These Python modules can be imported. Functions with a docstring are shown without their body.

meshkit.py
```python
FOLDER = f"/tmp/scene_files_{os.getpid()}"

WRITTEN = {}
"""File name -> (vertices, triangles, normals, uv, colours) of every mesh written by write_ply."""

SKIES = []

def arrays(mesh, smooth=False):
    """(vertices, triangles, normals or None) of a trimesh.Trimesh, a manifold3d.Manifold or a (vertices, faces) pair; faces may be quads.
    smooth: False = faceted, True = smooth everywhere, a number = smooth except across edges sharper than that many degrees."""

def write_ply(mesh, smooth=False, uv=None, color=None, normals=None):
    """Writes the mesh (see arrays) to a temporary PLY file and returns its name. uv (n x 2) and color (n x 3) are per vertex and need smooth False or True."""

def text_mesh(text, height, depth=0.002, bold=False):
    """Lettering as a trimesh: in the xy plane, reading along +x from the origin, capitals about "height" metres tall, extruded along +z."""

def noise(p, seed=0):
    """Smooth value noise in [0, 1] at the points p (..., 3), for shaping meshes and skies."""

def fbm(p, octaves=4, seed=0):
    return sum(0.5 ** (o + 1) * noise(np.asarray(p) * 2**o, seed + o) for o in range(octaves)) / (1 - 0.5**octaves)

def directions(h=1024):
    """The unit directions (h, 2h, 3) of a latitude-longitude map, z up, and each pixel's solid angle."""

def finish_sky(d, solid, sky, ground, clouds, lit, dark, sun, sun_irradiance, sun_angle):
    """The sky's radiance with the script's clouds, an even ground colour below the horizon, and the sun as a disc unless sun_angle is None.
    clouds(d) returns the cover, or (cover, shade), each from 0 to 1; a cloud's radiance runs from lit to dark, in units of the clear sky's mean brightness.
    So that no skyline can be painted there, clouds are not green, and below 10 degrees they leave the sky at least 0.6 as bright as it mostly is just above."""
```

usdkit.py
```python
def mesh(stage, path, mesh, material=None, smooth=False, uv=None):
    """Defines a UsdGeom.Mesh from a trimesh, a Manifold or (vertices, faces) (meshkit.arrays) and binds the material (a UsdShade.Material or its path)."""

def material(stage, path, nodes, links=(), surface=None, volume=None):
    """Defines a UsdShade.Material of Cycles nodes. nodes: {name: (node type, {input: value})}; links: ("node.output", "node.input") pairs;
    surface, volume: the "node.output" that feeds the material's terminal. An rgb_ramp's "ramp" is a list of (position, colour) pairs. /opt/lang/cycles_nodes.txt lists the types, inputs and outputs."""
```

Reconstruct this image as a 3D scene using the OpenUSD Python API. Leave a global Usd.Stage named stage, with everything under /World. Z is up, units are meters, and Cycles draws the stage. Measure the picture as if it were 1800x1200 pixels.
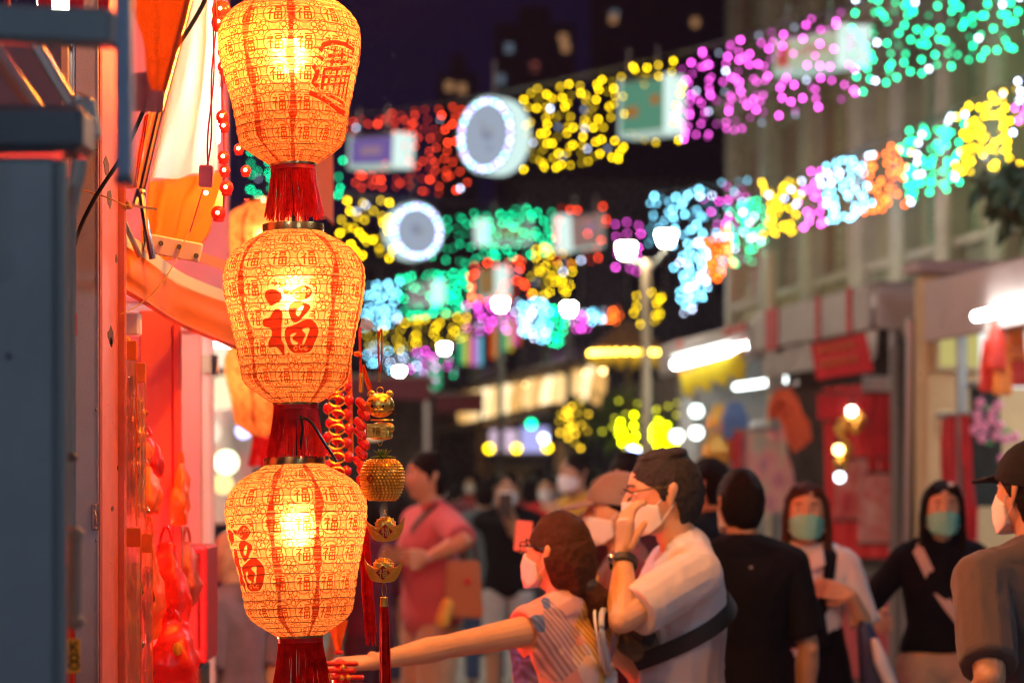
import math, random
import numpy as np, trimesh, manifold3d as m3, usdkit, meshkit
from manifold3d import Manifold
from pxr import Usd, UsdGeom, UsdLux, UsdShade, Sdf, Gf, Vt
from PIL import Image, ImageDraw
from scipy import sparse

random.seed(7)
RNG = np.random.default_rng(11)
stage = Usd.Stage.CreateInMemory()
UsdGeom.SetStageUpAxis(stage, "Z"); UsdGeom.SetStageMetersPerUnit(stage, 1.0)
UsdGeom.Xform.Define(stage, "/World"); UsdGeom.Scope.Define(stage, "/World/Looks")

# ------------------------------------------------------------------ camera (85 mm, wide open, shifted so that uprights stay upright)
EYE = 1.68
cam = UsdGeom.Camera.Define(stage, "/World/camera")
cam.AddTranslateOp().Set((0, 0, EYE)); cam.AddRotateXOp().Set(90.0)
cam.CreateHorizontalApertureAttr(36.0); cam.CreateVerticalApertureAttr(24.0)
cam.CreateFocalLengthAttr(85.0)
cam.CreateVerticalApertureOffsetAttr(4.2)
cam.CreateFStopAttr(3.3); cam.CreateFocusDistanceAttr(4.93)
cam.CreateClippingRangeAttr((0.05, 2000.0))
cam.CreateExposureAttr(0.0)
F, CX, HZ = 4250.0, 900.0, 810.0          # the photograph's 1800 px frame: focal length, centre, horizon


def P(px, py, Y):
    """The world point at depth Y that the photograph shows at (px, py)."""
    return np.array([(px - CX) * Y / F, Y, EYE - (py - HZ) * Y / F])


def S(px, Y):
    return px * Y / F


# ------------------------------------------------------------------ night sky
usdkit.material(stage, "/World/Looks/night_sky", {
    "sky": ("sky_texture", {"sky_type": "single_scattering", "sun_disc": False, "sun_elevation": -0.06, "sun_rotation": 2.6}),
    "tint": ("mix", {"mix_type": "multiply", "fac": 1.0, "color2": (0.30, 0.14, 1.0)}),
    "glow": ("mix", {"mix_type": "add", "fac": 1.0, "color2": (0.022, 0.020, 0.20)}),
    "b": ("background_shader", {"strength": 0.075})},
    [("sky.color", "tint.color1"), ("tint.color", "glow.color1"), ("glow.color", "b.color")], surface="b.background")
dome = UsdLux.DomeLight.Define(stage, "/World/sky")
UsdShade.MaterialBindingAPI.Apply(dome.GetPrim()).Bind(UsdShade.Material.Get(stage, "/World/Looks/night_sky"))
dome.GetPrim().SetCustomDataByKey("kind", "structure")

# ------------------------------------------------------------------ materials
LK = {}


def mat(name, col, rough=0.6, metal=0.0, var=0.0, vs=6.0, bump=0.0, bs=60.0, col2=None, spec=0.5, sheen=0.0, coat=0.0, stretch=(1, 1, 1), trans=0.0, alpha=None):
    """Principled, with noise between two tones and a fine bump; trans mixes in light that passes through (cloth, paper, thin plastic)."""
    if name in LK: return LK[name]
    col = tuple(col); c2 = col2 or tuple(min(1, c * (1 + var)) for c in col); c1 = col if col2 else tuple(c * (1 - var) for c in col)
    nodes = {"p": ("principled_bsdf", {"roughness": rough, "metallic": metal, "specular_ior_level": spec, "sheen_weight": sheen, "coat_weight": coat, "base_color": col})}
    links, out = [], "p.BSDF"
    if var or col2 or bump:
        nodes["tc"] = ("texture_coordinate", {}); nodes["mp"] = ("mapping", {"scale": stretch}); links += [("tc.object", "mp.vector")]
    if var or col2:
        nodes["n"] = ("noise_texture", {"scale": vs, "detail": 5.0, "roughness": 0.6}); nodes["r"] = ("rgb_ramp", {"ramp": [(0.3, c1), (0.7, c2)]})
        links += [("mp.vector", "n.vector"), ("n.fac", "r.fac"), ("r.color", "p.base_color")]
    if bump:
        nodes["bn"] = ("noise_texture", {"scale": bs, "detail": 3.0}); nodes["b"] = ("bump", {"strength": bump, "distance": 0.01})
        links += [("mp.vector", "bn.vector"), ("bn.fac", "b.height"), ("b.normal", "p.normal")]
    if trans:
        nodes["t"] = ("translucent_bsdf", {"color": col}); nodes["mx"] = ("mix_closure", {"fac": trans})
        if var or col2: links.append(("r.color", "t.color"))
        links += [("p.BSDF", "mx.closure1"), ("t.BSDF", "mx.closure2")]; out = "mx.closure"
    if alpha is not None:
        nodes["tr"] = ("transparent_bsdf", {"color": (1, 1, 1)}); nodes["ma"] = ("mix_closure", {"fac": 1 - alpha})
        links += [(out, "ma.closure1"), ("tr.BSDF", "ma.closure2")]; out = "ma.closure"
    LK[name] = usdkit.material(stage, "/World/Looks/" + name, nodes, links, surface=out)
    return LK[name]


def em(name, col, strength):
    if name not in LK:
        LK[name] = usdkit.material(stage, "/World/Looks/" + name, {"e": ("emission", {"color": tuple(col), "strength": strength})}, surface="e.emission")
    return LK[name]


# ------------------------------------------------------------------ prims
COUNT = {}


def numbered(parent, name):
    k = COUNT.get((parent, name), 0); COUNT[(parent, name)] = k + 1
    return f"{parent}/{name}" if k == 0 else f"{parent}/{name}_{k:03d}"


def tag(p, label=None, cat=None, group=None, kind=None):
    for k, v in (("label", label), ("category", cat), ("group", group), ("kind", kind)):
        if v: p.SetCustomDataByKey(k, v)
    return p


class Thing:
    def __init__(self, name, label, cat, loc=(0, 0, 0), group=None, kind=None):
        self.path = numbered("/World", name); self.loc = np.array(loc, float)
        x = UsdGeom.Xform.Define(stage, self.path); x.AddTranslateOp().Set(tuple(map(float, self.loc)))
        self.prim = tag(x.GetPrim(), label, cat, group, kind)

    def part(self, name, mesh, m, smooth=35, label=None, kind=None, under=None):
        """One Mesh prim from world-space geometry."""
        path = numbered(under or self.path, name)
        v, f = vf(mesh)
        mm = usdkit.mesh(stage, path, (v - self.loc, f), m, smooth=smooth)
        tag(mm.GetPrim(), label, None, None, kind)
        return path


def solo(name, mesh, m, label, cat, group=None, kind=None, smooth=35):
    v, f = vf(mesh)
    mm = usdkit.mesh(stage, numbered("/World", name), (v, f), m, smooth=smooth)
    return tag(mm.GetPrim(), label, cat, group, kind)


def copy_of(src_path, name, label, cat, loc, rotz=0.0, tilt=(0, 0), scale=1.0, group=None):
    x = UsdGeom.Xform.Define(stage, numbered("/World", name))
    x.GetPrim().GetReferences().AddInternalReference(src_path); x.GetPrim().SetInstanceable(True)
    place(x, loc, rotz, tilt, scale)
    return tag(x.GetPrim(), label, cat, group)


def place(x, loc, rotz=0.0, tilt=(0, 0), scale=1.0):
    x = UsdGeom.Xformable(x); x.ClearXformOpOrder()
    for o in list(x.GetPrim().GetAttributes()):
        if o.GetName().startswith("xformOp:"): x.GetPrim().RemoveProperty(o.GetName())
    x.AddTranslateOp().Set(tuple(map(float, loc))); x.AddRotateXYZOp().Set((float(tilt[0]), float(tilt[1]), float(rotz)))
    x.AddScaleOp().Set((scale, scale, scale))


# ------------------------------------------------------------------ geometry
def vf(mesh):
    if hasattr(mesh, "to_mesh"):
        q = mesh.to_mesh(); return np.array(q.vert_properties[:, :3], float), np.array(q.tri_verts, int)
    if isinstance(mesh, tuple): 
        v, f = np.asarray(mesh[0], float), np.asarray(mesh[1], int)
        if f.shape[1] == 4: f = np.vstack([f[:, [0, 1, 2]], f[:, [0, 2, 3]]])
        return v, f
    return np.array(mesh.vertices, float), np.array(mesh.faces, int)


def join(ms):
    vs, fs, n = [], [], 0
    for m in ms:
        v, f = vf(m); vs.append(v); fs.append(f + n); n += len(v)
    return np.vstack(vs), np.vstack(fs)


def xf(mesh, R=None, t=(0, 0, 0)):
    v, f = vf(mesh)
    return (v @ np.asarray(R).T if R is not None else v) + np.asarray(t), f


def rz(a):
    c, s = math.cos(a), math.sin(a); return np.array([[c, -s, 0], [s, c, 0], [0, 0, 1.0]])


def rx(a):
    c, s = math.cos(a), math.sin(a); return np.array([[1, 0, 0], [0, c, -s], [0, s, c.real if False else c]])


def ry(a):
    c, s = math.cos(a), math.sin(a); return np.array([[c, 0, s], [0, 1, 0], [-s, 0, c]])


def sph(c, r, n=14):
    m = Manifold.sphere(1.0, n); r = (r, r, r) if np.ndim(r) == 0 else tuple(map(float, r))
    return m.scale(r).translate(tuple(map(float, c)))


def hull(*ms): return Manifold.batch_hull(list(ms))
def union(ms): return Manifold.batch_boolean(list(ms), m3.OpType.Add)


def cbox(c, size, bevel=0.0, R=None):
    """A box about c with chamfered edges."""
    sx, sy, sz = [s / 2 for s in size]; b = min(bevel, sx * .9, sy * .9, sz * .9)
    if b <= 0:
        m = trimesh.creation.box(size); v, f = vf(m)
    else:
        pts = []
        for x in (-1, 1):
            for y in (-1, 1):
                for z in (-1, 1):
                    pts += [(x * (sx - b), y * (sy - b), z * sz), (x * (sx - b), y * sy, z * (sz - b)), (x * sx, y * (sy - b), z * (sz - b))]
        v, f = vf(Manifold.hull_points(np.array(pts)))
    return xf((v, f), R, c)


def bar(p0, p1, w, h, bevel=0.0, up=(0, 0, 1)):
    """A rectangular bar from p0 to p1, w wide and h high."""
    p0, p1 = np.array(p0, float), np.array(p1, float); d = p1 - p0; L = np.linalg.norm(d); d /= L
    u = np.array(up, float)
    if abs(d @ u) > .98: u = np.array([0, 1.0, 0])
    s = np.cross(d, u); s /= np.linalg.norm(s); u = np.cross(s, d)
    return cbox((p0 + p1) / 2, (w, L, h), bevel, np.stack([s, d, u], 1))


def tube(pts, r, sides=6, closed=False):
    p = np.asarray(pts, float); n = len(p); r = np.broadcast_to(r, (n,))
    t = (np.roll(p, -1, 0) - np.roll(p, 1, 0)) if closed else np.gradient(p, axis=0)
    t /= np.linalg.norm(t, axis=1, keepdims=True) + 1e-12
    ref = np.array([0, 0, 1.0]) if abs(t[:, 2]).mean() < .8 else np.array([1.0, 0, 0])
    a = np.cross(t, ref); a /= np.linalg.norm(a, axis=1, keepdims=True) + 1e-12; b = np.cross(t, a)
    ang = np.arange(sides) * 2 * np.pi / sides
    v = (p[:, None] + r[:, None, None] * (np.cos(ang)[None, :, None] * a[:, None] + np.sin(ang)[None, :, None] * b[:, None])).reshape(-1, 3)
    m = n if closed else n - 1
    i, j = np.meshgrid(np.arange(m), np.arange(sides), indexing="ij"); i2 = (i + 1) % n; j2 = (j + 1) % sides
    q = np.stack([i * sides + j, i * sides + j2, i2 * sides + j2, i2 * sides + j], -1).reshape(-1, 4)
    f = np.vstack([q[:, [0, 1, 2]], q[:, [0, 2, 3]]])
    if not closed:
        v = np.vstack([v, p[:1], p[-1:]]); k = len(v)
        jj = np.arange(sides); e = (n - 1) * sides
        f = np.vstack([f, np.stack([(jj + 1) % sides, jj, np.full(sides, k - 2)], 1), np.stack([e + jj, e + (jj + 1) % sides, np.full(sides, k - 1)], 1)])
    return v, f[:, [0, 2, 1]]


def spline(pts, n=24):
    from scipy.interpolate import CubicSpline
    p = np.asarray(pts, float); d = np.r_[0, np.cumsum(np.linalg.norm(np.diff(p, axis=0), axis=1))]
    return CubicSpline(d, p)(np.linspace(0, d[-1], n))


def revolve(prof, n=32, c=(0, 0, 0)):
    """Surface of revolution about z of (r, z) points."""
    prof = np.asarray(prof, float); a = np.arange(n) * 2 * np.pi / n
    v = np.stack([prof[:, :1] * np.cos(a), prof[:, :1] * np.sin(a), np.repeat(prof[:, 1:], n, 1)], -1).reshape(-1, 3)
    i, j = np.meshgrid(np.arange(len(prof) - 1), np.arange(n), indexing="ij"); j2 = (j + 1) % n
    q = np.stack([i * n + j, i * n + j2, (i + 1) * n + j2, (i + 1) * n + j], -1).reshape(-1, 4)
    return v + np.asarray(c), np.vstack([q[:, [0, 1, 2]], q[:, [0, 2, 3]]])


def cloth(p00, p10, p11, p01, nu=24, nv=16, fold=0.0, freq=5.0, sag=0.0, seed=0, along="u", thick=0.004):
    """A hanging sheet between four corners (left bottom, right bottom, right top, left top) with folds along its normal and a sag; has a front, a back and edges."""
    p00, p10, p11, p01 = map(lambda p: np.asarray(p, float), (p00, p10, p11, p01))
    u, v = np.meshgrid(np.linspace(0, 1, nu), np.linspace(0, 1, nv), indexing="ij"); U, V = u[..., None], v[..., None]
    p = p00 * (1 - U) * (1 - V) + p10 * U * (1 - V) + p11 * U * V + p01 * (1 - U) * V
    n = np.cross(p10 - p00, p01 - p00); n /= np.linalg.norm(n)
    w = u if along == "u" else v
    ph = meshkit.noise(np.stack([u * 3 + seed, v * 2, u * 0], -1), seed) * 4
    o = fold * (np.sin(w * freq * 2 * np.pi + ph) * .6 + 1.2 * (meshkit.fbm(np.stack([u * freq * .8, v * 2.2 + seed, u * 0], -1), 3, seed) - .5))
    p = p + n * o[..., None]; p[..., 2] -= sag * np.sin(np.pi * u)
    front, back = (p + n * thick / 2).reshape(-1, 3), (p - n * thick / 2).reshape(-1, 3)
    i, j = np.meshgrid(np.arange(nu - 1), np.arange(nv - 1), indexing="ij"); q = np.stack([i * nv + j, (i + 1) * nv + j, (i + 1) * nv + j + 1, i * nv + j + 1], -1).reshape(-1, 4)
    N = nu * nv; rim = np.r_[np.arange(nu) * nv, (nu - 1) * nv + np.arange(1, nv), (np.arange(nu - 2, -1, -1)) * nv + nv - 1, np.arange(nv - 2, 0, -1)]
    r2 = np.roll(rim, -1); side = np.stack([rim, rim + N, r2 + N, r2], 1)
    q = np.vstack([q, q[:, ::-1] + N, side])
    return np.vstack([front, back]), np.vstack([q[:, [0, 1, 2]], q[:, [0, 2, 3]]])


def taubin(v, f, it=8, lam=0.5, mu=-0.53):
    e = np.vstack([f[:, [0, 1]], f[:, [1, 2]], f[:, [2, 0]]]); n = len(v)
    A = sparse.coo_matrix((np.ones(len(e)), (e[:, 0], e[:, 1])), (n, n)).tocsr(); A = ((A + A.T) > 0).astype(float)
    L = sparse.diags(1 / np.maximum(np.asarray(A.sum(1)).ravel(), 1)) @ A
    for _ in range(it):
        v = v + lam * (L @ v - v); v = v + mu * (L @ v - v)
    return v


def soft(m, edge=0.012, it=8, wrinkle=0.0, ws=9.0, stretch=(1, 1, 0.45), seed=0):
    """Refines a Manifold, smooths its joints and, for cloth, works creases into it."""
    q = m.refine_to_length(edge); v, f = vf(q)
    v, inv = np.unique(np.round(v, 6), axis=0, return_inverse=True); f = inv.ravel()[f]
    f = f[(f[:, 0] != f[:, 1]) & (f[:, 1] != f[:, 2]) & (f[:, 0] != f[:, 2])]
    v = taubin(v, f, it)
    if wrinkle:
        n = meshkit.arrays((v, f), True)[2]
        q = v * np.array(stretch) * ws + (meshkit.fbm(v * 5, 2, seed + 9)[:, None] - .5) * 2.5
        w = 1 - np.abs(meshkit.fbm(q, 3, seed) * 2 - 1) * 2.2
        v = v + n * (wrinkle * np.clip(w, -1, 1))[:, None]
    return v, f


def noisy(mesh, amp, sc, seed=0):
    v, f = vf(mesh); n = meshkit.arrays((v, f), True)[2]
    return v + n * (amp * (meshkit.fbm(v * sc, 3, seed) * 2 - 1))[:, None], f


def prism(poly, depth, origin, xdir, ydir):
    """A flat outline (x, y points) extruded by depth along x cross y."""
    from shapely.geometry import Polygon
    m = trimesh.creation.extrude_polygon(Polygon(poly), depth, engine="earcut"); v, f = vf(m)
    x, y = np.asarray(xdir, float), np.asarray(ydir, float); z = np.cross(x, y)
    return v @ np.stack([x, y, z]) + np.asarray(origin), f

# ================================================================== the street
usdkit.material(stage, "/World/Looks/street_stone", {
    "g": ("geometry", {}), "br": ("brick_texture", {"scale": 1.0, "brick_width": 0.6, "row_height": 0.3, "mortar_size": 0.006, "color1": (.30, .27, .25), "color2": (.36, .33, .30), "mortar": (.12, .11, .10), "bias": 0.0}),
    "n": ("noise_texture", {"scale": 1.4, "detail": 6.0}), "r": ("rgb_ramp", {"ramp": [(.3, (.62, .60, .58)), (.7, (1, 1, 1))]}), "m": ("mix", {"mix_type": "multiply", "fac": 1.0}),
    "b": ("bump", {"strength": .3, "distance": .01}), "p": ("principled_bsdf", {"roughness": .55})},
    [("g.position", "br.vector"), ("g.position", "n.vector"), ("n.fac", "r.fac"), ("br.color", "m.color1"), ("r.color", "m.color2"), ("m.color", "p.base_color"), ("br.fac", "b.height"), ("b.normal", "p.normal")], surface="p.BSDF")
gx, gy = np.meshgrid(np.linspace(-75, 75, 21), np.linspace(-20, 300, 26), indexing="ij")
gv = np.stack([gx, gy, 0 * gx], -1).reshape(-1, 3); gi, gj = np.meshgrid(np.arange(20), np.arange(25), indexing="ij")
solo("street", (gv, np.stack([gi * 26 + gj, (gi + 1) * 26 + gj, (gi + 1) * 26 + gj + 1, gi * 26 + gj + 1], -1).reshape(-1, 4)), "/World/Looks/street_stone", "pale stone paving of the pedestrian market street", "street", kind="structure", smooth=False)

UD = np.array([-.125, 1, 0]) / math.hypot(.125, 1)          # the street's direction
RD = np.array([1, .125, 0]) / math.hypot(.125, 1)           # to its right
def along(x14, Y): return x14 - .125 * (Y - 14)
RYAW = math.atan2(.125, 1)


def fr(o, s, r, z):
    """Point s metres along the street, r to its right and z up from o."""
    return np.asarray(o, float) + UD * s + RD * r + np.array([0, 0, z])


FRM = np.stack([RD, UD, [0, 0, 1]], 1)                      # local right, along, up


def sbox(o, s0, s1, r0, r1, z0, z1, bevel=0.0):
    return cbox(fr(o, (s0 + s1) / 2, (r0 + r1) / 2, (z0 + z1) / 2), (abs(r1 - r0), abs(s1 - s0), abs(z1 - z0)), bevel, FRM)


# ------------------------------------------------------------------ shophouses on the right
SHUT = [mat("shutter_cream", (.36, .36, .22), .6, var=.12, vs=3), mat("shutter_green", (.22, .33, .20), .6, var=.15, vs=3), mat("shutter_brown", (.30, .20, .14), .6, var=.15, vs=3)]
WALLS = [mat("plaster_beige", (.30, .27, .17), .8, var=.18, vs=1.2, bump=.2, bs=30), mat("plaster_tan", (.30, .24, .18), .8, var=.2, vs=1.0, bump=.2, bs=30), mat("plaster_grey", (.24, .26, .19), .8, var=.2, vs=1.0, bump=.2, bs=30)]
TRIM = mat("trim_white", (.37, .35, .27), .7, var=.15, vs=4)
DARKIN = mat("dark_interior", (.03, .03, .035), .8)
PANE = mat("window_glass", (.02, .03, .04), .08)


def shophouse(o, width, wall, shut, label, storeys=3, bays=3, base=3.0):
    """A terraced house with a recessed ground floor, pilasters, ledges and shuttered windows, its front towards the street."""
    t = Thing("shophouse", label, "building", o, "shophouse terrace along the right of the street" if False else None)
    top = base + storeys * 3.3
    bw = width / bays
    for k in range(bays + 1): t.part("pilaster", sbox(o, k * bw - (.22 if k else 0), k * bw + (.22 if k < bays else 0), -.10, .4, 0, top, .03), TRIM)
    t.part("wall_core", sbox(o, 0, width, .42, 8, base, top), wall)
    t.part("ground_floor_wall", sbox(o, 0, width, 2.4, 2.6, 0, base - .01), DARKIN)
    for st in range(storeys):
        z0 = base + 3.3 * st
        t.part("ledge", sbox(o, -.0, width, -.28, .0 - .101, z0 - .02, z0 + .16, .03), TRIM); t.part("ledge_moulding", sbox(o, 0, width, -.20, -.102, z0 - .14, z0 - .021, .02), TRIM)
        for b in range(bays):
            s0, s1 = b * bw + .22, (b + 1) * bw - .22; zs, zt = z0 + .75, z0 + 2.75
            t.part("wall", sbox(o, s0, s1, .05, .40, z0 + .0, zs), wall); t.part("wall", sbox(o, s0, s1, .05, .40, zt, z0 + 3.3), wall)
            n = 4; w = (s1 - s0) / n
            win = t.part("window", sbox(o, s0, s1, .36, .40, zs, zt), PANE)
            for k in range(n):
                a, c_ = s0 + k * w + .02, s0 + (k + 1) * w - .02
                sl = [sbox(o, a, a + .05, .10, .15, zs, zt), sbox(o, c_ - .05, c_, .10, .15, zs, zt)] + [xf(sbox(o, a + .05, c_ - .05, .105, .145, z, z + .035)) for z in np.arange(zs + .02, zt, .075)]
                t.part("shutter", join(sl), shut[(k + b + st) % len(shut)], smooth=False, under=win)
            t.part("sill", sbox(o, s0, s1, -.04, .049, zs - .09, zs), TRIM, under=win)
    t.part("cornice", sbox(o, 0, width, -.45, .41, top, top + .25, .05), TRIM)
    t.part("roof", sbox(o, 0, width, .0, 8, top + .255, top + .4), mat("roof_tile", (.20, .09, .06), .8))
    return t


def fo(Y, x14=5.2): return np.array([along(x14, Y), Y, 0])
shophouse(fo(13.2), 6.4, WALLS[1], [SHUT[2], SHUT[0]], "brown shuttered shophouse nearest on the right, behind the pink blossom banner")
shophouse(fo(19.6), 6.2, WALLS[2], [SHUT[0], SHUT[1], SHUT[0]], "grey shophouse with cream and green shutters, behind the low row of light nets", bays=4)
shophouse(fo(25.8), 6.4, WALLS[0], [SHUT[2], SHUT[2], SHUT[0]], "beige shophouse with mostly brown shutters, farthest on the right side", bays=3)
# darker houses across the end of the street
for (x0, x1, Y, h, lab, wl) in ((.2, 6.0, 56, 8.2, "dark grey low building closing the street behind the round light sign", 2), (-6.6, .15, 66, 7.2, "dim building at the far left end of the street, behind the lanterns", 1), (6.1, 13.0, 60, 7.6, "unlit building at the far end, just left of the shophouses", 2)):
    t = Thing("street_end_building", lab, "building", ((x0 + x1) / 2, Y, 0)); mw = mat("unlit_wall_%d" % wl, (.10, .10, .10), .85, var=.25, vs=.7)
    t.part("wall", cbox(((x0 + x1) / 2, Y + 3, h / 2), (x1 - x0, 6, h), .05), mw)
    t.part("roof", Manifold.hull_points(np.array([(x0 - .3, Y - .4, h), (x1 + .3, Y - .4, h), (x0 - .3, Y + 6.4, h), (x1 + .3, Y + 6.4, h), (x0 + .3, Y + 3, h + 1.3), (x1 - .3, Y + 3, h + 1.3)])), mat("dark_roof", (.05, .04, .04), .8))
    n = int((x1 - x0) / 1.5)
    for st in range(2):
        for k in range(n):
            x = x0 + (k + .5) * (x1 - x0) / n; w_ = t.part("window", cbox((x, Y - .02, 3.6 + 2.6 * st - (h - 7.6) * .0 if 3.6 + 2.6 * st + .8 < h else h - 1.0), (.8, .06, 1.4)), PANE)
            [t.part("frame", cbox((x + s * .43, Y - .03, 3.6 + 2.6 * st), (.06, .09, 1.5)), TRIM, under=w_) for s in (-1, 1)]
# the apartment tower that stands dark against the sky, a few windows lit
mt = mat("night_concrete", (.06, .06, .085), .9)
LITW = [em("faint_window_amber", (1.0, .50, .22), .38), em("faint_window_blue", (.5, .7, .9), .22), em("faint_window_red", (1, .25, .2), .22)]
for (xa, xb_, ytop, Y, lab, wins) in ((768, 838, 128, 185, "low unlit apartment block just above the larger round sign, two amber windows lit", ((790, 152, 0), (812, 156, 0))), (868, 1012, 40, 192, "middle apartment tower against the night sky with faint windows, above the yellow net", ((990, 68, 0), (994, 84, 0), (895, 85, 1), (940, 118, 2), (880, 140, 1))), (1044, 1300, -80, 200, "tallest apartment tower, cut by the top edge and the shuttered houses", ((1080, 22, 1), (1078, 34, 0), (1222, 40, 0)))):
    x0, x1, zt = P(xa, 0, Y)[0], P(xb_, 0, Y)[0], P(0, ytop, Y)[2]
    tw = Thing("apartment_tower", lab, "building", ((x0 + x1) / 2, Y, 0), None)
    tw.part("wall", cbox(((x0 + x1) / 2, Y + 6.1, zt / 2), (x1 - x0, 12, zt)), mt); tw.part("roof_box", cbox(((x0 + x1) / 2, Y + 6, zt + 1.0), ((x1 - x0) * .4, 5, 2.0)), mt)
    for (x, y, k) in wins: tw.part("lit_window", cbox(P(x, y, Y + .05), (.6, .12, .7)), LITW[k])
    nf = int((zt - 8) / 3.1); nc = max(2, int((x1 - x0) / 2.6))
    for fl in range(nf):
        tw.part("floor_ledge", cbox(((x0 + x1) / 2, Y - .1, 8 + 3.1 * fl), (x1 - x0, .4, .22)), mt)
        for k in range(nc): tw.part("window", cbox((x0 + (k + .5) * (x1 - x0) / nc, Y + .08, 9.7 + 3.1 * fl), (1.2, .1, 1.3)), PANE)

# ------------------------------------------------------------------ street lamps: square white lanterns on posts
LAMP = em("street_lamp_glow", (1.0, .86, .66), 260.0)
IRON = mat("painted_iron", (.10, .11, .10), .45)
TANPOST = mat("tan_post", (.42, .33, .22), .5)


LAMP_ADDED = em("added_lamp_warm_white", (1.0, .84, .62), 275.0)
LAMPC = em("street_lamp_cool", (.66, .84, 1.0), 145.0)


def lamp_head(t, c, r=.17, glow=None):
    h = t.part("lamp_glass", soft(Manifold.hull_points(np.array([(sx * w, sy * w, z) for sx in (-1, 1) for sy in (-1, 1) for z, w in ((-r, r * .62), (-r * .2, r * .9), (r * .55, r))])).translate(tuple(c)), .06, 2), glow or LAMP)
    t.part("lamp_cap", Manifold.hull_points(np.array([(sx * w, sy * w, z) for sx in (-1, 1) for sy in (-1, 1) for z, w in ((r * .56, r * 1.15), (r * .62, r * 1.15), (r * 1.05, r * .25))])).translate(tuple(c)), IRON, under=h)
    t.part("lamp_base", tube([c + EZv * (-r * 1.02), c + EZv * (-r * 1.35)], r * .45, 8), IRON, under=h)


EZv = np.array([0, 0, 1.0])


def street_lamp(spots, Y, label, post=None, r=.082, group=None):
    """One post; spots are the lamps' centres in the photograph."""
    cs = [P(x, y, Y) for x, y in spots]; m = np.mean(cs, 0); base = np.array([m[0], Y, 0])
    t = Thing("street_lamp", label, "street lamp", base, group)
    top = min(c[2] for c in cs) - r * 1.3
    t.part("post", revolve([(.001, 0), (.14, 0), (.14, .1), (.10, .35), (.055, .5), (.045, top * .6), (.04, top), (.001, top)], 14, base), post or IRON)
    if len(cs) > 1:
        for c in cs: t.part("arm", tube(spline([base + EZv * (top - .1), (base + c) / 2 * [1, 1, 0] + EZv * (top - .02), c + EZv * (-r * 1.25)], 10), .022, 6), IRON)
    for c in cs: lamp_head(t, c, r)
    return t


street_lamp([(1101, 438), (1171, 416)], 23.5, "twin-headed street lamp on a tan post left of the shuttered houses", TANPOST)
street_lamp([(1000, 541)], 33, "single white street lamp right of the nearer one over the crowd")
street_lamp([(880, 533)], 34, "single white street lamp above the warm glowing food stall")
street_lamp([(781, 611)], 46, "small distant street lamp left of the striped pennants")
street_lamp([(702, 652)], 56, "smallest and lowest street lamp, close to the gold ornaments")
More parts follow.
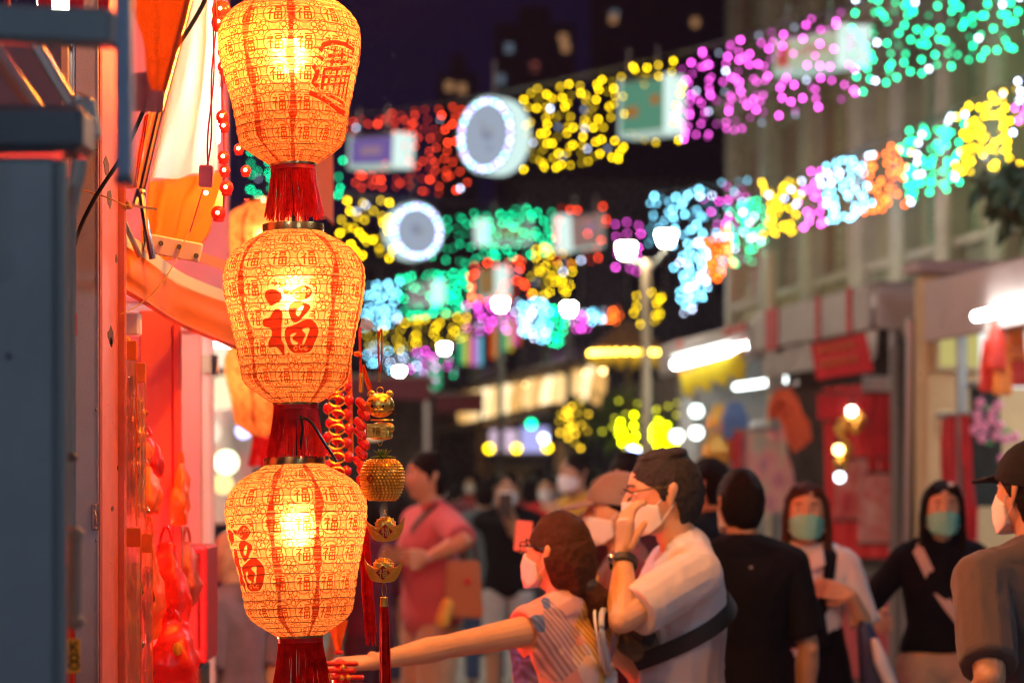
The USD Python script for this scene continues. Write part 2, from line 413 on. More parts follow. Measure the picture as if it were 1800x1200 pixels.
# lamps of the same kind farther back along the street, on the near side of the picture
for (x, y, lab) in ((4.6, 3.4, "street lamp at the right kerb beside the man in the cap"), (5.0, -6.0, "street lamp at the right kerb behind the photographer"), (-2.0, -1.2, "street lamp at the left kerb behind the photographer"), (2.6, 10.6, "street lamp at the right kerb past the walking women"), (-2.3, 12.6, "added street lamp at the left kerb, unseen behind the red stall"), (-2.9, 18.0, "second added street lamp at the left kerb, hidden by the stall wall"), (-3.6, 25.5, "third added street lamp at the left kerb, hidden by the stall wall")):
    if True:
        cs = np.array([x, y, 4.05]); t = Thing("street_lamp", lab, "street lamp", (x, y, 0))
        t.part("post", revolve([(.001, 0), (.14, 0), (.14, .1), (.10, .35), (.055, .5), (.045, 2.2), (.04, 3.8), (.001, 3.8)], 14, (x, y, 0)), IRON); lamp_head(t, cs, .15, LAMPC if y < 11 else LAMP_ADDED)  # left-kerb lamps past the stall are hidden, added to light the fascias

# ------------------------------------------------------------------ strings of lights across the street
def disc2(Y): return ((123 * (.203 - 1 / Y)) ** 2)
HUE = {"red": (1.0, .055, .012), "orange": (1.0, .13, .012), "yellow": (1.0, .66, .004), "magenta": (1.0, .10, .80), "green": (.0, .78, .32), "cyan": (.22, .72, 1.0), "white": (.62, .72, 1.0)}
WIREB = mat("thin_black_wire", (.01, .01, .012), .5)
NBULB = [0]


def bulbmat(col, lev, far):
    return em("bulb_%s_%s_%s" % (col, lev, far), HUE[col], {"bright": 1.25, "mid": .5, "dim": .16}[lev] * {"near": 16.5, "middle": 19.0, "far": 19.0}[far])


def light_net(col, a, b, n, label, whites=.06, dims=.3, second=None, sag=0.0, seed=0, cols=None):
    """A hung net of bulbs: a and b are its left and right edges as (x, top, bottom, depth) in the photograph. Strings drop from a top wire; bulbs sit along them."""
    rs = random.Random(seed * 7919 + n); n = int(n * (1.06 if seed < 40 else 1.0))
    Ym = (a[3] + b[3]) / 2; far = "near" if Ym < 30 else "middle" if Ym < 44 else "far"; rb = {"near": .0135, "middle": .017, "far": .022}[far]
    tl, bl, tr, br = P(a[0], a[1], a[3]), P(a[0], a[2], a[3]), P(b[0], b[1], b[3]), P(b[0], b[2], b[3])
    t = Thing("light_net", label, "light net", (tl + tr) / 2)
    t.part("top_wire", tube([tl + (tr - tl) * w - EZv * sag * math.sin(math.pi * w) for w in np.linspace(0, 1, 8)], .010, 5), WIREB)
    cols = cols or max(3, int(math.sqrt(n * abs(b[0] - a[0]) / max(20, .5 * (a[2] - a[1] + b[2] - b[1]))) + .5)); per = n / cols; k = 0
    nrm = np.cross(tr - tl, EZv); nrm /= np.linalg.norm(nrm)
    strings = []
    for c in range(cols):
        u = (c + .5 + rs.uniform(-.14, .14)) / cols; top, bot = tl + (tr - tl) * u, bl + (br - bl) * u
        pts = [top]; m = int(per + rs.random()); off = rs.random()
        for q in range(m):
            w = (q + .5 + rs.uniform(-.4, .4)) / m
            pt = top + (bot - top) * min(1, w) + (tr - tl) / cols * rs.uniform(-.24, .24) + nrm * rs.uniform(-.1, .1)
            pts.append(pt)
            cc = "white" if rs.random() < whites else (second if second and rs.random() < .4 else col)
            lev = "dim" if rs.random() < dims * .5 else "mid" if rs.random() < dims else "bright"
            ic = trimesh.creation.icosphere(subdivisions=0, radius=rb); ic.apply_transform(trimesh.transformations.random_rotation_matrix(rand=np.array([rs.random() for _ in range(3)])))
            t.part("bulb", (np.array(ic.vertices) * [1, 1, 1.15] + pt, np.array(ic.faces)), bulbmat(cc, lev, far), smooth=True); NBULB[0] += 1
        strings.append(tube(pts + [bot], .003, 3))
    t.part("string_wire", join(strings), WIREB, kind="stuff")
    return t


# row 1: crosses high above the street, from the far left to the near right
light_net("red", (608, 204, 330, 27.8), (822, 178, 345, 26.6), 118, "red light net at top left with two white boxes, beside the upper lantern", .03, .75, seed=1)
light_net("yellow", (926, 160, 305, 26.0), (1092, 128, 285, 25.2), 98, "yellow light net between the big round sign and the green-faced box", .06, .5, seed=2)
light_net("yellow", (1094, 112, 262, 25.1), (1196, 96, 250, 24.5), 36, "sparse yellow lights round the green-faced box sign", .10, .3, seed=3)
light_net("magenta", (1200, 100, 250, 24.5), (1336, 52, 222, 23.6), 78, "magenta light net right of the green-faced box, sprinkled with white", .10, .5, seed=4)
light_net("magenta", (1340, 58, 215, 23.5), (1498, 14, 178, 21.2), 60, "magenta light net round the tilted pink and white box", .04, .5, seed=5)
light_net("green", (1502, -40, 165, 21.1), (1830, -110, 82, 19.3), 165, "large emerald light net in the top right corner", .05, .22, second="green", seed=6)
# row 2: runs along the right-hand houses, seen almost end on
R2 = [("cyan", (1192, 448, 556, 33.2), (1236, 424, 520, 32.0), 48, "pale blue light net at the far low end of the row by the shuttered houses"), ("orange", (1238, 424, 506, 31.9), (1284, 392, 484, 30.2), 44, "orange-red light net beside the pale blue one at the far low end"),
      ("green", (1284, 372, 480, 30.1), (1340, 342, 446, 28.0), 52, "narrow green light net between orange and yellow ones over the stalls"), ("yellow", (1342, 318, 416, 27.9), (1404, 312, 408, 25.9), 46, "tight square yellow light net at the middle of the right row"),
      ("magenta", (1412, 308, 406, 25.6), (1450, 290, 400, 24.6), 30, "narrow magenta light net beside the icy blue one"), ("cyan", (1450, 288, 398, 24.5), (1526, 268, 378, 22.8), 66, "icy blue light net in the middle of the right row"),
      ("orange", (1528, 270, 384, 22.7), (1590, 250, 362, 21.6), 44, "orange-red light net between the icy blue and green ones"), ("green", (1590, 232, 354, 21.5), (1682, 198, 328, 20.4), 76, "dense green light net on the right, below the top-corner net"),
      ("yellow", (1684, 192, 312, 20.3), (1786, 146, 296, 19.4), 70, "dense yellow light net at the right edge above the dark leaves"), ("magenta", (1784, 150, 240, 19.3), (1840, 120, 220, 18.9), 22, "magenta light net cut by the right edge of the picture")]
for i, (c_, a_, b_, n_, lab) in enumerate(R2): light_net(c_, a_, b_, n_, lab, .10, .2, seed=20 + i)
# rows 3 to 6, farther and lower
light_net("cyan", (1144, 342, 438, 31), (1242, 326, 428, 29.5), 50, "pale blue light net behind the twin-headed street lamp", .12, .4, seed=40)
light_net("magenta", (1244, 330, 428, 29.4), (1320, 306, 424, 28), 40, "loose magenta and pale blue light net right of the twin street lamp", .12, .5, second="cyan", seed=41)
light_net("magenta", (1078, 382, 482, 38), (1132, 384, 480, 38), 14, "few magenta lights left of the twin street lamp", .05, .5, seed=42)
light_net("yellow", (598, 345, 450, 30), (690, 352, 460, 31.5), 34, "yellow light net between the middle lantern and the smaller round sign", .06, .35, seed=43)
light_net("green", (430, 260, 345, 28), (604, 282, 350, 28.5), 40, "green lights showing on both sides of the upper red fringe", .08, .3, seed=44)
light_net("green", (760, 372, 460, 36), (840, 368, 466, 37), 24, "faint green lights right of the smaller round sign", 0, 1.0, seed=45)
light_net("green", (838, 368, 462, 38), (972, 364, 452, 40), 52, "green light net round the white box in the middle row", .03, .25, seed=46)
light_net("red", (972, 362, 470, 40), (1064, 360, 464, 42), 34, "small red light net round the pinkish box in the middle row", .08, .4, seed=47)
light_net("yellow", (932, 432, 522, 42), (1006, 428, 516, 41.5), 38, "small yellow light net below the green middle row", .03, .3, seed=48)
light_net("red", (824, 464, 540, 45), (930, 452, 530, 43), 36, "red light net round the mustard box above the single lamp", .05, .4, seed=49)
light_net("green", (702, 486, 560, 48), (826, 470, 548, 45.5), 66, "green light net low over the street, right of the middle lantern", .02, .3, seed=50)
light_net("cyan", (640, 500, 580, 50), (704, 490, 570, 48.5), 38, "sky-blue light net touching the middle lantern's right edge", .05, .2, seed=51)
light_net("yellow", (700, 560, 620, 55), (828, 548, 600, 52), 34, "faint yellow lights under the low green net", .0, .6, seed=52)
light_net("magenta", (818, 528, 590, 54), (900, 524, 588, 52), 40, "hazy magenta lights under the single street lamp", .05, .5, seed=53)
light_net("cyan", (912, 528, 586, 50), (966, 524, 604, 46), 46, "bright blue-white light net beside the single street lamp", .15, .15, seed=54)
light_net("green", (962, 536, 606, 46), (992, 542, 606, 45), 22, "small green light net touching the blue-white one", .0, .25, seed=55)
light_net("magenta", (1000, 544, 580, 47), (1034, 548, 578, 46), 12, "small magenta cluster right of the right-hand single lamp", .1, .3, seed=56)
light_net("cyan", (1034, 544, 572, 46), (1064, 544, 566, 45.5), 10, "small pale blue cluster right of the magenta one", .1, .3, seed=57)
light_net("orange", (1064, 540, 568, 45), (1094, 538, 566, 44), 10, "small orange cluster left of the lamp post", 0, .4, seed=58)
light_net("yellow", (1118, 512, 575, 43), (1162, 512, 570, 42), 18, "yellow lights low beside the tan lamp post", .05, .3, seed=59)
light_net("cyan", (642, 600, 640, 60), (720, 610, 670, 58), 22, "pale blue lights low at the street's far end, left side", .3, .5, seed=60)
light_net("magenta", (720, 612, 680, 58), (800, 606, 662, 56), 26, "hazy magenta lights low at the far end of the street", .1, .6, second="green", seed=61)
light_net("yellow", (640, 575, 620, 58), (700, 578, 616, 57), 14, "dim yellow lights at the far left low end", .0, .7, seed=62)
# striped pennants of light hanging far down the street
for k, (x, y0, y1, ms) in enumerate(((816, 586, 640, ("green", "yellow")), (838, 590, 642, ("magenta", "cyan")), (872, 572, 630, ("orange", "green")), (892, 562, 616, ("green", "yellow")), (908, 556, 606, ("magenta", "orange")), (764, 628, 682, ("green", "green")), (740, 622, 668, ("cyan", "magenta")))):
    c_ = P(x, (y0 + y1) / 2, 58); t = Thing("light_pennant", ["green and yellow", "magenta and blue", "orange and green, middle", "green and yellow, right-hand", "magenta and orange", "plain green", "pale blue and pink"][k] + " hanging strip of light far down the street", "light strip", c_)
    for s, cn in zip((-1, 1), ms): t.part("light_band", cbox(c_ + np.array([s * S(5, 58), 0, 0]), (S(9, 58), .05, S(y1 - y0, 58)), .02), em("pennant_" + cn, HUE[cn], .75))
    t.part("cord", tube([c_ + EZv * S((y1 - y0) / 2, 58), c_ + EZv * (S((y1 - y0) / 2, 58) + .5)], .01, 4), WIREB)

# ------------------------------------------------------------------ illuminated signs in the rows
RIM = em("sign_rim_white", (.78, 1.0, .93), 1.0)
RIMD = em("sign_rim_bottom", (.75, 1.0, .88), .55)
ALU = mat("aluminium", (.5, .5, .5), .4, 1.0)


def box_sign(a, b, side, face, label, prints=(), depth=.30):
    """A box of light: a and b are the face's left and right edges (x, top, bottom, depth); side is the end one sees; the rims glow."""
    tl, bl, tr, br = P(a[0], a[1], a[3]), P(a[0], a[2], a[3]), P(b[0], b[1], b[3]), P(b[0], b[2], b[3])
    X = (tr - tl + br - bl) / 2; W = np.linalg.norm(X); X /= W; Z = (tl - bl + tr - br) / 2; H = np.linalg.norm(Z); Z -= X * (Z @ X); Z /= np.linalg.norm(Z)
    N = np.cross(X, Z); c = (tl + bl + tr + br) / 4; R = np.stack([X, -N, Z], 1)
    t = Thing("box_sign", label, "sign", c)
    t.part("face", cbox(c, (W, .02, H), 0, R), face)
    for px_, pz, pw, ph, m in prints: t.part("print", cbox(c + X * px_ * W + Z * pz * H + N * .014, (pw * W, .006, ph * H), 0, R), m)
    for s in (-1, 1):
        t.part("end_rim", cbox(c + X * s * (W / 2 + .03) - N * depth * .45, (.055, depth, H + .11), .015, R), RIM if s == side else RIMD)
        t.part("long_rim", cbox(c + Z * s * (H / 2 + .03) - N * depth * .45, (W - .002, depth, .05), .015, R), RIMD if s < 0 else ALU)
    t.part("back", cbox(c - N * depth * .93, (W, .02, H), 0, R), ALU)
    for s in (-.35, .35): t.part("hanger", tube([c + X * s * W + Z * H / 2, c + X * s * W + Z * (H / 2 + .35)], .012, 5), ALU)


def sf(name, c, s): return em("sign_face_" + name, c, s)
box_sign((618, 246, 288, 27.6), (690, 240, 286, 27.1), 1, sf("violet", (.28, .18, .60), .55), "small violet-faced white box sign in the red lights", [(.0, .0, .5, .35, sf("pinkish", (.5, .3, .42), .6))])
box_sign((1094, 150, 232, 25.0), (1166, 138, 226, 24.6), 1, sf("sea_green", (.16, .46, .30), .55), "large green-faced white box sign between the yellow and magenta nets", [(-.25, -.1, .30, .22, sf("rust", (.55, .25, .06), .6)), (.32, .1, .22, .2, sf("rust", (.55, .25, .06), .6))])
box_sign((1366, 78, 122, 23.0), (1474, 52, 108, 21.6), 1, sf("pale_green", (.60, .66, .46), .75), "tilted pale box sign with a red square, in the magenta lights", [(-.38, .0, .2, .8, sf("red_square", (.75, .12, .10), .7))] + [(-.05 + .09 * k, .0 + .1 * (k % 2), .06, .3, sf("red_print", (.72, .30, .26), .7)) for k in range(5)])
box_sign((860, 390, 424, 38.6), (932, 390, 424, 39.4), -1, sf("grey_green", (.25, .42, .30), .6), "pale green-grey box sign with a bright left end in the middle row", [(.0, -.05, .6, .22, sf("rust", (.55, .25, .06), .6))])
box_sign((1004, 384, 436, 40.4), (1058, 376, 430, 41.8), -1, sf("rose", (.50, .30, .26), .55), "rose-faced box sign with a bright left end in the small red net", [(.1, .1, .4, .3, sf("pinkish", (.5, .3, .42), .6))])
box_sign((842, 476, 522, 44.6), (870, 472, 516, 44), 1, sf("mustard", (.42, .27, .10), .6), "small mustard box sign with a bright right end above the single lamp", [(.0, .0, .5, .3, sf("rust", (.55, .25, .06), .6))])
box_sign((722, 500, 532, 47.5), (758, 496, 530, 46.8), 1, sf("grey_pink", (.45, .40, .36), .6), "small greyish box sign in the low green net", [(.0, .0, .5, .3, sf("pinkish", (.5, .3, .42), .6))])


def round_sign(x, y, rx_, ry_, Y, side, label, nb=26):
    """A drum of light: a glowing rim, a dim grey face with a picture, a ring of small lamps."""
    c = P(x, y, Y); r = S(ry_, Y); yaw = math.acos(min(1, rx_ / ry_)) * -side
    X = np.array([math.cos(yaw), math.sin(yaw), 0]); N = np.cross(X, EZv); R = np.stack([X, EZv, N], 1)
    t = Thing("round_sign", label, "sign", c)
    dp = .26
    t.part("rim", xf(revolve([(r * .97, -dp / 2), (r * .99, -dp / 2), (r, 0), (r * .99, dp / 2), (r * .97, dp / 2), (r * .97, -dp / 2)], 48), R, c), em("drum_rim", (.74, 1.0, .95), .95))
    t.part("face", xf(revolve([(.001, dp / 2 - .03), (r * .965, dp / 2 - .03), (r * .965, dp / 2 - .07), (.001, dp / 2 - .07)], 40), R, c), em("drum_face", (.40, .47, .60), .85))
    t.part("back", xf(revolve([(.001, -.12), (r * .925, -.12), (r * .925, -.16), (.001, -.16)], 40), R, c), ALU)
    rs = random.Random(int(x))
    for k in range(7):
        a, q = rs.uniform(0, 6.28), rs.uniform(0, .42) * r; w = rs.uniform(.10, .2) * r
        t.part("picture_patch", xf(revolve([(.001, .001), (w, .001), (w * .7, .006), (.001, .006)], 10), R @ np.diag([1, .7, 1]), c + R @ np.array([q * math.cos(a), q * math.sin(a), dp / 2 - .026 + .004 * k])), em("drum_picture_%d" % (k % 2), ((.32, .37, .52), (.45, .49, .52))[k % 2], .72))
    for k in range(nb):
        a = k * 2 * math.pi / nb; p_ = c + R @ np.array([r * .87 * math.cos(a), r * .87 * math.sin(a), dp / 2 + .01])
        ic = trimesh.creation.icosphere(subdivisions=0, radius=.026 * Y / 30)
        t.part("rim_bulb", (np.array(ic.vertices) + p_, np.array(ic.faces)), em("drum_bulb_%d" % (k % 3), ((.42, .36, 1.0), (.55, .62, 1.0), (.3, .8, .95)    )[k % 3], 8.0), smooth=True)
    t.part("hanger", tube([c + EZv * r, c + EZv * (r + .4)], .012, 5), ALU)


round_sign(869, 240, 50, 68, 26.4, 1, "larger round light sign with a glowing white rim, right of the red net")
round_sign(726, 408, 45, 50, 34, -1, "smaller round light sign with a glowing white rim, under the red net")
# the cables the rows hang from
for (pts, lab) in (([P(590, 203, 28), P(870, 165, 26.4), P(1196, 92, 24.5), P(1500, 8, 21.1), P(1840, -90, 19.2)], "upper suspension cable carrying the row of lights across the street"), ([P(600, 340, 30), P(726, 352, 34), P(950, 360, 39), P(1070, 356, 42)], "middle suspension cable above the smaller round sign"), ([P(1190, 446, 33.3), P(1404, 308, 25.8), P(1686, 188, 20.3), P(1840, 116, 18.8)], "suspension cable of the light row along the shuttered houses")):
    solo("suspension_cable", tube(spline(pts, 40), .014, 5), mat("cable_grey", (.12, .13, .13), .6), lab, "cable")

# ================================================================== stalls along the right
CANV = mat("canvas_white", (.52, .48, .46), .7, var=.1, vs=5, trans=.15)
CANVD = mat("canvas_grey", (.30, .26, .25), .75, var=.15, vs=4)
PINKW = mat("board_pinkish", (.46, .34, .33), .7, var=.1, vs=3)
WOODD = mat("dark_timber", (.07, .045, .035), .7, var=.3, vs=8, stretch=(1, 1, .2))
STEELP = mat("grey_steel_pole", (.32, .32, .33), .4, .6)
REDC = mat("red_cloth", (.50, .010, .018), .75, var=.2, vs=5, sheen=.2)
ORC = mat("orange_cloth", (.80, .14, .05), .7, var=.12, vs=5, trans=.25)
TUBEL = em("fluorescent_tube", (.86, 1.0, .96), 26.0)
TUBES = em("stall_tube_soft", (.90, 1.0, .97), 7.0)
WARM = em("warm_bulb", (1.0, .52, .16), 22.0)


def stall(Y0, L, label, ztop=2.75, fascia=None, deep=2.0, wall=None, counter=True, fh=.26, side=True):
    """A market stall with four posts, a roof, a fascia, a back wall and a counter; its front runs along the street."""
    o = np.array([along(3.0, Y0), Y0, 0]); t = Thing("market_stall", label, "market stall", o)
    for s in (.05, L - .05):
        for r in (.05, deep - .05): t.part("post", sbox(o, s - .03, s + .03, r - .03, r + .03, 0, ztop, .006), STEELP)
    t.part("roof", sbox(o, -.05, L + .05, -.12, deep, ztop + .005, ztop + .07, .02), CANVD)
    t.part("fascia", sbox(o, -.04, L + .04, -.17, -.125, ztop - fh, ztop + .05, .015), fascia or CANV)
    t.part("end_fascia", sbox(o, -.085, -.051, -.12, deep, ztop - fh, ztop + .05, .015), fascia or CANV)
    t.part("back_wall", sbox(o, .1, L - .1, deep - .02, deep, .0, ztop, 0), wall or CANVD)
    if side: t.part("side_wall", sbox(o, L - .09, L - .06, .1, deep - .1, 0, ztop - .01, 0), wall or CANVD)
    if counter:
        c = t.part("counter", sbox(o, .15, L - .15, .12, .75, .78, .84, .01), WOODD); t.part("counter_cloth", sbox(o, .15, L - .15, .10, .118, .05, .80, .005), REDC, under=c)
    return t, o


# A: bright stall cut by the right edge, hung with red and orange packets
sA, oA = stall(13.6, 1.9, "brightly lit stall with a pinkish fascia at the right edge", 2.78, PINKW, wall=mat("white_board", (.7, .7, .68), .6), fh=.34, side=False)
sA.part("tube_light", tube([P(1716, 556, 14.2), P(1840, 528, 13.2)], .028, 8), TUBEL)
sA.part("light_box", cbox(P(1768, 632, 14.75), (S(92, 14.75), .06, S(100, 14.75)), .01), em("light_box_white", (.93, 1.0, .97), 1.15)); sA.part("light_panel", cbox(fr(oA, .9, 1.1, 2.60), (1.2, 1.4, .04), .01, FRM), TUBES)
for k, (x, y, m) in enumerate(((1752, 600, "a"), (1762, 645, "b"), (1786, 585, "b"), (1790, 630, "a"), (1738, 640, "a"), (1775, 610, "c"))):
    mm = {"a": mat("red_packet", (.70, .04, .02), .35, var=.2, vs=9), "b": mat("orange_packet", (.85, .22, .03), .35, var=.2, vs=9), "c": mat("gold_packet", (.8, .5, .12), .3, .6)}[m]
    c_ = P(x, y, 14.05 + .04 * k); pk = Thing("hanging_packet", ["red packet hanging highest left in the bright stall", "orange packet hanging in the middle of the bright stall", "orange packet hanging by the right edge of the picture", "red packet cut by the right edge of the picture", "red packet hanging lowest left in the bright stall", "gold packet between the red ones in the bright stall"][k], "packet", c_)
    pk.part("bag", soft(Manifold.hull_points(np.array([(sx * w, sy * d_, z) for sx in (-1, 1) for sy in (-1, 1) for z, w, d_ in ((.15, .03, .01), (.0, .05, .02), (-.16, .055, .02))])).translate(tuple(c_)), .03, 3), mm); pk.part("hang_tab", cbox(c_ + EZv * .18, (.05, .006, .06)), CANV)
# blossom banner and red cloth next to it
bb = Thing("blossom_banner", "dark teal banner printed with pink blossoms, in front of the bright stall", "banner", P(1732, 850, 15.0))
bb.part("cloth", cloth(P(1714, 890, 15.0), P(1762, 890, 14.8), P(1758, 678, 14.8), P(1706, 678, 15.0), 12, 16, .02, 2), mat("dark_teal_cloth", (.012, .035, .045), .7, var=.3, vs=6))
bb.part("top_rail", tube([P(1702, 676, 15.0), P(1764, 676, 14.75)], .02, 8), STEELP)
rs = random.Random(8); BLOS = mat("blossom_pink", (.80, .30, .50), .6); BLOG = mat("blossom_leaf", (.1, .4, .15), .6)
for k, (x, y) in enumerate(((1722, 708), (1754, 712), (1720, 742), (1742, 738), (1756, 748), (1712, 756), (1730, 752), (1750, 766), (1726, 770), (1768, 772), (1784, 768), (1744, 724), (1762, 806), (1776, 800), (1718, 728))):
    c_ = P(x, y, 14.72); 
    bl = bb.part("blossom", join([sph(c_ + np.array([.028 * math.cos(a), -.01, .028 * math.sin(a)]), (.026, .008, .026), 7) for a in np.arange(5) * 1.2566]) if False else union([sph(c_ + np.array([.018 * math.cos(a), -.01, .018 * math.sin(a)]), (.016, .007, .016), 7) for a in np.arange(5) * 1.2566]), BLOS, smooth=True)
    if k % 4 == 0: bb.part("leaf", sph(c_ + np.array([.045, -.005, -.03]), (.03, .006, .014), 7), BLOG)
rc = Thing("red_drape", "plain deep red cloth hanging beside the blossom banner", "drape", P(1688, 800, 15.4)); rc.part("cloth", cloth(P(1662, 950, 15.6), P(1724, 950, 15.3), P(1708, 728, 15.3), P(1652, 732, 15.6), 20, 20, .05, 2.5, seed=3), REDC); rc.part("rail", tube([P(1648, 730, 15.6), P(1712, 726, 15.3)], .018, 8), STEELP)
# beige kiosk with a lit window
kb = Thing("kiosk", "beige kiosk wall with a pale yellow lit window between two stalls", "kiosk", P(1665, 900, 16.3))
okb = np.array([along(2.9, 15.75), 15.75, 0])
kb.part("wall", sbox(okb, 0, .22, 0, .9, 0, 2.9, .03), mat("beige_panel", (.55, .36, .19), .7, var=.08, vs=4))
wk = kb.part("window", cbox(fr(okb, -.02, .25, 2.46), (.32, .03, .34), 0, FRM), em("lit_blind", (.86, .74, .24), .62))
for dz in (-.18, .18): kb.part("window_bar", cbox(fr(okb, -.035, .25, 2.46 + dz), (.38, .05, .03), .005, FRM), mat("beige_trim", (.5, .38, .22), .6), under=wk)
for dr in (-.17, .17): kb.part("window_bar", cbox(fr(okb, -.035, .25 + dr, 2.46), (.03, .05, .33), .005, FRM), LK["beige_trim"], under=wk)
kb.part("notice", cbox(fr(okb, -.012, .25, 1.92), (.3, .012, .18), .003, FRM), mat("notice_cream", (.7, .62, .38), .7)); kb.part("roof_lip", sbox(okb, -.1, .26, -.08, 1.0, 2.905, 2.98, .02), PINKW)
solo("canopy_pole", tube([P(1602, 560, 16.4), P(1590, 560, 16.4) * [1, 1, 0]], .035, 8), STEELP, "grey pole left of the beige kiosk", "pole")
solo("canopy_pole", tube([P(1588, 565, 17), P(1622, 665, 16.4)], .03, 8), mat("pale_strut", (.5, .42, .36), .6), "slanting strut above the beige kiosk's left corner", "pole")
solo("canopy_pole", tube([P(1356, 440, 20.6), P(1356, 440, 20.6) * [1, 1, 0]], .045, 10), mat("cream_post", (.62, .55, .38), .5), "tall cream post standing in front of the shuttered houses", "pole")
# C: stall with red banner
sC, oC = stall(16.9, 3.5, "stall with a white roller canopy and a red cloth sign, right of the orange flag", 2.86, CANV, wall=WOODD)
for k, s in enumerate((.35, 1.25, 2.6)): sC.part("fascia_patch", sbox(oC, s, s + .12 + .3 * (k == 2), -.186, -.172, 2.58, 2.92, .004), REDC)
sC.part("tube_light", tube([fr(oC, .25, .5, 2.71), fr(oC, 1.35, .5, 2.71)], .022, 8), em("warm_tube", (1.0, .82, .66), 75)); sC.part("valance", cloth(fr(oC, .0, -.10, 2.38), fr(oC, 3.5, -.10, 2.38), fr(oC, 3.5, -.1, 2.60), fr(oC, 0, -.1, 2.60), 40, 6, .03, 6), CANV)
bn = Thing("cloth_sign", "red cloth sign with dull gold lettering under the white roller canopy", "sign", P(1480, 625, 17.2))
A_, B_, C_, D_ = P(1436, 668, 17.0), P(1536, 652, 16.6), P(1522, 584, 16.6), P(1426, 606, 17.0)
bn.part("cloth", cloth(A_, B_, C_, D_, 14, 10, .012, 2), mat("red_sign_cloth", (.55, .012, .02), .7))
rs = random.Random(2); Xb = (B_ - A_) / np.linalg.norm(B_ - A_); Zb = (D_ - A_) / np.linalg.norm(D_ - A_)
for k in range(5):
    for r_ in range(2):
        o_ = A_ + Xb * (.05 + .072 * k) + Zb * (.08 + .10 * r_) + np.array([0, -.03, 0])
        bn.part("gold_letter", join([bar(o_ + Xb * a * .05 + Zb * b * .05, o_ + Xb * c_ * .05 + Zb * d_ * .05, .008, .004) for a, b, c_, d_ in ((0, .5, 1, .5), (.5, 0, .5, 1), (0, rs.random(), 1, .9), (.1, 0, .4, .4), (.9, 0, .6, .4))]), mat("dull_gold_paint", (.55, .22, .04), .5), kind="stuff")
bn.part("batten", bar(D_ + Zb * .01, C_ + Zb * .01, .02, .02), WOODD)
GD = mat("gold_goods", (.9, .5, .1), .3, .7)
gs = [("red_lucky_knot", REDC, (1486, 715, 17.1), (.20, .04, .10), "red fabric knot hanging top left inside the red sign stall"), ("red_scroll", REDC, (1550, 760, 16.9), (.09, .02, .28), "tall red scroll hanging right inside the red sign stall"), ("pale_scroll", CANV, (1545, 690, 17.2), (.12, .02, .13), "pale scroll hanging above the red one in the red sign stall"), ("red_scroll", mat("red_print_paper", (.62, .10, .10), .6, col2=(.7, .42, .36), vs=14), (1540, 880, 16.9), (.12, .02, .30), "pink and red patterned scroll low in the red sign stall"), ("red_scroll", mat("red_print_paper2", (.70, .30, .22), .6, col2=(.55, .04, .05), vs=8), (1498, 860, 17.2), (.13, .02, .22), "peach patterned scroll left of the pink one in the red sign stall")]
rbk = Thing("red_backdrop", "broad bright red cloth backdrop behind the gold balls in the red sign stall", "drape", P(1510, 830, 17.6)); rbk.part("cloth", cloth(P(1452, 980, 17.7), P(1584, 980, 17.3), P(1574, 672, 17.3), P(1450, 680, 17.7), 26, 20, .03, 4, seed=11), mat("bright_red_cloth", (.66, .022, .024), .7, sheen=.2)); rbk.part("rod", tube([P(1446, 678, 17.7), P(1578, 670, 17.3)], .015, 6), WOODD)
for nm, m, (x, y, Y), (a, b, c_), lab in gs:
    p_ = P(x, y, Y); g = Thing("hanging_scroll", lab, "scroll", p_); g.part("panel", cloth(p_ + [-a, 0, -c_], p_ + [a, .05, -c_], p_ + [a, .05, c_], p_ + [-a, 0, c_], 8, 10, .01, 1.5), m)
    for s in (-1, 1): g.part("rod", tube([p_ + [-a * 1.1, 0, s * c_], p_ + [a * 1.1, .05, s * c_]], .012, 6), WOODD)
for k, (x, y, r_) in enumerate(((1490, 740, .050), (1504, 752, .046), (1478, 755, .05), (1512, 738, .04), (1485, 790, .055), (1478, 815, .05))):
    p_ = P(x, y, 16.95); g = Thing("gold_ornament", ["gold ball ornament highest in the red sign stall", "gold ball ornament right of the middle one in the red sign stall", "gold ball ornament left in the red sign stall", "small gold ball ornament far right in the red sign stall", "gold gourd ornament under the gold balls", "gold gourd ornament lowest in the red sign stall"][k], "ornament", p_)
    g.part("body", soft(union([sph(p_, (r_, r_, r_ * (1.25 if k > 3 else 1)), 14), sph(p_ + EZv * r_ * 1.2, r_ * .5, 10)]), .02, 2), GD, smooth=True); g.part("cord", tube([p_ + EZv * r_ * 1.4, p_ + EZv * (r_ + .2)], .006, 5), CORD0 if False else REDC)
for k, (x, y) in enumerate(((1497, 722), (1476, 838), (1474, 790))):
    p_ = P(x, y, 16.9); g = Thing("stall_bulb", ["bright bulb at the top of the red sign stall", "bluish bulb low in the red sign stall", "warm bulb among the gold gourds"][k], "bulb", p_); g.part("glass", sph(p_, .035, 10), em("goods_bulb_%d" % k, ((1, .75, .6), (.8, .9, 1), (1, .7, .25))[k], (14, 7, 12)[k]), smooth=True); g.part("socket", tube([p_ + EZv * .03, p_ + EZv * .09], .018, 8), BLK if False else WOODD)
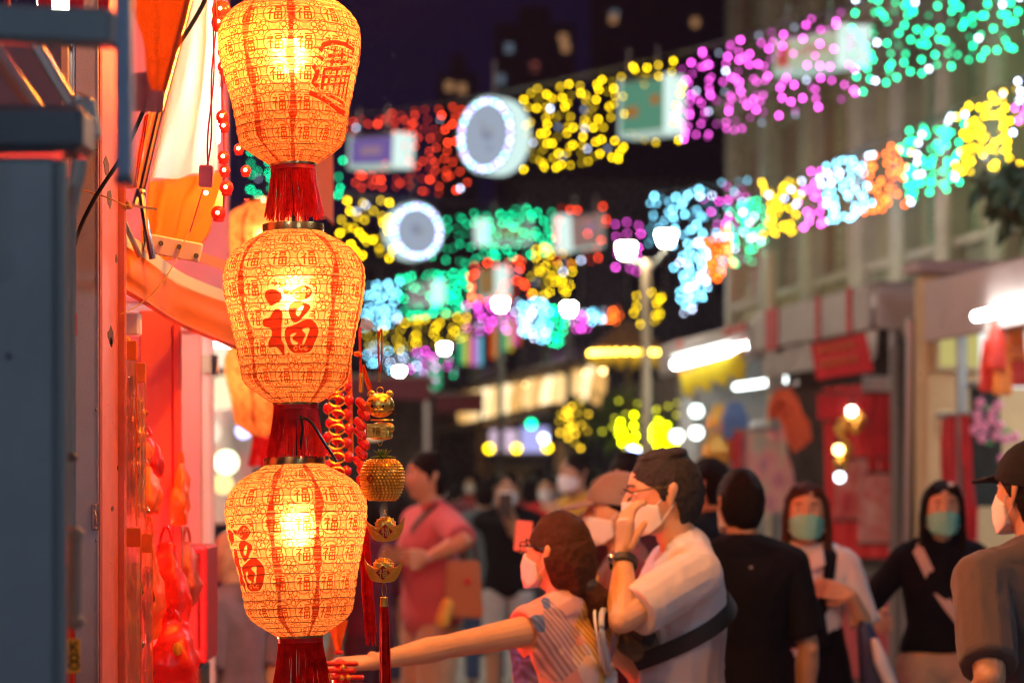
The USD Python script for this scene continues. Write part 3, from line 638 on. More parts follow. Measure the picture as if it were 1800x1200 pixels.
# orange flag and patterned cloth
fl = Thing("cloth_flag", "orange cloth bag hanging askew from a stall corner", "flag", P(1385, 735, 18.6))
fl.part("cloth", cloth(P(1400, 795, 18.6), P(1428, 770, 18.4), P(1386, 682, 18.5), P(1358, 700, 18.7), 12, 16, .05, 1.5, seed=4), ORC); fl.part("flap", cloth(P(1346, 736, 18.7), P(1362, 734, 18.65), P(1386, 682, 18.55), P(1364, 684, 18.68), 8, 10, .03, 1.2, seed=6), ORC)
fl.part("pole", tube([P(1330, 690, 18.9), P(1400, 672, 18.4)], .018, 6), STEELP)
pt_ = Thing("patterned_cloth", "pinkish floral tablecloth hung up as a stall side, below the orange cloth bag", "cloth", P(1345, 820, 18.9))
usdkit.material(stage, "/World/Looks/floral_cloth", {"tc": ("texture_coordinate", {}), "v": ("voronoi_texture", {"scale": 5.5, "randomness": .8}), "r": ("rgb_ramp", {"ramp": [(0, (.55, .10, .08)), (.25, (.38, .22, .30)), (.4, (.62, .22, .24)), (.6, (.52, .34, .28)), (.8, (.36, .34, .30))]}), "p": ("principled_bsdf", {"roughness": .8})}, [("tc.object", "v.vector"), ("v.distance", "r.fac"), ("r.color", "p.base_color")], surface="p.BSDF")
pt_.part("cloth", cloth(P(1290, 900, 19.2), P(1410, 900, 18.6), P(1376, 752, 18.8), P(1296, 758, 19.2), 20, 20, .03, 3, seed=9), "/World/Looks/floral_cloth"); pt_.part("red_edge", cloth(P(1286, 830, 19.15), P(1300, 830, 19.1), P(1304, 756, 19.1), P(1292, 758, 19.15), 5, 10, .01, 1), REDC); pt_.part("rail", tube([P(1286, 756, 19.25), P(1382, 750, 18.75)], .015, 6), STEELP)
# D: stall with the big LED tube and yellow fringe
sD, oD = stall(20.5, 4.2, "stall with a slanting white tube light and yellow fringe, left of the orange flag", 2.80, CANVD, wall=mat("stall_white_wall", (.55, .56, .55), .6))
for k, s in enumerate((.15, .85, 3.0)): sD.part("fascia_patch", sbox(oD, s, s + .14 + .45 * (k == 0), -.19, -.172, 2.62, 2.86, .004), REDC)
tl_ = Thing("tube_light", "long bright white tube light slanting over the yellow fringe", "lamp", P(1252, 620, 22)); tl_.part("tube", tube([P(1188, 640, 23.2), P(1318, 605, 20.6)], .040, 10), TUBEL)
tl_.part("batten", bar(P(1184, 634, 23.25) + EZv * .06, P(1322, 599, 20.55) + EZv * .06, .10, .05, .01), CANV)
for q_ in (P(1186, 640, 23.24), P(1321, 604, 20.54)): tl_.part("end_cap", sph(q_, .05, 10), CANV)
fg = Thing("fringe_banner", "yellow scalloped fringe on a red band under the long tube light", "banner", P(1255, 655, 22))
fg.part("band", cloth(P(1196, 668, 23.1), P(1316, 626, 20.7), P(1314, 616, 20.7), P(1194, 648, 23.1), 30, 4, .01, 4), mat("orange_red_band", (.65, .08, .03), .6))
for k in range(11):
    w = (k + .5) / 11; c_ = P(1200 + 108 * w, 668 - 38 * w, 23.0 - 2.3 * w); hgt = .16 + .05 * math.sin(k * 2.1)
    fg.part("fringe_tongue", Manifold.hull_points(np.array([c_ + [-.05, .04, .06], c_ + [.05, -.04, .06], c_ + [-.05, .06, .06], c_ + [.05, -.02, .06], c_ + [0, 0, -hgt], c_ + [.03, .02, -hgt * .8], c_ + [-.03, .0, -hgt * .8]])), mat("yellow_felt", (.85, .66, .03), .7, trans=.3))
sD.part("light_shelf", sbox(oD, .3, 3.9, .2, 1.2, 1.98, 2.04, .01), mat("white_paint", (.7, .72, .72), .4)); sD.part("inner_tube", tube([fr(oD, .5, .5, 2.42), fr(oD, 3.6, .5, 2.42)], .03, 8), TUBES)
sD.part("white_post", sbox(oD, 3.55, 3.75, -.05, .12, 0, 2.3, .02), LK["white_paint"])
for k, (x, y, cc) in enumerate(((1224, 722, (.85, 1, .95)), (1190, 766, (.9, 1, .85)), (1224, 760, (.9, 1, .95)))):
    p_ = P(x, y, 23.0); g = Thing("stall_bulb", ["cool bulb under the yellow fringe stall's shelf", "cool bulb left of the white post", "cool bulb on the white post"][k], "bulb", p_); g.part("glass", sph(p_, .06, 10), em("cool_bulb_%d" % k, cc, 6), smooth=True); g.part("socket", tube([p_ + EZv * .05, p_ + EZv * .14], .025, 8), WOODD)
for k, (x, y, m) in enumerate(((1266, 740, GD), (1280, 775, ORC), (1258, 790, GD), (1292, 735, mat("blue_packet", (.1, .2, .5), .4)))):
    p_ = P(x, y, 22.2 - .15 * k); g = Thing("hanging_packet", ["gold packet hanging in the yellow fringe stall", "orange packet low in the yellow fringe stall", "gold packet lowest in the yellow fringe stall", "blue packet right in the yellow fringe stall"][k], "packet", p_); g.part("bag", soft(Manifold.hull_points(np.array([(sx * w, sy * d_, z) for sx in (-1, 1) for sy in (-1, 1) for z, w, d_ in ((.15, .06, .02), (.0, .12, .04), (-.18, .11, .03))])).translate(tuple(p_)), .04, 3), m); g.part("hang_tab", cbox(p_ + EZv * .18, (.05, .006, .06)), CANV)
# E: parasol ringed with yellow bulbs
um = Thing("lit_parasol", "parasol whose rim is ringed with yellow bulbs, over the potted greenery", "parasol", P(1104, 800, 29) * [1, 1, 0])
cu = P(1104, 612, 29); ru = S(66, 29)
um.part("canopy", revolve([(.02, .34), (ru * .5, .20), (ru, .0), (ru * .98, -.03), (ru * .48, .16), (.02, .29)], 16, cu), mat("parasol_canvas", (.25, .12, .05), .7, trans=.2)); um.part("pole", tube([cu + EZv * .32, cu * [1, 1, 0]], .03, 8), WOODD)
for k in range(26):
    a = k * 2 * math.pi / 26; p_ = cu + [ru * math.cos(a), ru * math.sin(a), -.06]
    ic = trimesh.creation.icosphere(subdivisions=0, radius=.03); um.part("rim_bulb", (np.array(ic.vertices) + p_, np.array(ic.faces)), em("parasol_bulb", (1.0, .70, .08), 20), smooth=True)
for k in range(14):
    a = k * 2 * math.pi / 14; p_ = cu + [ru * .9 * math.cos(a), ru * .9 * math.sin(a), -.20]
    um.part("fringe", Manifold.hull_points(np.array([p_ + [-.1, 0, .12], p_ + [.1, .01, .12], p_ + [0, .02, -.05], p_ + [0, -.02, .12]])), mat("gold_fringe", (.55, .38, .04), .6))
# F: food stall with a slanting row of glowing warm lamps
oF = np.array([along(3.0, 30.5), 30.5, 0])
ff = Thing("food_stall", "food stall under a slanting row of warm glowing paper lamps, in the middle distance", "market stall", oF)
ff.part("shelf_board", bar(P(792, 758, 41), P(1000, 712, 33), .5, .07, .01), mat("pale_timber", (.5, .32, .16), .6, var=.2, vs=4)); ff.part("roof_board", bar(P(800, 690, 41.5), P(1058, 634, 31.6), .9, .05, .01), WOODD)
for x, Y in ((846, 39), (985, 33.5)): ff.part("post", bar(P(x, 745, Y), P(x, 745, Y) * [1, 1, 0], .16, .16, .01), LK["pale_timber"])
ff.part("back_wall", sbox(oF, .2, 9.0, 1.9, 2.0, 0, 2.9, 0), WOODD); ff.part("counter", sbox(oF, .2, 9.0, .1, .8, .0, .95, .02), WOODD)
PLAMP = [em("paper_lamp_%d" % k, c_, s_) for k, (c_, s_) in enumerate((((1.0, .64, .26), 1.35), ((1.0, .54, .16), .95), ((1.0, .76, .42), 1.9)))]
ROW = [(818, 700, 1), (834, 699, 0), (852, 695, 2), (870, 692, 0), (888, 688, 2), (908, 684, 1), (934, 676, 0), (950, 674, 1), (964, 676, 2), (982, 672, 0), (1012, 660, 1), (1018, 672, 0), (1040, 658, 2), (1050, 668, 1)]
for k, (x, y, lv) in enumerate(ROW):
    Y = 41.0 - (x - 800) / 258 * 9.2; c_ = P(x, y + 14, Y); hh = S(28 if k < 10 else 33, Y)
    g = Thing("paper_lamp", "warm tall paper lamp, " + ["first from the left end", "second from the left end", "third from the left end", "fourth from the left end", "fifth from the left end", "sixth from the left end", "seventh from the left end", "eighth from the left end", "ninth from the left end", "last before the gap", "first after the gap", "second after the gap", "third after the gap", "last at the right end"][k] + " of the glowing row", "lamp", c_, "row of glowing paper lamps")
    g.part("shade", xf(revolve([(.02, -hh), (.08, -hh), (.105, -hh * .6), (.115, 0), (.10, hh * .7), (.06, hh), (.02, hh)], 12), rx(-.12) @ ry(.16), c_), PLAMP[lv], smooth=50); g.part("cord", tube([c_ + EZv * hh * .95, c_ + EZv * (hh + .15)], .008, 4), WOODD)
for k in range(18):
    x = 806 + 254 * k / 17; Y = 41.4 - (x - 800) / 258 * 9.4; p_ = P(x, 704 - 56 * k / 17 + 4 * math.sin(k * 2.3), Y)
    ic = trimesh.creation.icosphere(subdivisions=0, radius=.035); ff.part("edge_bulb", (np.array(ic.vertices) + p_, np.array(ic.faces)), em("edge_bulb_warm", (1.0, .62, .22), 13), smooth=True)
# shop display below it
sd = Thing("display_case", "brightly lit display case with violet and yellow lights under the food stall", "display case", P(905, 780, 38))
sd.part("case", cbox(P(908, 778, 38.3), (S(112, 38), .4, S(46, 38)), .03), mat("case_frame", (.2, .2, .22), .4)); sd.part("lit_panel", cbox(P(885, 774, 38.05), (S(46, 38), .05, S(38, 38)), .01), em("case_panel_pink", (.85, .62, .80), .9)); sd.part("lit_panel", cbox(P(940, 772, 38.05), (S(48, 38), .05, S(44, 38)), .01), em("case_panel_blue", (.50, .50, 1.0), 1.0))
sd.part("legs", cbox(P(908, 806, 38.3) * [1, 1, 0] + [0, 0, (EYE - .02) / 2], (S(100, 38), .3, EYE - .06), .01), WOODD)
for k, (x, y, cc) in enumerate(((860, 788, "yellow"), (908, 788, "yellow"), (962, 786, "yellow"), (934, 745, "green"), (956, 770, "white"))):
    ic = trimesh.creation.icosphere(subdivisions=1, radius=.065); p_ = P(x, y, 37.7); sd.part("bulb", (np.array(ic.vertices) + p_, np.array(ic.faces)), em("case_bulb_" + cc, HUE[cc], 9), smooth=True)
# greenery with lights
def foliage(center, rad, n, size, seed, droop=0.0):
    rg = np.random.default_rng(seed); out_v, out_f, k = [], [], 0
    cl = rg.normal(size=(14, 3)); cl = cl / np.linalg.norm(cl, axis=1, keepdims=True) * rg.uniform(.35, .95, (14, 1))
    for i in range(n):
        c_ = cl[rg.integers(14)] * rad + rg.normal(size=3) * np.array(rad) * .24 + center
        d = rg.normal(size=3); d[2] -= droop * 2; d /= np.linalg.norm(d); s_ = np.cross(d, rg.normal(size=3)); s_ /= np.linalg.norm(s_); L = size * rg.uniform(.6, 1.3); up = np.cross(s_, d)
        q_ = np.array([c_, c_ + d * L * .5 + s_ * L * .2 + up * L * .05, c_ + d * L, c_ + d * L * .5 - s_ * L * .2 + up * L * .05]); out_v.append(q_); out_f.append([[k, k + 1, k + 2], [k, k + 2, k + 3]]); k += 4
    return np.vstack(out_v), np.vstack(out_f)
LEAFD = mat("dark_foliage", (.035, .065, .025), .55, var=.35, vs=6, trans=.2)
def tree(base, trunk_h, center, rad, n, size, seed, label, droop=0.0, limbs=()):
    t = Thing("street_tree", label, "tree", base); base = np.array(base, float); center = np.array(center, float)
    t.part("trunk", tube(spline([base, base + EZv * trunk_h * .5 + [.05, .02, 0], (base + EZv * trunk_h) * .7 + center * .3, center], 14), np.linspace(.13, .04, 14), 8), mat("bark", (.09, .07, .05), .85, var=.3, vs=9, bump=.5, bs=30))
    rg = np.random.default_rng(seed + 1)
    for k in range(5):
        d = rg.normal(size=3); d[2] = abs(d[2]) * .6; d /= np.linalg.norm(d); b0 = base + EZv * trunk_h * (.75 + .05 * k); t.part("limb", tube(spline([b0, b0 * .5 + (center + d * rad) * .5 + [0, 0, .1], center + d * np.array(rad) * .8], 8), np.linspace(.05, .012, 8), 6), LK["bark"])
    t.part("crown", foliage(center, rad, n, size, seed, droop), LEAFD, smooth=False, kind="stuff"); return t
tree(P(1128, 800, 29.5) * [1, 1, 0], 1.7, P(1128, 745, 29.5), (.55, .6, .42), 2600, .13, 5, "small leafy tree wound with yellow-green lights behind the man in glasses")
tree(P(1010, 800, 31) * [1, 1, 0], 1.8, P(1020, 745, 31), (.30, .4, .30), 900, .12, 6, "small tree with amber lights right of the display case")
tree((4.3, 13.2, 0), 3.2, P(1808, 312, 13.0), (.20, .4, .17), 260, .18, 7, "dark broad-leaved tree reaching in at the right edge under the yellow net", 1.2)
rs = random.Random(21)
gl = Thing("garland_lights", "cluster of vivid yellow-green lights in the small leafy tree", "lights", P(1140, 768, 29))
for k in range(64):
    x, y = (rs.gauss(1160, 16), rs.gauss(765, 11)) if k < 44 else (rs.gauss(1098, 9), rs.gauss(770, 8)) if k < 58 else (rs.uniform(1080, 1190), rs.uniform(728, 750))
    ic = trimesh.creation.icosphere(subdivisions=0, radius=.024); gl.part("bulb", (np.array(ic.vertices) + P(x, y, 28.8 + rs.uniform(-.3, .2)), np.array(ic.faces)), em("garland_lime", (.78, .85, .0), 20), smooth=True)
for k in range(5):
    ic = trimesh.creation.icosphere(subdivisions=0, radius=.028); gl.part("blue_bulb", (np.array(ic.vertices) + P(1106 + rs.gauss(0, 8), 789 + rs.gauss(0, 3), 28.4), np.array(ic.faces)), em("garland_blue", (.35, .45, 1.0), 14), smooth=True)
for k in range(26): 
    ic = trimesh.creation.icosphere(subdivisions=0, radius=.018); gl.part("dim_bulb", (np.array(ic.vertices) + P(rs.uniform(1056, 1196), rs.uniform(700, 790), 28.9 + rs.uniform(-.3, .2)), np.array(ic.faces)), em("garland_dim", (.50, .48, .02), 7), smooth=True)
gl.part("wire", tube(spline([P(1080, 760, 28.8), P(1110, 775, 28.7), P(1150, 765, 28.7), P(1192, 770, 28.8)], 16), .006, 4), WIREB)
ga = Thing("garland_lights", "dim amber lights in the small tree right of the display case", "lights", P(1010, 750, 30.5))
for k in range(30):
    ic = trimesh.creation.icosphere(subdivisions=0, radius=.022); ga.part("bulb", (np.array(ic.vertices) + P(rs.gauss(1005, 16), rs.gauss(745, 18), 30.4 + rs.uniform(-.3, .2)), np.array(ic.faces)), em("garland_amber%d" % (k % 2), ((1.0, .6, .02), (.8, .5, .02))[k % 2], (8, 3)[k % 2]), smooth=True)
ga.part("wire", tube(spline([P(985, 720, 30.4), P(1005, 748, 30.3), P(1030, 775, 30.4)], 12), .006, 4), WIREB)
# dim stalls further left behind the crowd, one with a cool lamp
for k, (x, Y, w, lab, cc) in enumerate(((735, 40, 2.2, "dim stall behind the gold pineapple, lit by one cool lamp", (.6, .95, 1.0)), (655, 32, 1.6, "dim stall at the left just beyond the lanterns", (1.0, .55, .3)))):
    c_ = P(x, 800, Y) * [1, 1, 0]; t = Thing("market_stall", lab, "market stall", c_)
    t.part("roof", cbox(c_ + EZv * 2.75, (w, 2.2, .08), .02), CANVD); t.part("fascia", cbox(c_ + [0, -1.13, 2.6], (w, .04, .28), .01), mat("maroon_canvas", (.16, .02, .04), .7)); t.part("back_wall", cbox(c_ + [0, 1.0, 1.3], (w, .05, 2.6)), WOODD); t.part("counter", cbox(c_ + [0, -.6, .45], (w - .2, .6, .9), .02), WOODD)
    for s in (-1, 1): t.part("post", bar(c_ + [s * (w / 2 - .05), -1, 0], c_ + [s * (w / 2 - .05), -1, 2.72], .06, .06), STEELP)
    t.part("lamp", sph(P(x - 20 * (1 - k), 762, Y - .9), (.16, .07, .07), 10), em("cool_stall_lamp_%d" % k, cc, (4.0, 1.6)[k]), smooth=True)

# ================================================================== lanterns
RMAX, LH = 0.146, 0.352        # widest radius and height of the cloth body


def lantern_print(W=2600, H=1300):
    """Draws the printed cloth, unrolled: ink (fine brown-red lines) and big (the large red characters and seam ribbons), as two arrays. Row 0 is the top."""
    SSX = W / (2 * math.pi * RMAX)           # pixels per metre
    AH = H / SSX                             # metres of cloth from top to bottom
    ink, big = Image.new("L", (W, H), 0), Image.new("L", (W, H), 0)
    d, b = ImageDraw.Draw(ink), ImageDraw.Draw(big)

    def fu(draw, cx, cy, r, wd, val=255):
        def ln(*q): draw.line([(cx + x * r, cy - y * r) for x, y in q], fill=val, width=wd, joint="curve")
        ln((-.62, .95), (-.45, .72)); ln((-.95, .5), (-.2, .5)); ln((-.25, .5), (-.55, .1), (-.98, -.2)); ln((-.55, .2), (-.55, -1)); ln((-.45, .0), (-.2, -.2))
        ln((.0, .88), (.98, .88)); ln((.15, .62), (.85, .62), (.85, .25), (.15, .25), (.15, .62)); ln((.05, 0), (.95, 0), (.95, -.95), (.05, -.95), (.05, 0)); ln((.5, 0), (.5, -.95)); ln((.05, -.47), (.95, -.47))

    step = 0.0605 * SSX; nx = round(W / step); sx = W / nx; rows = int(H / step) + 2
    g = step / 2
    # fine cloud scales everywhere
    k = sx / 4
    for jj in range(int(H / (k * .5)) + 3):
        for ii in range(-1, nx * 4 + 2):
            x, y = ii * k + (k / 2 if jj % 2 else 0), jj * k * .5
            for rr in (k * .50, k * .36, k * .22):
                d.arc([x - rr, y - rr, x + rr, y + rr], 180, 360, fill=150, width=3)
    for j in range(-1, rows):
        for i in range(-1, nx + 1):
            x, y = (i + .25) * sx, j * step + g * .4
            r = step * .36
            d.ellipse([x - r * 1.12, y - r * 1.12, x + r * 1.12, y + r * 1.12], fill=0, outline=235, width=6)
            for q in range(36):
                a = q * math.pi / 18; d.ellipse([x + math.cos(a) * r * 1.02 - 2, y + math.sin(a) * r * 1.02 - 2, x + math.cos(a) * r * 1.02 + 2, y + math.sin(a) * r * 1.02 + 2], fill=190)
            fu(d, x, y, r * .74, 9, 255)
            x, y = (i + .75) * sx, j * step + g * 1.4; r = step * .34
            d.ellipse([x - r, y - r, x + r, y + r], fill=0, outline=210, width=4)
            for q in range(6):
                a = q * math.pi / 3 + .26; px, py, pr = x + math.cos(a) * r * .58, y + math.sin(a) * r * .58, r * .31
                d.ellipse([px - pr, py - pr, px + pr, py + pr], outline=245, width=6)
                d.line([x, y, x + math.cos(a) * r * .3, y + math.sin(a) * r * .3], fill=225, width=5)
            d.ellipse([x - r * .14, y - r * .14, x + r * .14, y + r * .14], outline=235, width=3)
    # panels: three wide ones (82 deg) with a character between three narrow ones (38 deg); seams are ribbons of the same print in deep red
    rs = random.Random(3)
    cy = H * .50 + .026 * SSX
    for p in range(3):
        c = (60 + 120 * p) / 360 * W
        R = 0.057 * SSX
        pt = lambda x, y: (c + x * R, cy - y * R)
        if p == 1: pass
        elif p == 0:    # a fat brush-written character for good fortune
            blobs = [[(-.78, .92), (-.5, 1.0), (-.22, .86), (-.2, .62), (-.42, .5), (-.62, .42), (-.8, .68)],
                     [(-.1, .98), (.2, .95), (.55, 1.12), (.85, 1.02), (.9, .8), (.68, .62), (.36, .6), (.2, .74), (-.08, .82)],
                     [(.08, .38), (.3, .55), (.62, .52), (.88, .36), (.7, .1), (.5, -.1), (.25, -.2), (.08, .05)],
                     [(-.1, -.42), (.25, -.28), (.75, -.08), (1.1, -.2), (1.28, -.55), (1.12, -.95), (.9, -1.25), (.4, -1.3), (.1, -1.22), (-.12, -.85)],
                     [(-.55, .22), (-.38, .3), (-.2, .2), (-.22, -.1), (-.28, -.45), (-.3, -.8), (-.2, -1.0), (-.22, -1.38), (-.5, -1.1), (-.85, -1.08), (-.9, -.9), (-.72, -.65), (-.74, -.4), (-1.02, -.3), (-1.0, -.05), (-.74, .0)]]
            def fat(q):
                q = np.array([pt(*z) for z in q + q[:1]]); t = np.arange(len(q)); from_ = np.linspace(0, len(q) - 1, 90)
                from scipy.interpolate import CubicSpline
                return [tuple(z) for z in CubicSpline(t, q, bc_type="periodic")(from_)]
            for bl in blobs:
                o = fat(bl); d.line(o + o[:1], fill=0, width=34); d.polygon(o, fill=60); b.polygon(o, fill=250); d.line(o + o[:1], fill=0, width=9)
                ctr = np.mean(o, 0); o2 = [tuple(ctr + (np.array(z) - ctr) * 1.1) for z in o]; d.line(o2 + o2[:1], fill=200, width=3)
            hole = [[(.33, .2), (.6, .4), (.56, .22), (.42, .02)], [(.62, -.42), (.86, -.38), (.84, -.6), (.66, -.98), (.6, -.86), (.72, -.66), (.6, -.52)], [(.12, -.62), (.34, -.58), (.22, -.7), (.22, -.82), (.42, -.95), (.2, -1.0), (.08, -.82)]]
            for q in hole: o = fat(q); b.polygon(o, fill=0); d.polygon(o, fill=0); d.line(o + o[:1], fill=230, width=4)
            for x, y, r in ((.16, .82, .09), (.36, .8, .11), (.62, .93, .09), (.8, .9, .07), (.3, -1.12, .09), (.55, -1.08, .11), (.75, -1.12, .08)):
                X, Y = pt(x, y); r *= R; b.arc([X - r, Y - r, X + r, Y + r], 20, 330, fill=0, width=6); d.arc([X - r, Y - r, X + r, Y + r], 20, 330, fill=230, width=4)
        else:           # an ornate lucky phrase written together in the shape of a boat
            def st(w, *q): b.line([pt(*z) for z in q], fill=250, width=w, joint="curve"); d.line([pt(*z) for z in q], fill=0, width=w + 8, joint="curve"); 
            for w, q in ((30, ((-.75, .75), (-.6, 1.0), (-.1, 1.12), (.55, 1.1))), (24, ((.5, 1.32), (.5, 1.0))), (26, ((.5, 1.08), (1.0, 1.0), (.9, .8))), (26, ((-.85, .6), (-.6, .45))), (32, ((-1.0, .25), (-.78, .0), (-.95, -.35), (-.7, -.55))),
                         (22, ((-.4, .62), (.3, .72))), (22, ((-.5, .4), (.6, .5))), (22, ((-.1, .98), (-.2, .3))), (22, ((.25, .95), (.3, .35))), (26, ((-.55, .1), (.9, .35))), (26, ((-.5, .1), (-.55, -.6))), (22, ((-.2, .2), (-.28, -.6))), (22, ((.12, .25), (.06, -.65))), (22, ((.42, .3), (.38, -.75))), (22, ((.72, .32), (.7, -.8))), (24, ((1.0, .4), (.98, -.85))),
                         (16, ((-.5, -.15), (.95, .05))), (16, ((-.5, -.42), (.95, -.2))), (16, ((.3, .75), (.95, .7))), (16, ((.62, .95), (.66, .5))), (34, ((-1.1, -.72), (-.6, -.85), (0, -1.05), (.6, -1.25), (1.15, -1.3))), (20, ((-.3, -.75), (.9, -.95)))):
                st(w, *q)
            for _ in range(120):
                X, Y = pt(rs.uniform(-.9, 1.0), rs.uniform(-1.1, 1.0)); r = rs.uniform(4, 9)
                b.ellipse([X - r, Y - r, X + r, Y + r], outline=0, width=3)
                d.ellipse([X - r, Y - r, X + r, Y + r], outline=235, width=2)
        for s in (-41, 41):
            x = (60 + 120 * p + s) / 360 * W
            for y in range(0, H, 3):
                w = 19 + 8 * math.sin(y * .021 + p * 2 + s) + rs.uniform(-4, 4); xx = x + 7 * math.sin(y * .013 + s)
                for X0 in (xx - W, xx, xx + W): b.line([X0 - w, y, X0 + w, y], fill=int(rs.choice((255, 245, 225, 190, 120))), width=3)
    I, B = np.asarray(ink, float) / 255, np.asarray(big, float) / 255
    return I, B, AH


def lantern_profile():
    """(r, z) of the cloth from bottom to top: narrow foot, straight flare, round shoulder, narrow neck."""
    k = np.array([(.047, 0), (.060, .008), (.074, .0175), (.092, .0300), (.1055, .044), (.1125, .069), (.1185, .109), (.136, .187), (.1435, .227), (.1463, .258), (.1440, .280), (.136, .297), (.111, .3245), (.085, .340), (.070, .348), (.062, .354)])
    p = spline(k, 700); d = np.r_[0, np.cumsum(np.linalg.norm(np.diff(p, axis=0), axis=1))]
    return p, d


usdkit.material(stage, "/World/Looks/printed_silk", {
    "ink": ("attribute", {"attribute": "ink"}), "big": ("attribute", {"attribute": "big"}),
    "c1": ("mix", {"color1": (0.98, 0.54, 0.19), "color2": (0.55, 0.060, 0.003)}),
    "c2": ("mix", {"color2": (0.34, 0.012, 0.004)}),
    "d": ("diffuse_bsdf", {}), "t": ("translucent_bsdf", {}), "m": ("mix_closure", {"fac": 0.72}),
    "rf": ("refraction_bsdf", {"color": (1.0, 0.58, 0.17), "roughness": 0.60, "IOR": 1.25}), "x": ("transparent_bsdf", {"color": (1.0, 0.5, 0.12)}), "xf": ("math", {"math_type": "multiply_add", "value2": -0.24, "value3": 0.36}), "o": ("mix_closure", {}), "o2": ("mix_closure", {"fac": 0.02})},
    [("ink.fac", "c1.fac"), ("c1.color", "c2.color1"), ("big.fac", "c2.fac"), ("c2.color", "d.color"), ("c2.color", "rf.color"), ("c2.color", "t.color"), ("d.BSDF", "m.closure1"), ("t.BSDF", "m.closure2"),
     ("big.fac", "xf.value1"), ("xf.value", "o.fac"), ("m.closure", "o.closure1"), ("rf.BSDF", "o.closure2"), ("o.closure", "o2.closure1"), ("x.BSDF", "o2.closure2")], surface="o2.closure")
GOLD = mat("polished_gold", (1.0, 0.58, 0.11), 0.34, 1.0, bump=0.15, bs=160)
BRASS = mat("brass_band", (0.95, 0.62, 0.22), 0.25, 1.0)
RED_SILK = mat("red_silk", (0.78, 0.014, 0.016), 0.45, var=0.25, vs=40, trans=0.35)
WIRE = mat("dark_red_wire", (0.30, 0.03, 0.01), 0.5)
BULB = em("lantern_bulb_glow", (1.0, 0.62, 0.29), 118.0)
BLACKP = mat("black_plastic", (0.012, 0.012, 0.014), 0.4)

NHOOP = 24


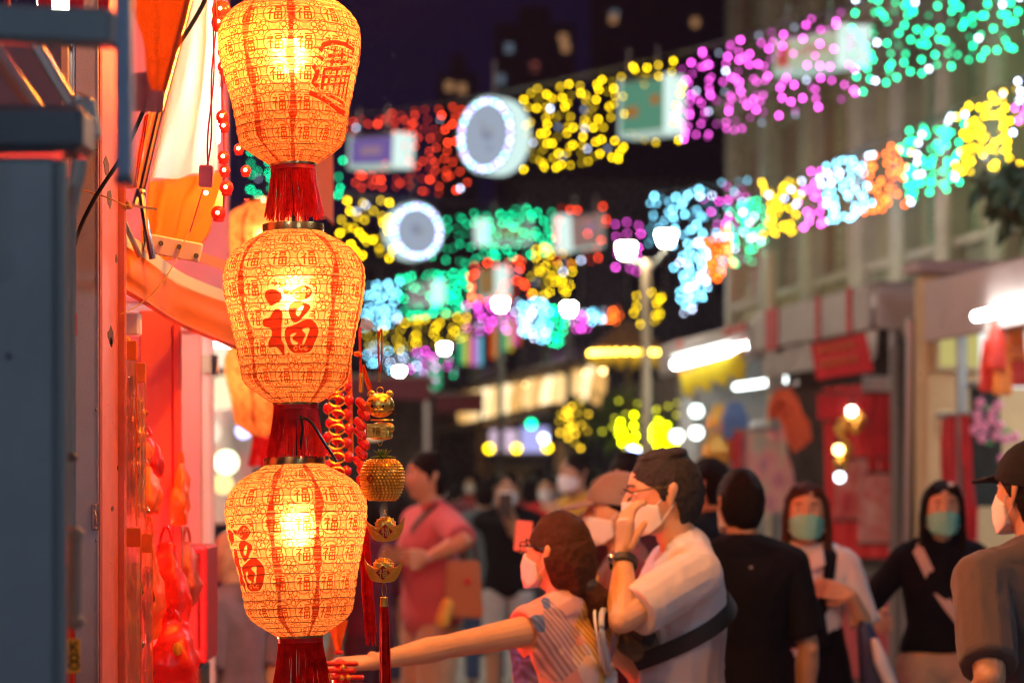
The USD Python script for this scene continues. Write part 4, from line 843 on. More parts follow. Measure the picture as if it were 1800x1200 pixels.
def make_lantern(name, label, loc, rotz, tilt, first=None, group=None, nu=840, nv=330, bulb=BULB):
    t = Thing(name, label, "lantern", (0, 0, 0), group)
    I, B, AH = PRINT
    p, d = lantern_profile()
    s = np.linspace(0, d[-1], nv); r = np.interp(s, d, p[:, 0]); z = np.interp(s, d, p[:, 1])
    # the cloth sags in between the wire hoops, with small uneven puckers
    ph = s / d[-1] * NHOOP; bow = np.abs(np.sin(ph * np.pi)) ** .8
    a = np.arange(nu) * 2 * np.pi / nu
    R = r[:, None] + (bow[:, None] * .0016) * (1 + .8 * (meshkit.fbm(np.stack(np.broadcast_arrays(np.cos(a)[None] * 6, np.sin(a)[None] * 6, ph[:, None] * .8), -1), 2, 5) - .5) * 2) + .0022 * (meshkit.fbm(np.stack(np.broadcast_arrays(np.cos(a)[None] * 2.5, np.sin(a)[None] * 2.5, ph[:, None] * .22), -1), 2, 8) - .5) * np.clip((s / .06), 0, 1)[:, None]
    v = np.stack([R * np.cos(a), R * np.sin(a), np.broadcast_to(z[:, None], R.shape)], -1).reshape(-1, 3)
    i, j = np.meshgrid(np.arange(nv - 1), np.arange(nu), indexing="ij"); j2 = (j + 1) % nu
    q = np.stack([i * nu + j, i * nu + j2, (i + 1) * nu + j2, (i + 1) * nu + j], -1).reshape(-1, 4)
    path = t.path + "/shade"
    m = usdkit.mesh(stage, path, (v, q), "/World/Looks/printed_silk", smooth=True)
    mid = d[-1] * .53
    row = np.clip(((mid - s) / AH + .5) * I.shape[0], 0, I.shape[0] - 1).astype(int); col = (a / (2 * np.pi) * I.shape[1]).astype(int)
    for nm, src in (("ink", I), ("big", B)):
        src2 = src
        # a small box blur so that thin lines survive the sampling
        kx = 2; src2 = (src + np.roll(src, 1, 1) + np.roll(src, -1, 1) + np.roll(src, 1, 0) + np.roll(src, -1, 0)) / 5
        val = np.repeat(src2[np.ix_(row, col)].reshape(-1, 1), 1, 1).ravel().astype(np.float32)
        UsdGeom.PrimvarsAPI(m).CreatePrimvar(nm, Sdf.ValueTypeNames.FloatArray, "vertex").Set(Vt.FloatArray.FromNumpy(val))
    for k in range(1, NHOOP):
        sk = k / NHOOP * d[-1]; rk, zk = np.interp(sk, d, p[:, 0]) + .0006, np.interp(sk, d, p[:, 1])
        aa = np.arange(72) * 2 * np.pi / 72
        wob = 1 + .004 * np.sin(aa * 3 + k)
        t.part("wire_hoop", tube(np.stack([rk * wob * np.cos(aa), rk * wob * np.sin(aa), zk + .0007 * np.sin(aa * 5 + k * 2)], 1), .00085, 4, True), WIRE)
    # neck and foot rings
    t.part("neck_ring", revolve([(.0615, .353), (.0635, .353), (.064, .361), (.0635, .369), (.0615, .369), (.0605, .361), (.0615, .353)], 48), BRASS, smooth=50)
    for k in range(8):
        an = k * math.pi / 4 + .2; t.part("ring_stud", sph((.064 * math.cos(an), .064 * math.sin(an), .361), (.0018, .0018, .0018), 8), WIRE)
    t.part("foot_ring", revolve([(.0455, -.004), (.0475, -.004), (.048, .001), (.0475, .006), (.0455, .006), (.0455, -.004)], 48), BRASS, smooth=50)
    # fringe
    rs = random.Random(12); st = []
    for k in range(250):
        an = k / 250 * 2 * math.pi + rs.uniform(-.02, .02); r0 = .044 + rs.uniform(-.002, .001); r1 = .054 + rs.uniform(-.006, .008); an2 = an + rs.uniform(-.07, .07)
        zs = np.linspace(-.002, -.112 + rs.uniform(-.004, .012), 6); w = np.linspace(0, 1, 6) ** 1.3
        st.append(tube(np.stack([(r0 + (r1 - r0) * w) * np.cos(an + (an2 - an) * w), (r0 + (r1 - r0) * w) * np.sin(an + (an2 - an) * w), zs], 1), .0011, 3))
    t.part("fringe", join(st), RED_SILK, kind="stuff")
    t.part("fringe_band", revolve([(.0435, -.002), (.0462, -.002), (.0465, -.013), (.0440, -.014), (.0435, -.002)], 40), RED_SILK)
    # lamp inside
    g = revolve([(.001, .262), (.012, .258), (.022, .243), (.0245, .228), (.020, .208), (.013, .196)], 14); t.part("bulb", g, bulb)
    t.part("socket", revolve([(.014, .300), (.0155, .298), (.0155, .262), (.012, .256)], 14), BLACKP)
    t.part("cable", tube([(0, 0, .30), (.001, .001, .33), (0, 0, .38), (0, .002, .46)], .0025, 6), BLACKP)
    place(UsdGeom.Xform.Get(stage, t.path), loc, rotz, tilt)
    return t


PRINT = lantern_print()
LX, LY = P(518, 0, 5.0)[0], 5.0
LG = "lantern column at the front"


def lz(py, Y=5.0): return P(0, py, Y)[2]


FACE = -90 - 60        # turns the first character's panel towards the camera
lan = make_lantern("paper_lantern", "middle lantern of the bright front column, with a big red character facing out", (P(520, 0, 5)[0], LY, lz(708)), FACE - 1, (1.2, 0.4), group=LG)
copy_of(lan.path, "paper_lantern", "topmost lantern of the bright front column, cut off by the top edge", "lantern", (P(515, 0, 5)[0], LY, lz(289)), FACE - 240 + 47, (-1.5, -1.2), group=LG)
copy_of(lan.path, "paper_lantern", "lowest lantern of the front column, the gold ornaments hanging beside it", "lantern", (P(528, 0, 5)[0], LY, lz(1117)), FACE - 56, (1.5, 3.2), group=LG)
# the column behind, out of focus
BG_ = "second lantern column behind the front one"
for py, x, lab in ((530, 464, "blurred orange lantern above the orange awning, behind the front column"), (765, 466, "blurred orange lantern below the orange awning, behind the front column"), (1005, 476, "blurred orange lantern mostly hidden behind the lowest front lantern")):
    copy_of(lan.path, "paper_lantern", lab, "lantern", P(x, py, 8.7), FACE + 30 + py * .2, (0, 0), group=BG_)
# the cable that carries the column, and the loose flex at the lowest neck
solo("lantern_cable", tube(spline([P(515, -60, 5), P(516, 20, 5), P(518, 400, 5), P(522, 800, 5.0), P(526, 860, 5)], 30), .0022, 6), BLACKP, "black flex running down through the front lantern column", "cable")
solo("power_flex", join([tube(spline([P(527, 735, 4.945), P(545, 740, 4.935), P(560, 762, 4.93), P(578, 790, 4.93), P(592, 812, 4.93)], 20), .0032, 7), tube([P(529, 730, 4.945), P(532, 752, 4.945), P(528, 790, 4.945)], .003, 6)]), BLACKP, "short black flex poking out through the red fringe above the lowest lantern", "cable")

# ================================================================== the gold charm string beside the lowest lantern
YC = 4.93
def px(x, y, dy=0.0): return P(x, y, YC + dy)
pxm = S(1, YC)
def cord(name, pts, r, m, label, cat): return solo(name, tube(spline(pts, 30), r, 7), m, label, cat)


CORD = mat("red_cord", (0.60, 0.012, 0.012), 0.5, bump=0.6, bs=400)
hook = Thing("wire_hook", "bent steel wire hook with a scrap of clear tape at the middle lantern's edge", "hook", px(640, 565))
hook.part("wire", tube(spline([px(634, 562), px(645, 560), px(655, 570), px(664, 584), px(667, 590)], 20), .0011, 6), mat("steel", (.6, .58, .55), .3, 1.0))
hook.part("tape", cloth(px(632, 575), px(652, 583), px(657, 570), px(636, 558), 6, 5, .002, 1.0, thick=.0008), mat("clear_tape", (.8, .6, .5), .12, alpha=.45))


def glyph_fu(o, X, Zv, r, w, dep):
    """The character for good fortune as raised bars at o, r tall to each side."""
    segs = [((-.62, .95), (-.45, .72)), ((-.95, .5), (-.2, .5)), ((-.25, .5), (-.95, -.15)), ((-.55, .2), (-.55, -1)), ((-.45, .05), (-.2, -.2)), ((0, .88), (.98, .88)), ((.15, .62), (.85, .62)), ((.15, .27), (.85, .27)), ((.15, .6), (.15, .27)), ((.85, .6), (.85, .27)), ((.05, 0), (.95, 0)), ((.05, -.47), (.95, -.47)), ((.05, -.95), (.95, -.95)), ((.05, 0), (.05, -.95)), ((.5, 0), (.5, -.95)), ((.95, 0), (.95, -.95))]
    X, Zv = np.asarray(X, float), np.asarray(Zv, float); N = np.cross(X, Zv)
    return join([bar(o + X * a[0] * r + Zv * a[1] * r, o + X * b[0] * r + Zv * b[1] * r, w, dep, up=N) for a, b in segs])


EX, EZ = np.array([1.0, 0, 0]), np.array([0, 0, 1.0])
# 1 tiger figurine
tg = Thing("gold_charm", "shiny gold tiger figurine with round ears holding a tablet, top of the charm string", "ornament", px(668, 712))
tg.part("cord", tube(spline([px(667, 590), px(670, 640, .003), px(668, 655), px(666, 640, -.003), px(667, 592, -.002)], 30), .0016, 6), CORD)
tg.part("cord_clasp", tube([px(667, 652), px(667, 672)], .0022, 8), GOLD)
tg.part("hanging_ring", tube([px(668 + 6 * math.cos(a), 686 + 6 * math.sin(a)) for a in np.arange(16) * math.pi / 8], .0011, 6, True), GOLD)
hd = soft(union([sph(px(668, 712), (.0295, .026, .0255), 24), sph(px(660, 722, -.016), (.010, .010, .008), 14), sph(px(669, 722, -.017), (.010, .010, .008), 14), sph(px(665, 717, -.024), (.0035, .003, .0028), 10)]), .0022, 4)
tg.part("head", hd, GOLD, smooth=True)
for x in (653, 685):
    ear = tg.part("ear", soft(sph(px(x, 693, .004), (.0085, .005, .0085), 16) - sph(px(x, 693, -.003), (.0055, .004, .0055), 14), .0016, 2), GOLD, smooth=True)
for x in (654, 673):
    tg.part("eye", sph(px(x, 713, -.0235), (.0032, .002, .0042), 10), mat("dark_bronze", (.10, .035, .008), .3, .7))
for k, (x, y) in enumerate(((652, 704), (676, 704), (690, 716), (690, 722), (692, 728))):
    tg.part("brow_stripe" if k < 2 else "cheek_stripe", tube([px(x - 4, y + 1, -.0215 if k < 2 else -.012), px(x + 4, y - 1, -.0225 if k < 2 else -.004)], .0012, 5), LK["dark_bronze"])
tg.part("body", soft(union([hull(sph(px(671, 748), (.021, .018, .008)), sph(px(670, 768), (.0235, .020, .006))), sph(px(687, 752, -.004), (.0075, .009, .010)), sph(px(650, 752, -.004), (.006, .009, .009))]), .0022, 5), GOLD, smooth=True)
tab = tg.part("tablet", xf(vf(Manifold.hull_points(np.array([px(643, 744, -.019), px(679, 744, -.023), px(643, 769, -.019), px(679, 769, -.023), px(645, 744, -.025), px(678, 744, -.028), px(645, 769, -.025), px(678, 769, -.028)])))), GOLD)
tg.part("tablet_character", glyph_fu(px(661, 757, -.0295), EX, EZ, .0082, .0012, .0015), mat("dull_gold", (.45, .22, .04), .4, 1.0), under=tab)
tg.part("collar", tube([px(671 + 19 * math.cos(a), 738 + 0 * a, .018 * math.sin(a) - .001) for a in np.arange(20) * math.pi / 10], .0018, 6, True), GOLD)
# 2 pineapple
pa = Thing("gold_charm", "gold pineapple with green leaf crown and a red diamond label, below the tiger figurine", "ornament", px(672, 842))
pa.part("hanging_ring", tube([px(668 + 4 * math.cos(a), 776 + 7 * math.sin(a)) for a in np.arange(14) * math.pi / 7], .001, 6, True), GOLD)
c = px(672, 843)
prof = np.array([(.001, -.0425), (.020, -.0425), (.0275, -.040), (.037, -.028), (.0425, -.010), (.0440, .006), (.0415, .022), (.034, .035), (.024, .041), (.012, .043), (.001, .0432)])
pp = spline(prof, 60)
pa.part("fruit", revolve(pp[::-1][::-1], 40, c), mat("gold_groove", (.72, .34, .05), .35, 1.0), smooth=True)
sc_ = []
dd = np.r_[0, np.cumsum(np.linalg.norm(np.diff(pp, axis=0), axis=1))]
for i, s in enumerate(np.arange(.026, dd[-1] - .024, .0062)):
    r, z = np.interp(s, dd, pp[:, 0]), np.interp(s, dd, pp[:, 1]); n = max(8, int(2 * math.pi * r / .0074))
    for k in range(n):
        a = (k + .5 * (i % 2)) * 2 * math.pi / n
        if math.sin(a) > .35: continue
        sc_.append(sph(c + np.array([r * math.cos(a), r * math.sin(a), z]), (.0031, .0031, .0027), 6))
for k, m_ in enumerate(sc_[:300]): pa.part("scale", m_, GOLD, smooth=True)
if len(sc_) > 300: pa.part("remaining_scales", join(sc_[300:]), GOLD, smooth=True, kind="stuff")
lc = px(652, 841, -.0395); ax = np.array([.93, -.37, 0]); 
lb = pa.part("diamond_label", prism([(0, -.0115), (.0105, 0), (0, .0115), (-.0105, 0)], .0012, lc, ax, EZ), mat("orange_red_enamel", (.75, .10, .012), .3, .2))
nrm = np.cross(ax, EZ)
pa.part("label_border", join([bar(lc + nrm * .0012 + ax * a[0] + EZ * a[1], lc + nrm * .0012 + ax * b[0] + EZ * b[1], .0012, .0012, up=nrm) for a, b in (((0, -.0115), (.0105, 0)), ((.0105, 0), (0, .0115)), ((0, .0115), (-.0105, 0)), ((-.0105, 0), (0, -.0115)))]), GOLD, under=lb)
pa.part("label_character", join([bar(lc + nrm * .0014 + ax * a[0] * .005 + EZ * a[1] * .005, lc + nrm * .0014 + ax * b[0] * .005 + EZ * b[1] * .005, .0012, .001, up=nrm) for a, b in (((-.8, .5), (.8, .5)), ((0, 1), (0, -1)), ((-.9, -.1), (.9, -.1)), ((-.6, -.9), (.7, -.9)))]), GOLD, under=lb)
LEAFG = mat("leaf_green", (.16, .30, .035), .4, col2=(.38, .42, .08), vs=60, trans=.25)
rs = random.Random(4)
for ring, (n, L, el) in enumerate(((9, .030, .30), (8, .027, .72), (6, .022, 1.15))):
    for k in range(n):
        a = k * 2 * math.pi / n + ring * .4; dr = np.array([math.cos(a) * math.cos(el), math.sin(a) * math.cos(el), math.sin(el)]); s_ = np.array([-math.sin(a), math.cos(a), 0])
        b0 = c + EZ * .043; q = [b0 + dr * L * t + EZ * (.004 * math.sin(t * 3) - .006 * t * t * (ring == 0)) for t in (0, .45, 1.0)]
        up_ = np.cross(s_, dr); pts = []
        for t, w in ((0, .0032), (1, .0040)): pts += [q[t] + s_ * w, q[t] - s_ * w, q[t] + up_ * .001]
        pts += [q[2], q[2] + up_ * .0003]
        pa.part("leaf", Manifold.hull_points(np.array(pts)), LEAFG, smooth=False)
# 3, 4 ingots
def ingot(cx, cy, tilt, lab):
    t = Thing("gold_charm", lab, "ornament", px(cx, cy)); R = ry(tilt); o = px(cx, cy)
    out = [(-.0385, .0185), (-.030, .0085), (-.018, .0045), (0, .0045), (.018, .0045), (.030, .0085), (.0385, .0185), (.0365, .006), (.030, -.007), (.022, -.0150), (.016, -.0165), (-.016, -.0165), (-.022, -.0150), (-.030, -.007), (-.0365, .006)]
    out = [(x * 1.03, z * 1.38) for x, z in out]; out = [tuple(z) for z in spline(out + out[:1], 60)[:-1]]
    m = prism(out, .030, (0, .015, 0), EX, EZ); v, f = vf(m)
    m = Manifold(m3.Mesh(np.asarray(v, np.float32), np.asarray(f[:, [0, 1, 2]], np.uint32))) if False else None
    v, f = trimesh.remesh.subdivide_to_size(v, f, .004); q = trimesh.Trimesh(v, f); q.merge_vertices(); v, f = np.array(q.vertices), np.array(q.faces)
    v[:, 1] *= np.clip(1 - (np.abs(v[:, 0]) / .042) ** 2.4, .12, 1); v = taubin(v, f, 3)
    t.part("boat", xf((v, f), R, o), mat("gold_orange_enamel", (1.0, .36, .04), .38, .75, bump=.2, bs=200), smooth=60)
    dm = t.part("dome", xf(sph((0, 0, .0075), (.0215, .014, .0185), 22), R, o), GOLD, smooth=True)
    for i, el in enumerate((.35, .75, 1.15)):
        for k in range(11 - 2 * i):
            a = -math.pi * (k + .5) / (11 - 2 * i); p_ = np.array([.0218 * math.cos(a) * math.cos(el), .0142 * math.sin(a) * math.cos(el), .0075 + .0188 * math.sin(el)])
            t.part("bead", xf(sph(p_, .0019, 6), R, o), GOLD, smooth=True)
    dl = np.array([0, -.0158, -.004])
    dd_ = t.part("diamond_panel", xf(prism([(0, -.0150), (.0150, 0), (0, .0150), (-.0150, 0)], .0014, dl, EX, EZ), R, o), mat("red_enamel", (.45, .012, .010), .3))
    t.part("panel_character", xf(glyph_fu(dl + np.array([0, -.002, -.0002]), EX, EZ, .0088, .0015, .0015), R, o), GOLD, under=dd_)
    for s in (-1, 1):
        for k in range(6):
            x = s * (.0165 + .0032 * k); z = -.010 + .0042 * k
            t.part("relief_dot", xf(sph((x, -.0155 * (1 - (abs(x) / .042) ** 2.4) - .0004, z), (.0016, .0012, .0013), 6), R, o), GOLD, smooth=True)
    for dz in (.029, .035): t.part("chain_link", xf(tube([(.0028 * math.cos(a) * (dz < .03), .0028 * math.cos(a) * (dz > .03), dz + .005 * math.sin(a)) for a in np.arange(12) * math.pi / 6], .0008, 5, True), R, o), GOLD)
    return t
ingot(678, 930, -.05, "upper of the two gold boat-shaped ingots on the charm string")
ingot(674, 1002, .03, "lower of the two gold boat-shaped ingots, just above the red tassel")
# 5 tassel
ts = Thing("red_tassel", "long red silk tassel with gold cap at the end of the charm string", "tassel", px(676, 1060))
ts.part("link", tube([px(675 + 4 * math.cos(a), 1036 + 13 * math.sin(a)) for a in np.arange(16) * math.pi / 8], .001, 6, True), GOLD)
ts.part("cap", revolve([(.001, .010), (.0075, .010), (.0085, .0085), (.0080, .006), (.0082, -.006), (.0088, -.008), (.0086, -.010), (.006, -.010)], 24, px(675, 1057)), GOLD, smooth=40)
st = []; rs = random.Random(5)
for k in range(110):
    a, q = rs.uniform(0, 2 * math.pi), math.sqrt(rs.random()); r0, r1 = .0075 * q, .0118 * q
    st.append(tube([px(675, 1066) + np.array([r0 * math.cos(a), r0 * math.sin(a), 0]), px(676, 1100) + np.array([r1 * .85 * math.cos(a), r1 * .85 * math.sin(a), 0]), px(678, 1245 + rs.uniform(-12, 10)) + np.array([r1 * math.cos(a + .1), r1 * math.sin(a + .1), 0])], .0010, 3))
ts.part("strands", join(st), RED_SILK, kind="stuff")
# second string just behind: red twisted firecrackers and its tassel
f2 = Thing("firecracker_string", "string of knobbly red firecrackers on a gold-bound red cord, left of the tiger figurine", "ornament", P(634, 780, 5.12))
q = lambda x, y, dy=0: P(x, y, 5.12 + dy)
f2.part("cord", tube([q(632, 575), q(634, 650), q(635, 672)], .0032, 6), CORD)
f2.part("gold_binding", revolve([(.004, 0), (.0055, .004), (.005, .02), (.0055, .036), (.004, .042)], 12, q(635, 690)), GOLD)
f2.part("red_bow", union([sph(q(628, 622, -.004), (.008, .004, .006)), sph(q(634, 624, -.006), (.004, .004, .004))]), mat("orange_ribbon", (.8, .16, .02), .4, trans=.3))
for k in range(9):
    y = 706 + k * 17; x = 635 + 4 * math.sin(k * 1.9)
    f2.part("firecracker", soft(hull(sph(q(x - 3, y, .002), (.0098, .010, .0105)), sph(q(x + 5, y + 9, -.004), (.0088, .009, .0100))), .004, 3), mat("red_foil", (.65, .012, .015), .28, var=.3, vs=50, bump=.3, bs=90), smooth=True)
f2.part("ribbon_tail", cloth(q(648, 690, .02), q(655, 683, .02), q(640, 640, .01), q(634, 645, .01), 5, 8, .004, 1), LK["orange_ribbon"])
t2 = Thing("red_tassel", "broad red tassel hanging behind the charm string beside the lowest lantern", "tassel", P(648, 1040, 5.15))
st = []
for k in range(90):
    a, w = rs.uniform(0, 2 * math.pi), math.sqrt(rs.random()); r0, r1 = .0105 * w, .0125 * w
    st.append(tube([P(640, 925, 5.15) + np.array([r0 * math.cos(a), r0 * math.sin(a), 0]), P(646, 1040, 5.15) + np.array([r1 * math.cos(a), r1 * math.sin(a), 0]), P(652, 1118 + rs.uniform(-22, 18), 5.15) + np.array([r1 * math.cos(a), r1 * math.sin(a), 0])], .0011, 3))
t2.part("strands", join(st), RED_SILK, kind="stuff")
t2.part("cord", tube([P(634, 855, 5.13), P(637, 900, 5.14), P(640, 925, 5.15)], .004, 6), CORD)
# the red hanging ornament behind, between the lanterns
h3 = Thing("hanging_ornament", "cluster of glossy red and gold lucky ornaments hanging behind the front lanterns", "ornament", P(592, 750, 5.7))
REDG = mat("glossy_red", (.62, .012, .02), .22, coat=.5)
for k in range(7):
    y = 668 + 25 * k
    for s, x in enumerate((577, 592, 609)):
        h3.part("red_charm", soft(sph(P(x + (k % 2) * 4, y + s * 5, 5.7 + .02 * (s % 2)), (.0125, .009, .0135), 14), .006, 2), REDG, smooth=True)
    h3.part("gold_ring", tube([P(592 + 14 * math.cos(a), y + 12 + 9 * math.sin(a), 5.675) for a in np.arange(18) * math.pi / 9], .0022, 6, True), GOLD)
h3.part("cord", tube([P(592, 560, 5.7), P(592, 840, 5.7)], .003, 6), CORD)
h3.part("ribbon", cloth(P(612, 800, 5.72), P(622, 806, 5.72), P(618, 640, 5.72), P(608, 640, 5.72), 5, 14, .006, 1.5), LK["orange_ribbon"])

# ================================================================== the left stall, close to the camera
GREYP = mat("grey_blue_paint", (.25, .295, .34), .5, var=.16, vs=3.2, bump=.15, bs=300)
GREYD = mat("dark_blue_paint", (.07, .095, .13), .5)
GREYM = mat("mid_grey_plastic", (.30, .34, .35), .45)
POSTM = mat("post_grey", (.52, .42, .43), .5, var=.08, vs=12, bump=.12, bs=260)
POST_REDLIT = mat("post_flange_redlit", (.66, .17, .15), .42, var=.10, vs=14, bump=.15, bs=200)  # red light falling on the flange is put into this colour
RUST = mat("bare_rusty_metal", (.10, .05, .04), .7, var=.5, vs=60)
STEEL = LK["steel"]
# foreground cabinet
cab = Thing("metal_door", "blue-grey metal door leaf filling the left edge in the blurred foreground", "door", P(50, 1200, 3.1))
x1 = P(100, 0, 3.1)[0]
cab.part("leaf", cbox((x1 - .35, 3.117, 1.04), (.70, .034, 2.06), .008), GREYP)
cab.part("edge_trim", cbox((x1 + .006, 3.105, 1.04), (.012, .014, 2.05), .004), mat("edge_grey", (.24, .26, .27), .4))
cab.part("top_rail", cbox((P(40, 0, 3.1)[0] - .22, 3.13, P(0, 268, 3.1)[2] + .03), (.60, .10, .06), .01), GREYD)
cab.part("slot", cbox((P(15, 0, 3.1)[0], 3.097, P(0, 625, 3.1)[2]), (.006, .004, .006), .001), GREYD)
# the stay pole with its grip
sp_ = Thing("stay_pole", "grey tubular stay pole with a plastic grip, between the cabinet and the red-lit post", "pole", P(120, 1200, 3.35))
sp_.part("pole", tube([P(150, 215, 3.35), P(138, 300, 3.35), P(120, 380, 3.35), P(119, 800, 3.35)], .0105, 12), GREYM)
sp_.part("lower_pole", tube([P(122, 800, 3.35), P(122, 925, 3.35)], .0085, 12), GREYM); sp_.part("joint_clip", cbox(P(124, 803, 3.33), (.020, .02, .012), .004), GREYD)
sp_.part("head_block", cbox(P(150, 212, 3.35), (.036, .03, .062), .008, ry(-.15)), GREYM)
gp = Thing("grip_handle", "grey plastic pull handle with wider ends, low on the stay pole", "handle", P(134, 1015, 3.25)); gp.part("bar", cbox(P(132, 1015, 3.25), (.0165, .02, S(150, 3.25)), .005, ry(.012)), mat("handle_grey", (.26, .27, .27), .45))
for y in (938, 1093): gp.part("end", cbox(P(132 + (y > 1000) * 2, y, 3.245), (.0205, .026, S(26, 3.25)), .006), LK["handle_grey"])
# canopy beam, strut arms and cloth over it
cb_ = Thing("canopy_beam", "grey-blue canopy beam across the top left corner, out of focus", "beam", P(100, 50, 3.0)); cb_.part("beam", bar(P(-60, 40, 3.0), P(208, 52, 2.95), .05, .044, .006), mat("beam_paint", (.19, .24, .28), .5)); cb_.part("slot_plate", cbox(P(118, 36, 2.965), (.030, .004, .010), .002), mat("slot_violet", (.10, .07, .10), .5))
cp_ = Thing("canopy_post", "slate-blue hanging post below the canopy beam, very blurred", "post", P(218, 150, 2.75)); cp_.part("post", bar(P(219, -60, 2.75), P(220, 315, 2.75), .017, .03, .004), mat("slate_blue", (.22, .30, .45), .5)); cp_.part("foot", cbox(P(220, 318, 2.75), (.022, .034, .012), .004), GREYD)
ar = Thing("folding_arm", "folding awning arm with two slanting struts in the upper left", "awning arm", P(90, 180, 3.5))
ar.part("strut", bar(P(-30, 60, 3.4), P(108, 255, 3.5), .022, .02, .004), mat("strut_red_lit", (.42, .20, .18), .4)); ar.part("strut", bar(P(52, 60, 3.5), P(138, 205, 3.5), .020, .018, .004), mat("strut_grey", (.30, .24, .22), .35, .4)); ar.part("hinge", cbox(P(148, 178, 3.5), (.03, .03, .016), .005, ry(.4)), STEEL)  # the first strut carries the red light on it as its colour
ar.part("knuckle", sph(P(118, 248, 3.45), (.010, .012, .012), 12), STEEL)
sb = Thing("wall_panel", "dusky panel of the stall behind the slanting struts", "panel", P(60, 200, 4.4)); sb.part("panel", cbox(P(10, 170, 4.4), (S(220, 4.4), .03, S(300, 4.4)), .01), mat("dusky_panel", (.36, .15, .16), .6)); sb.part("rim", bar(P(-80, 330, 4.37), P(100, 330, 4.37), .02, .02), POSTM)
for k, (a, b, c_, d_, Y) in enumerate(((8, -20, 20, 50, 3.9), (62, -20, 98, 12, 3.9), (118, -20, 152, 22, 3.9), (170, -20, 196, 24, 3.9))):
    t = Thing("red_pennant", "small red cloth pennant at the very top, " + ("leftmost", "second from the left", "third from the left", "nearest the slate-blue post")[k], "pennant", P((a + c_) / 2, 0, Y)); t.part("cloth", cloth(P(a + 3, d_, Y), P(c_ - 5, d_, Y), P(c_, b - 15, Y), P(a, b - 15, Y), 6, 6, .004, 1), mat("pennant_red", (.6, .03, .05), .6, trans=.35)); t.part("hem", bar(P(a + 3, d_, Y - .004), P(c_ - 5, d_, Y - .004), .004, .004), REDC)
# orange tarpaulin flap at the top
tp = Thing("tarpaulin_flap", "bright orange tarpaulin corner hanging down to a point at the top left", "tarpaulin", P(285, 60, 3.7)); A_, B_ = P(226, -30, 3.8), P(338, -30, 3.6)
tp.part("sheet", cloth(P(276, 160, 3.7), P(288, 160, 3.68), B_, A_, 14, 16, .012, 1.5, seed=2), mat("orange_tarp", (.92, .34, .05), .5, trans=.72)); tp.part("hem", bar(P(288, 160, 3.675), B_ + [0, -.004, 0], .004, .006), ORC)
tp.part("fold", cloth(P(245, 195, 3.9), P(284, 198, 3.85), P(290, 120, 3.85), P(232, 130, 3.9), 8, 8, .012, 1.5, seed=5), mat("mauve_tarp", (.50, .22, .24), .55, trans=.3))
# white awning sheet with an orange hem, lit from behind by tubes
aw = Thing("awning_sheet", "white translucent awning sheet with an orange hem, glaring from the tubes behind it", "awning", P(310, 200, 6.0))
WSH = mat("white_translucent_sheet", (.82, .88, .86), .45, trans=.7); OSH = mat("orange_translucent_sheet", (.92, .34, .06), .5, trans=.6)
aw.part("sheet", cloth(P(262, 318, 5.95), P(386, 300, 6.1), P(392, -40, 6.15), P(340, -40, 5.9), 26, 24, .03, 2.2, seed=3), WSH)
aw.part("orange_hem", cloth(P(230, 470, 5.90), P(352, 445, 6.08), P(388, 302, 6.1), P(258, 320, 5.94), 24, 12, .03, 2.0, seed=4), OSH)
for k, (a, b, c_, d_) in enumerate(((352, -60, 344, 262), (374, -60, 372, 250))): aw.part("tube_light", tube([P(a, b, 6.28), P(c_, d_, 6.24)], .02, 8), em("stall_tube_white", (.78, 1.0, .97), 150))
ct = Thing("added_tarp_screen", "added orange tarpaulin screen shielding shoppers from the tubes, unseen behind the topmost front lantern", "tarpaulin", (-.62, 7.1, 3.0)); ct.part("sheet", cloth((-.62, 6.35, 2.47), (-.60, 8.1, 2.47), (-.60, 8.1, 3.78), (-.62, 6.35, 3.78), 20, 14, .015, 3, seed=12), OSH); ct.part("rail", tube([(-.62, 6.3, 3.79), (-.60, 8.15, 3.79)], .012, 6), STEEL)  # added out of sight to keep the tube light off the shoppers
sw = Thing("stall_wall", "mauve-pink plywood wall at the back of the left stall", "wall", P(270, 800, 8.3)); PLY = mat("pink_plywood", (.60, .24, .24), .7, var=.1, vs=5)
sw.part("lower_panel", cbox(((P(150, 0, 8.3)[0] + P(336, 0, 8.3)[0]) / 2, 8.32, 1.1), (S(186, 8.3), .04, 2.2), .004), PLY); sw.part("upper_panel", cbox(((P(150, 0, 8.3)[0] + P(402, 0, 8.3)[0]) / 2, 8.30, 2.9), (S(252, 8.3), .04, 1.36), .004), PLY); sw.part("batten", bar(P(150, 548, 8.27), P(402, 548, 8.27), .03, .05, .004), POSTM)
for x in (238, 300): sw.part("stud", bar([P(x, 0, 8.28)[0], 8.27, 0.01], [P(x, 0, 8.28)[0], 8.27, 2.18], .05, .03, .004), mat("red_stud", (.55, .10, .10), .6))
aw.part("edge_pole", tube([P(334, 0, 5.85), P(238, 360, 5.8)], .008, 8), STEEL)
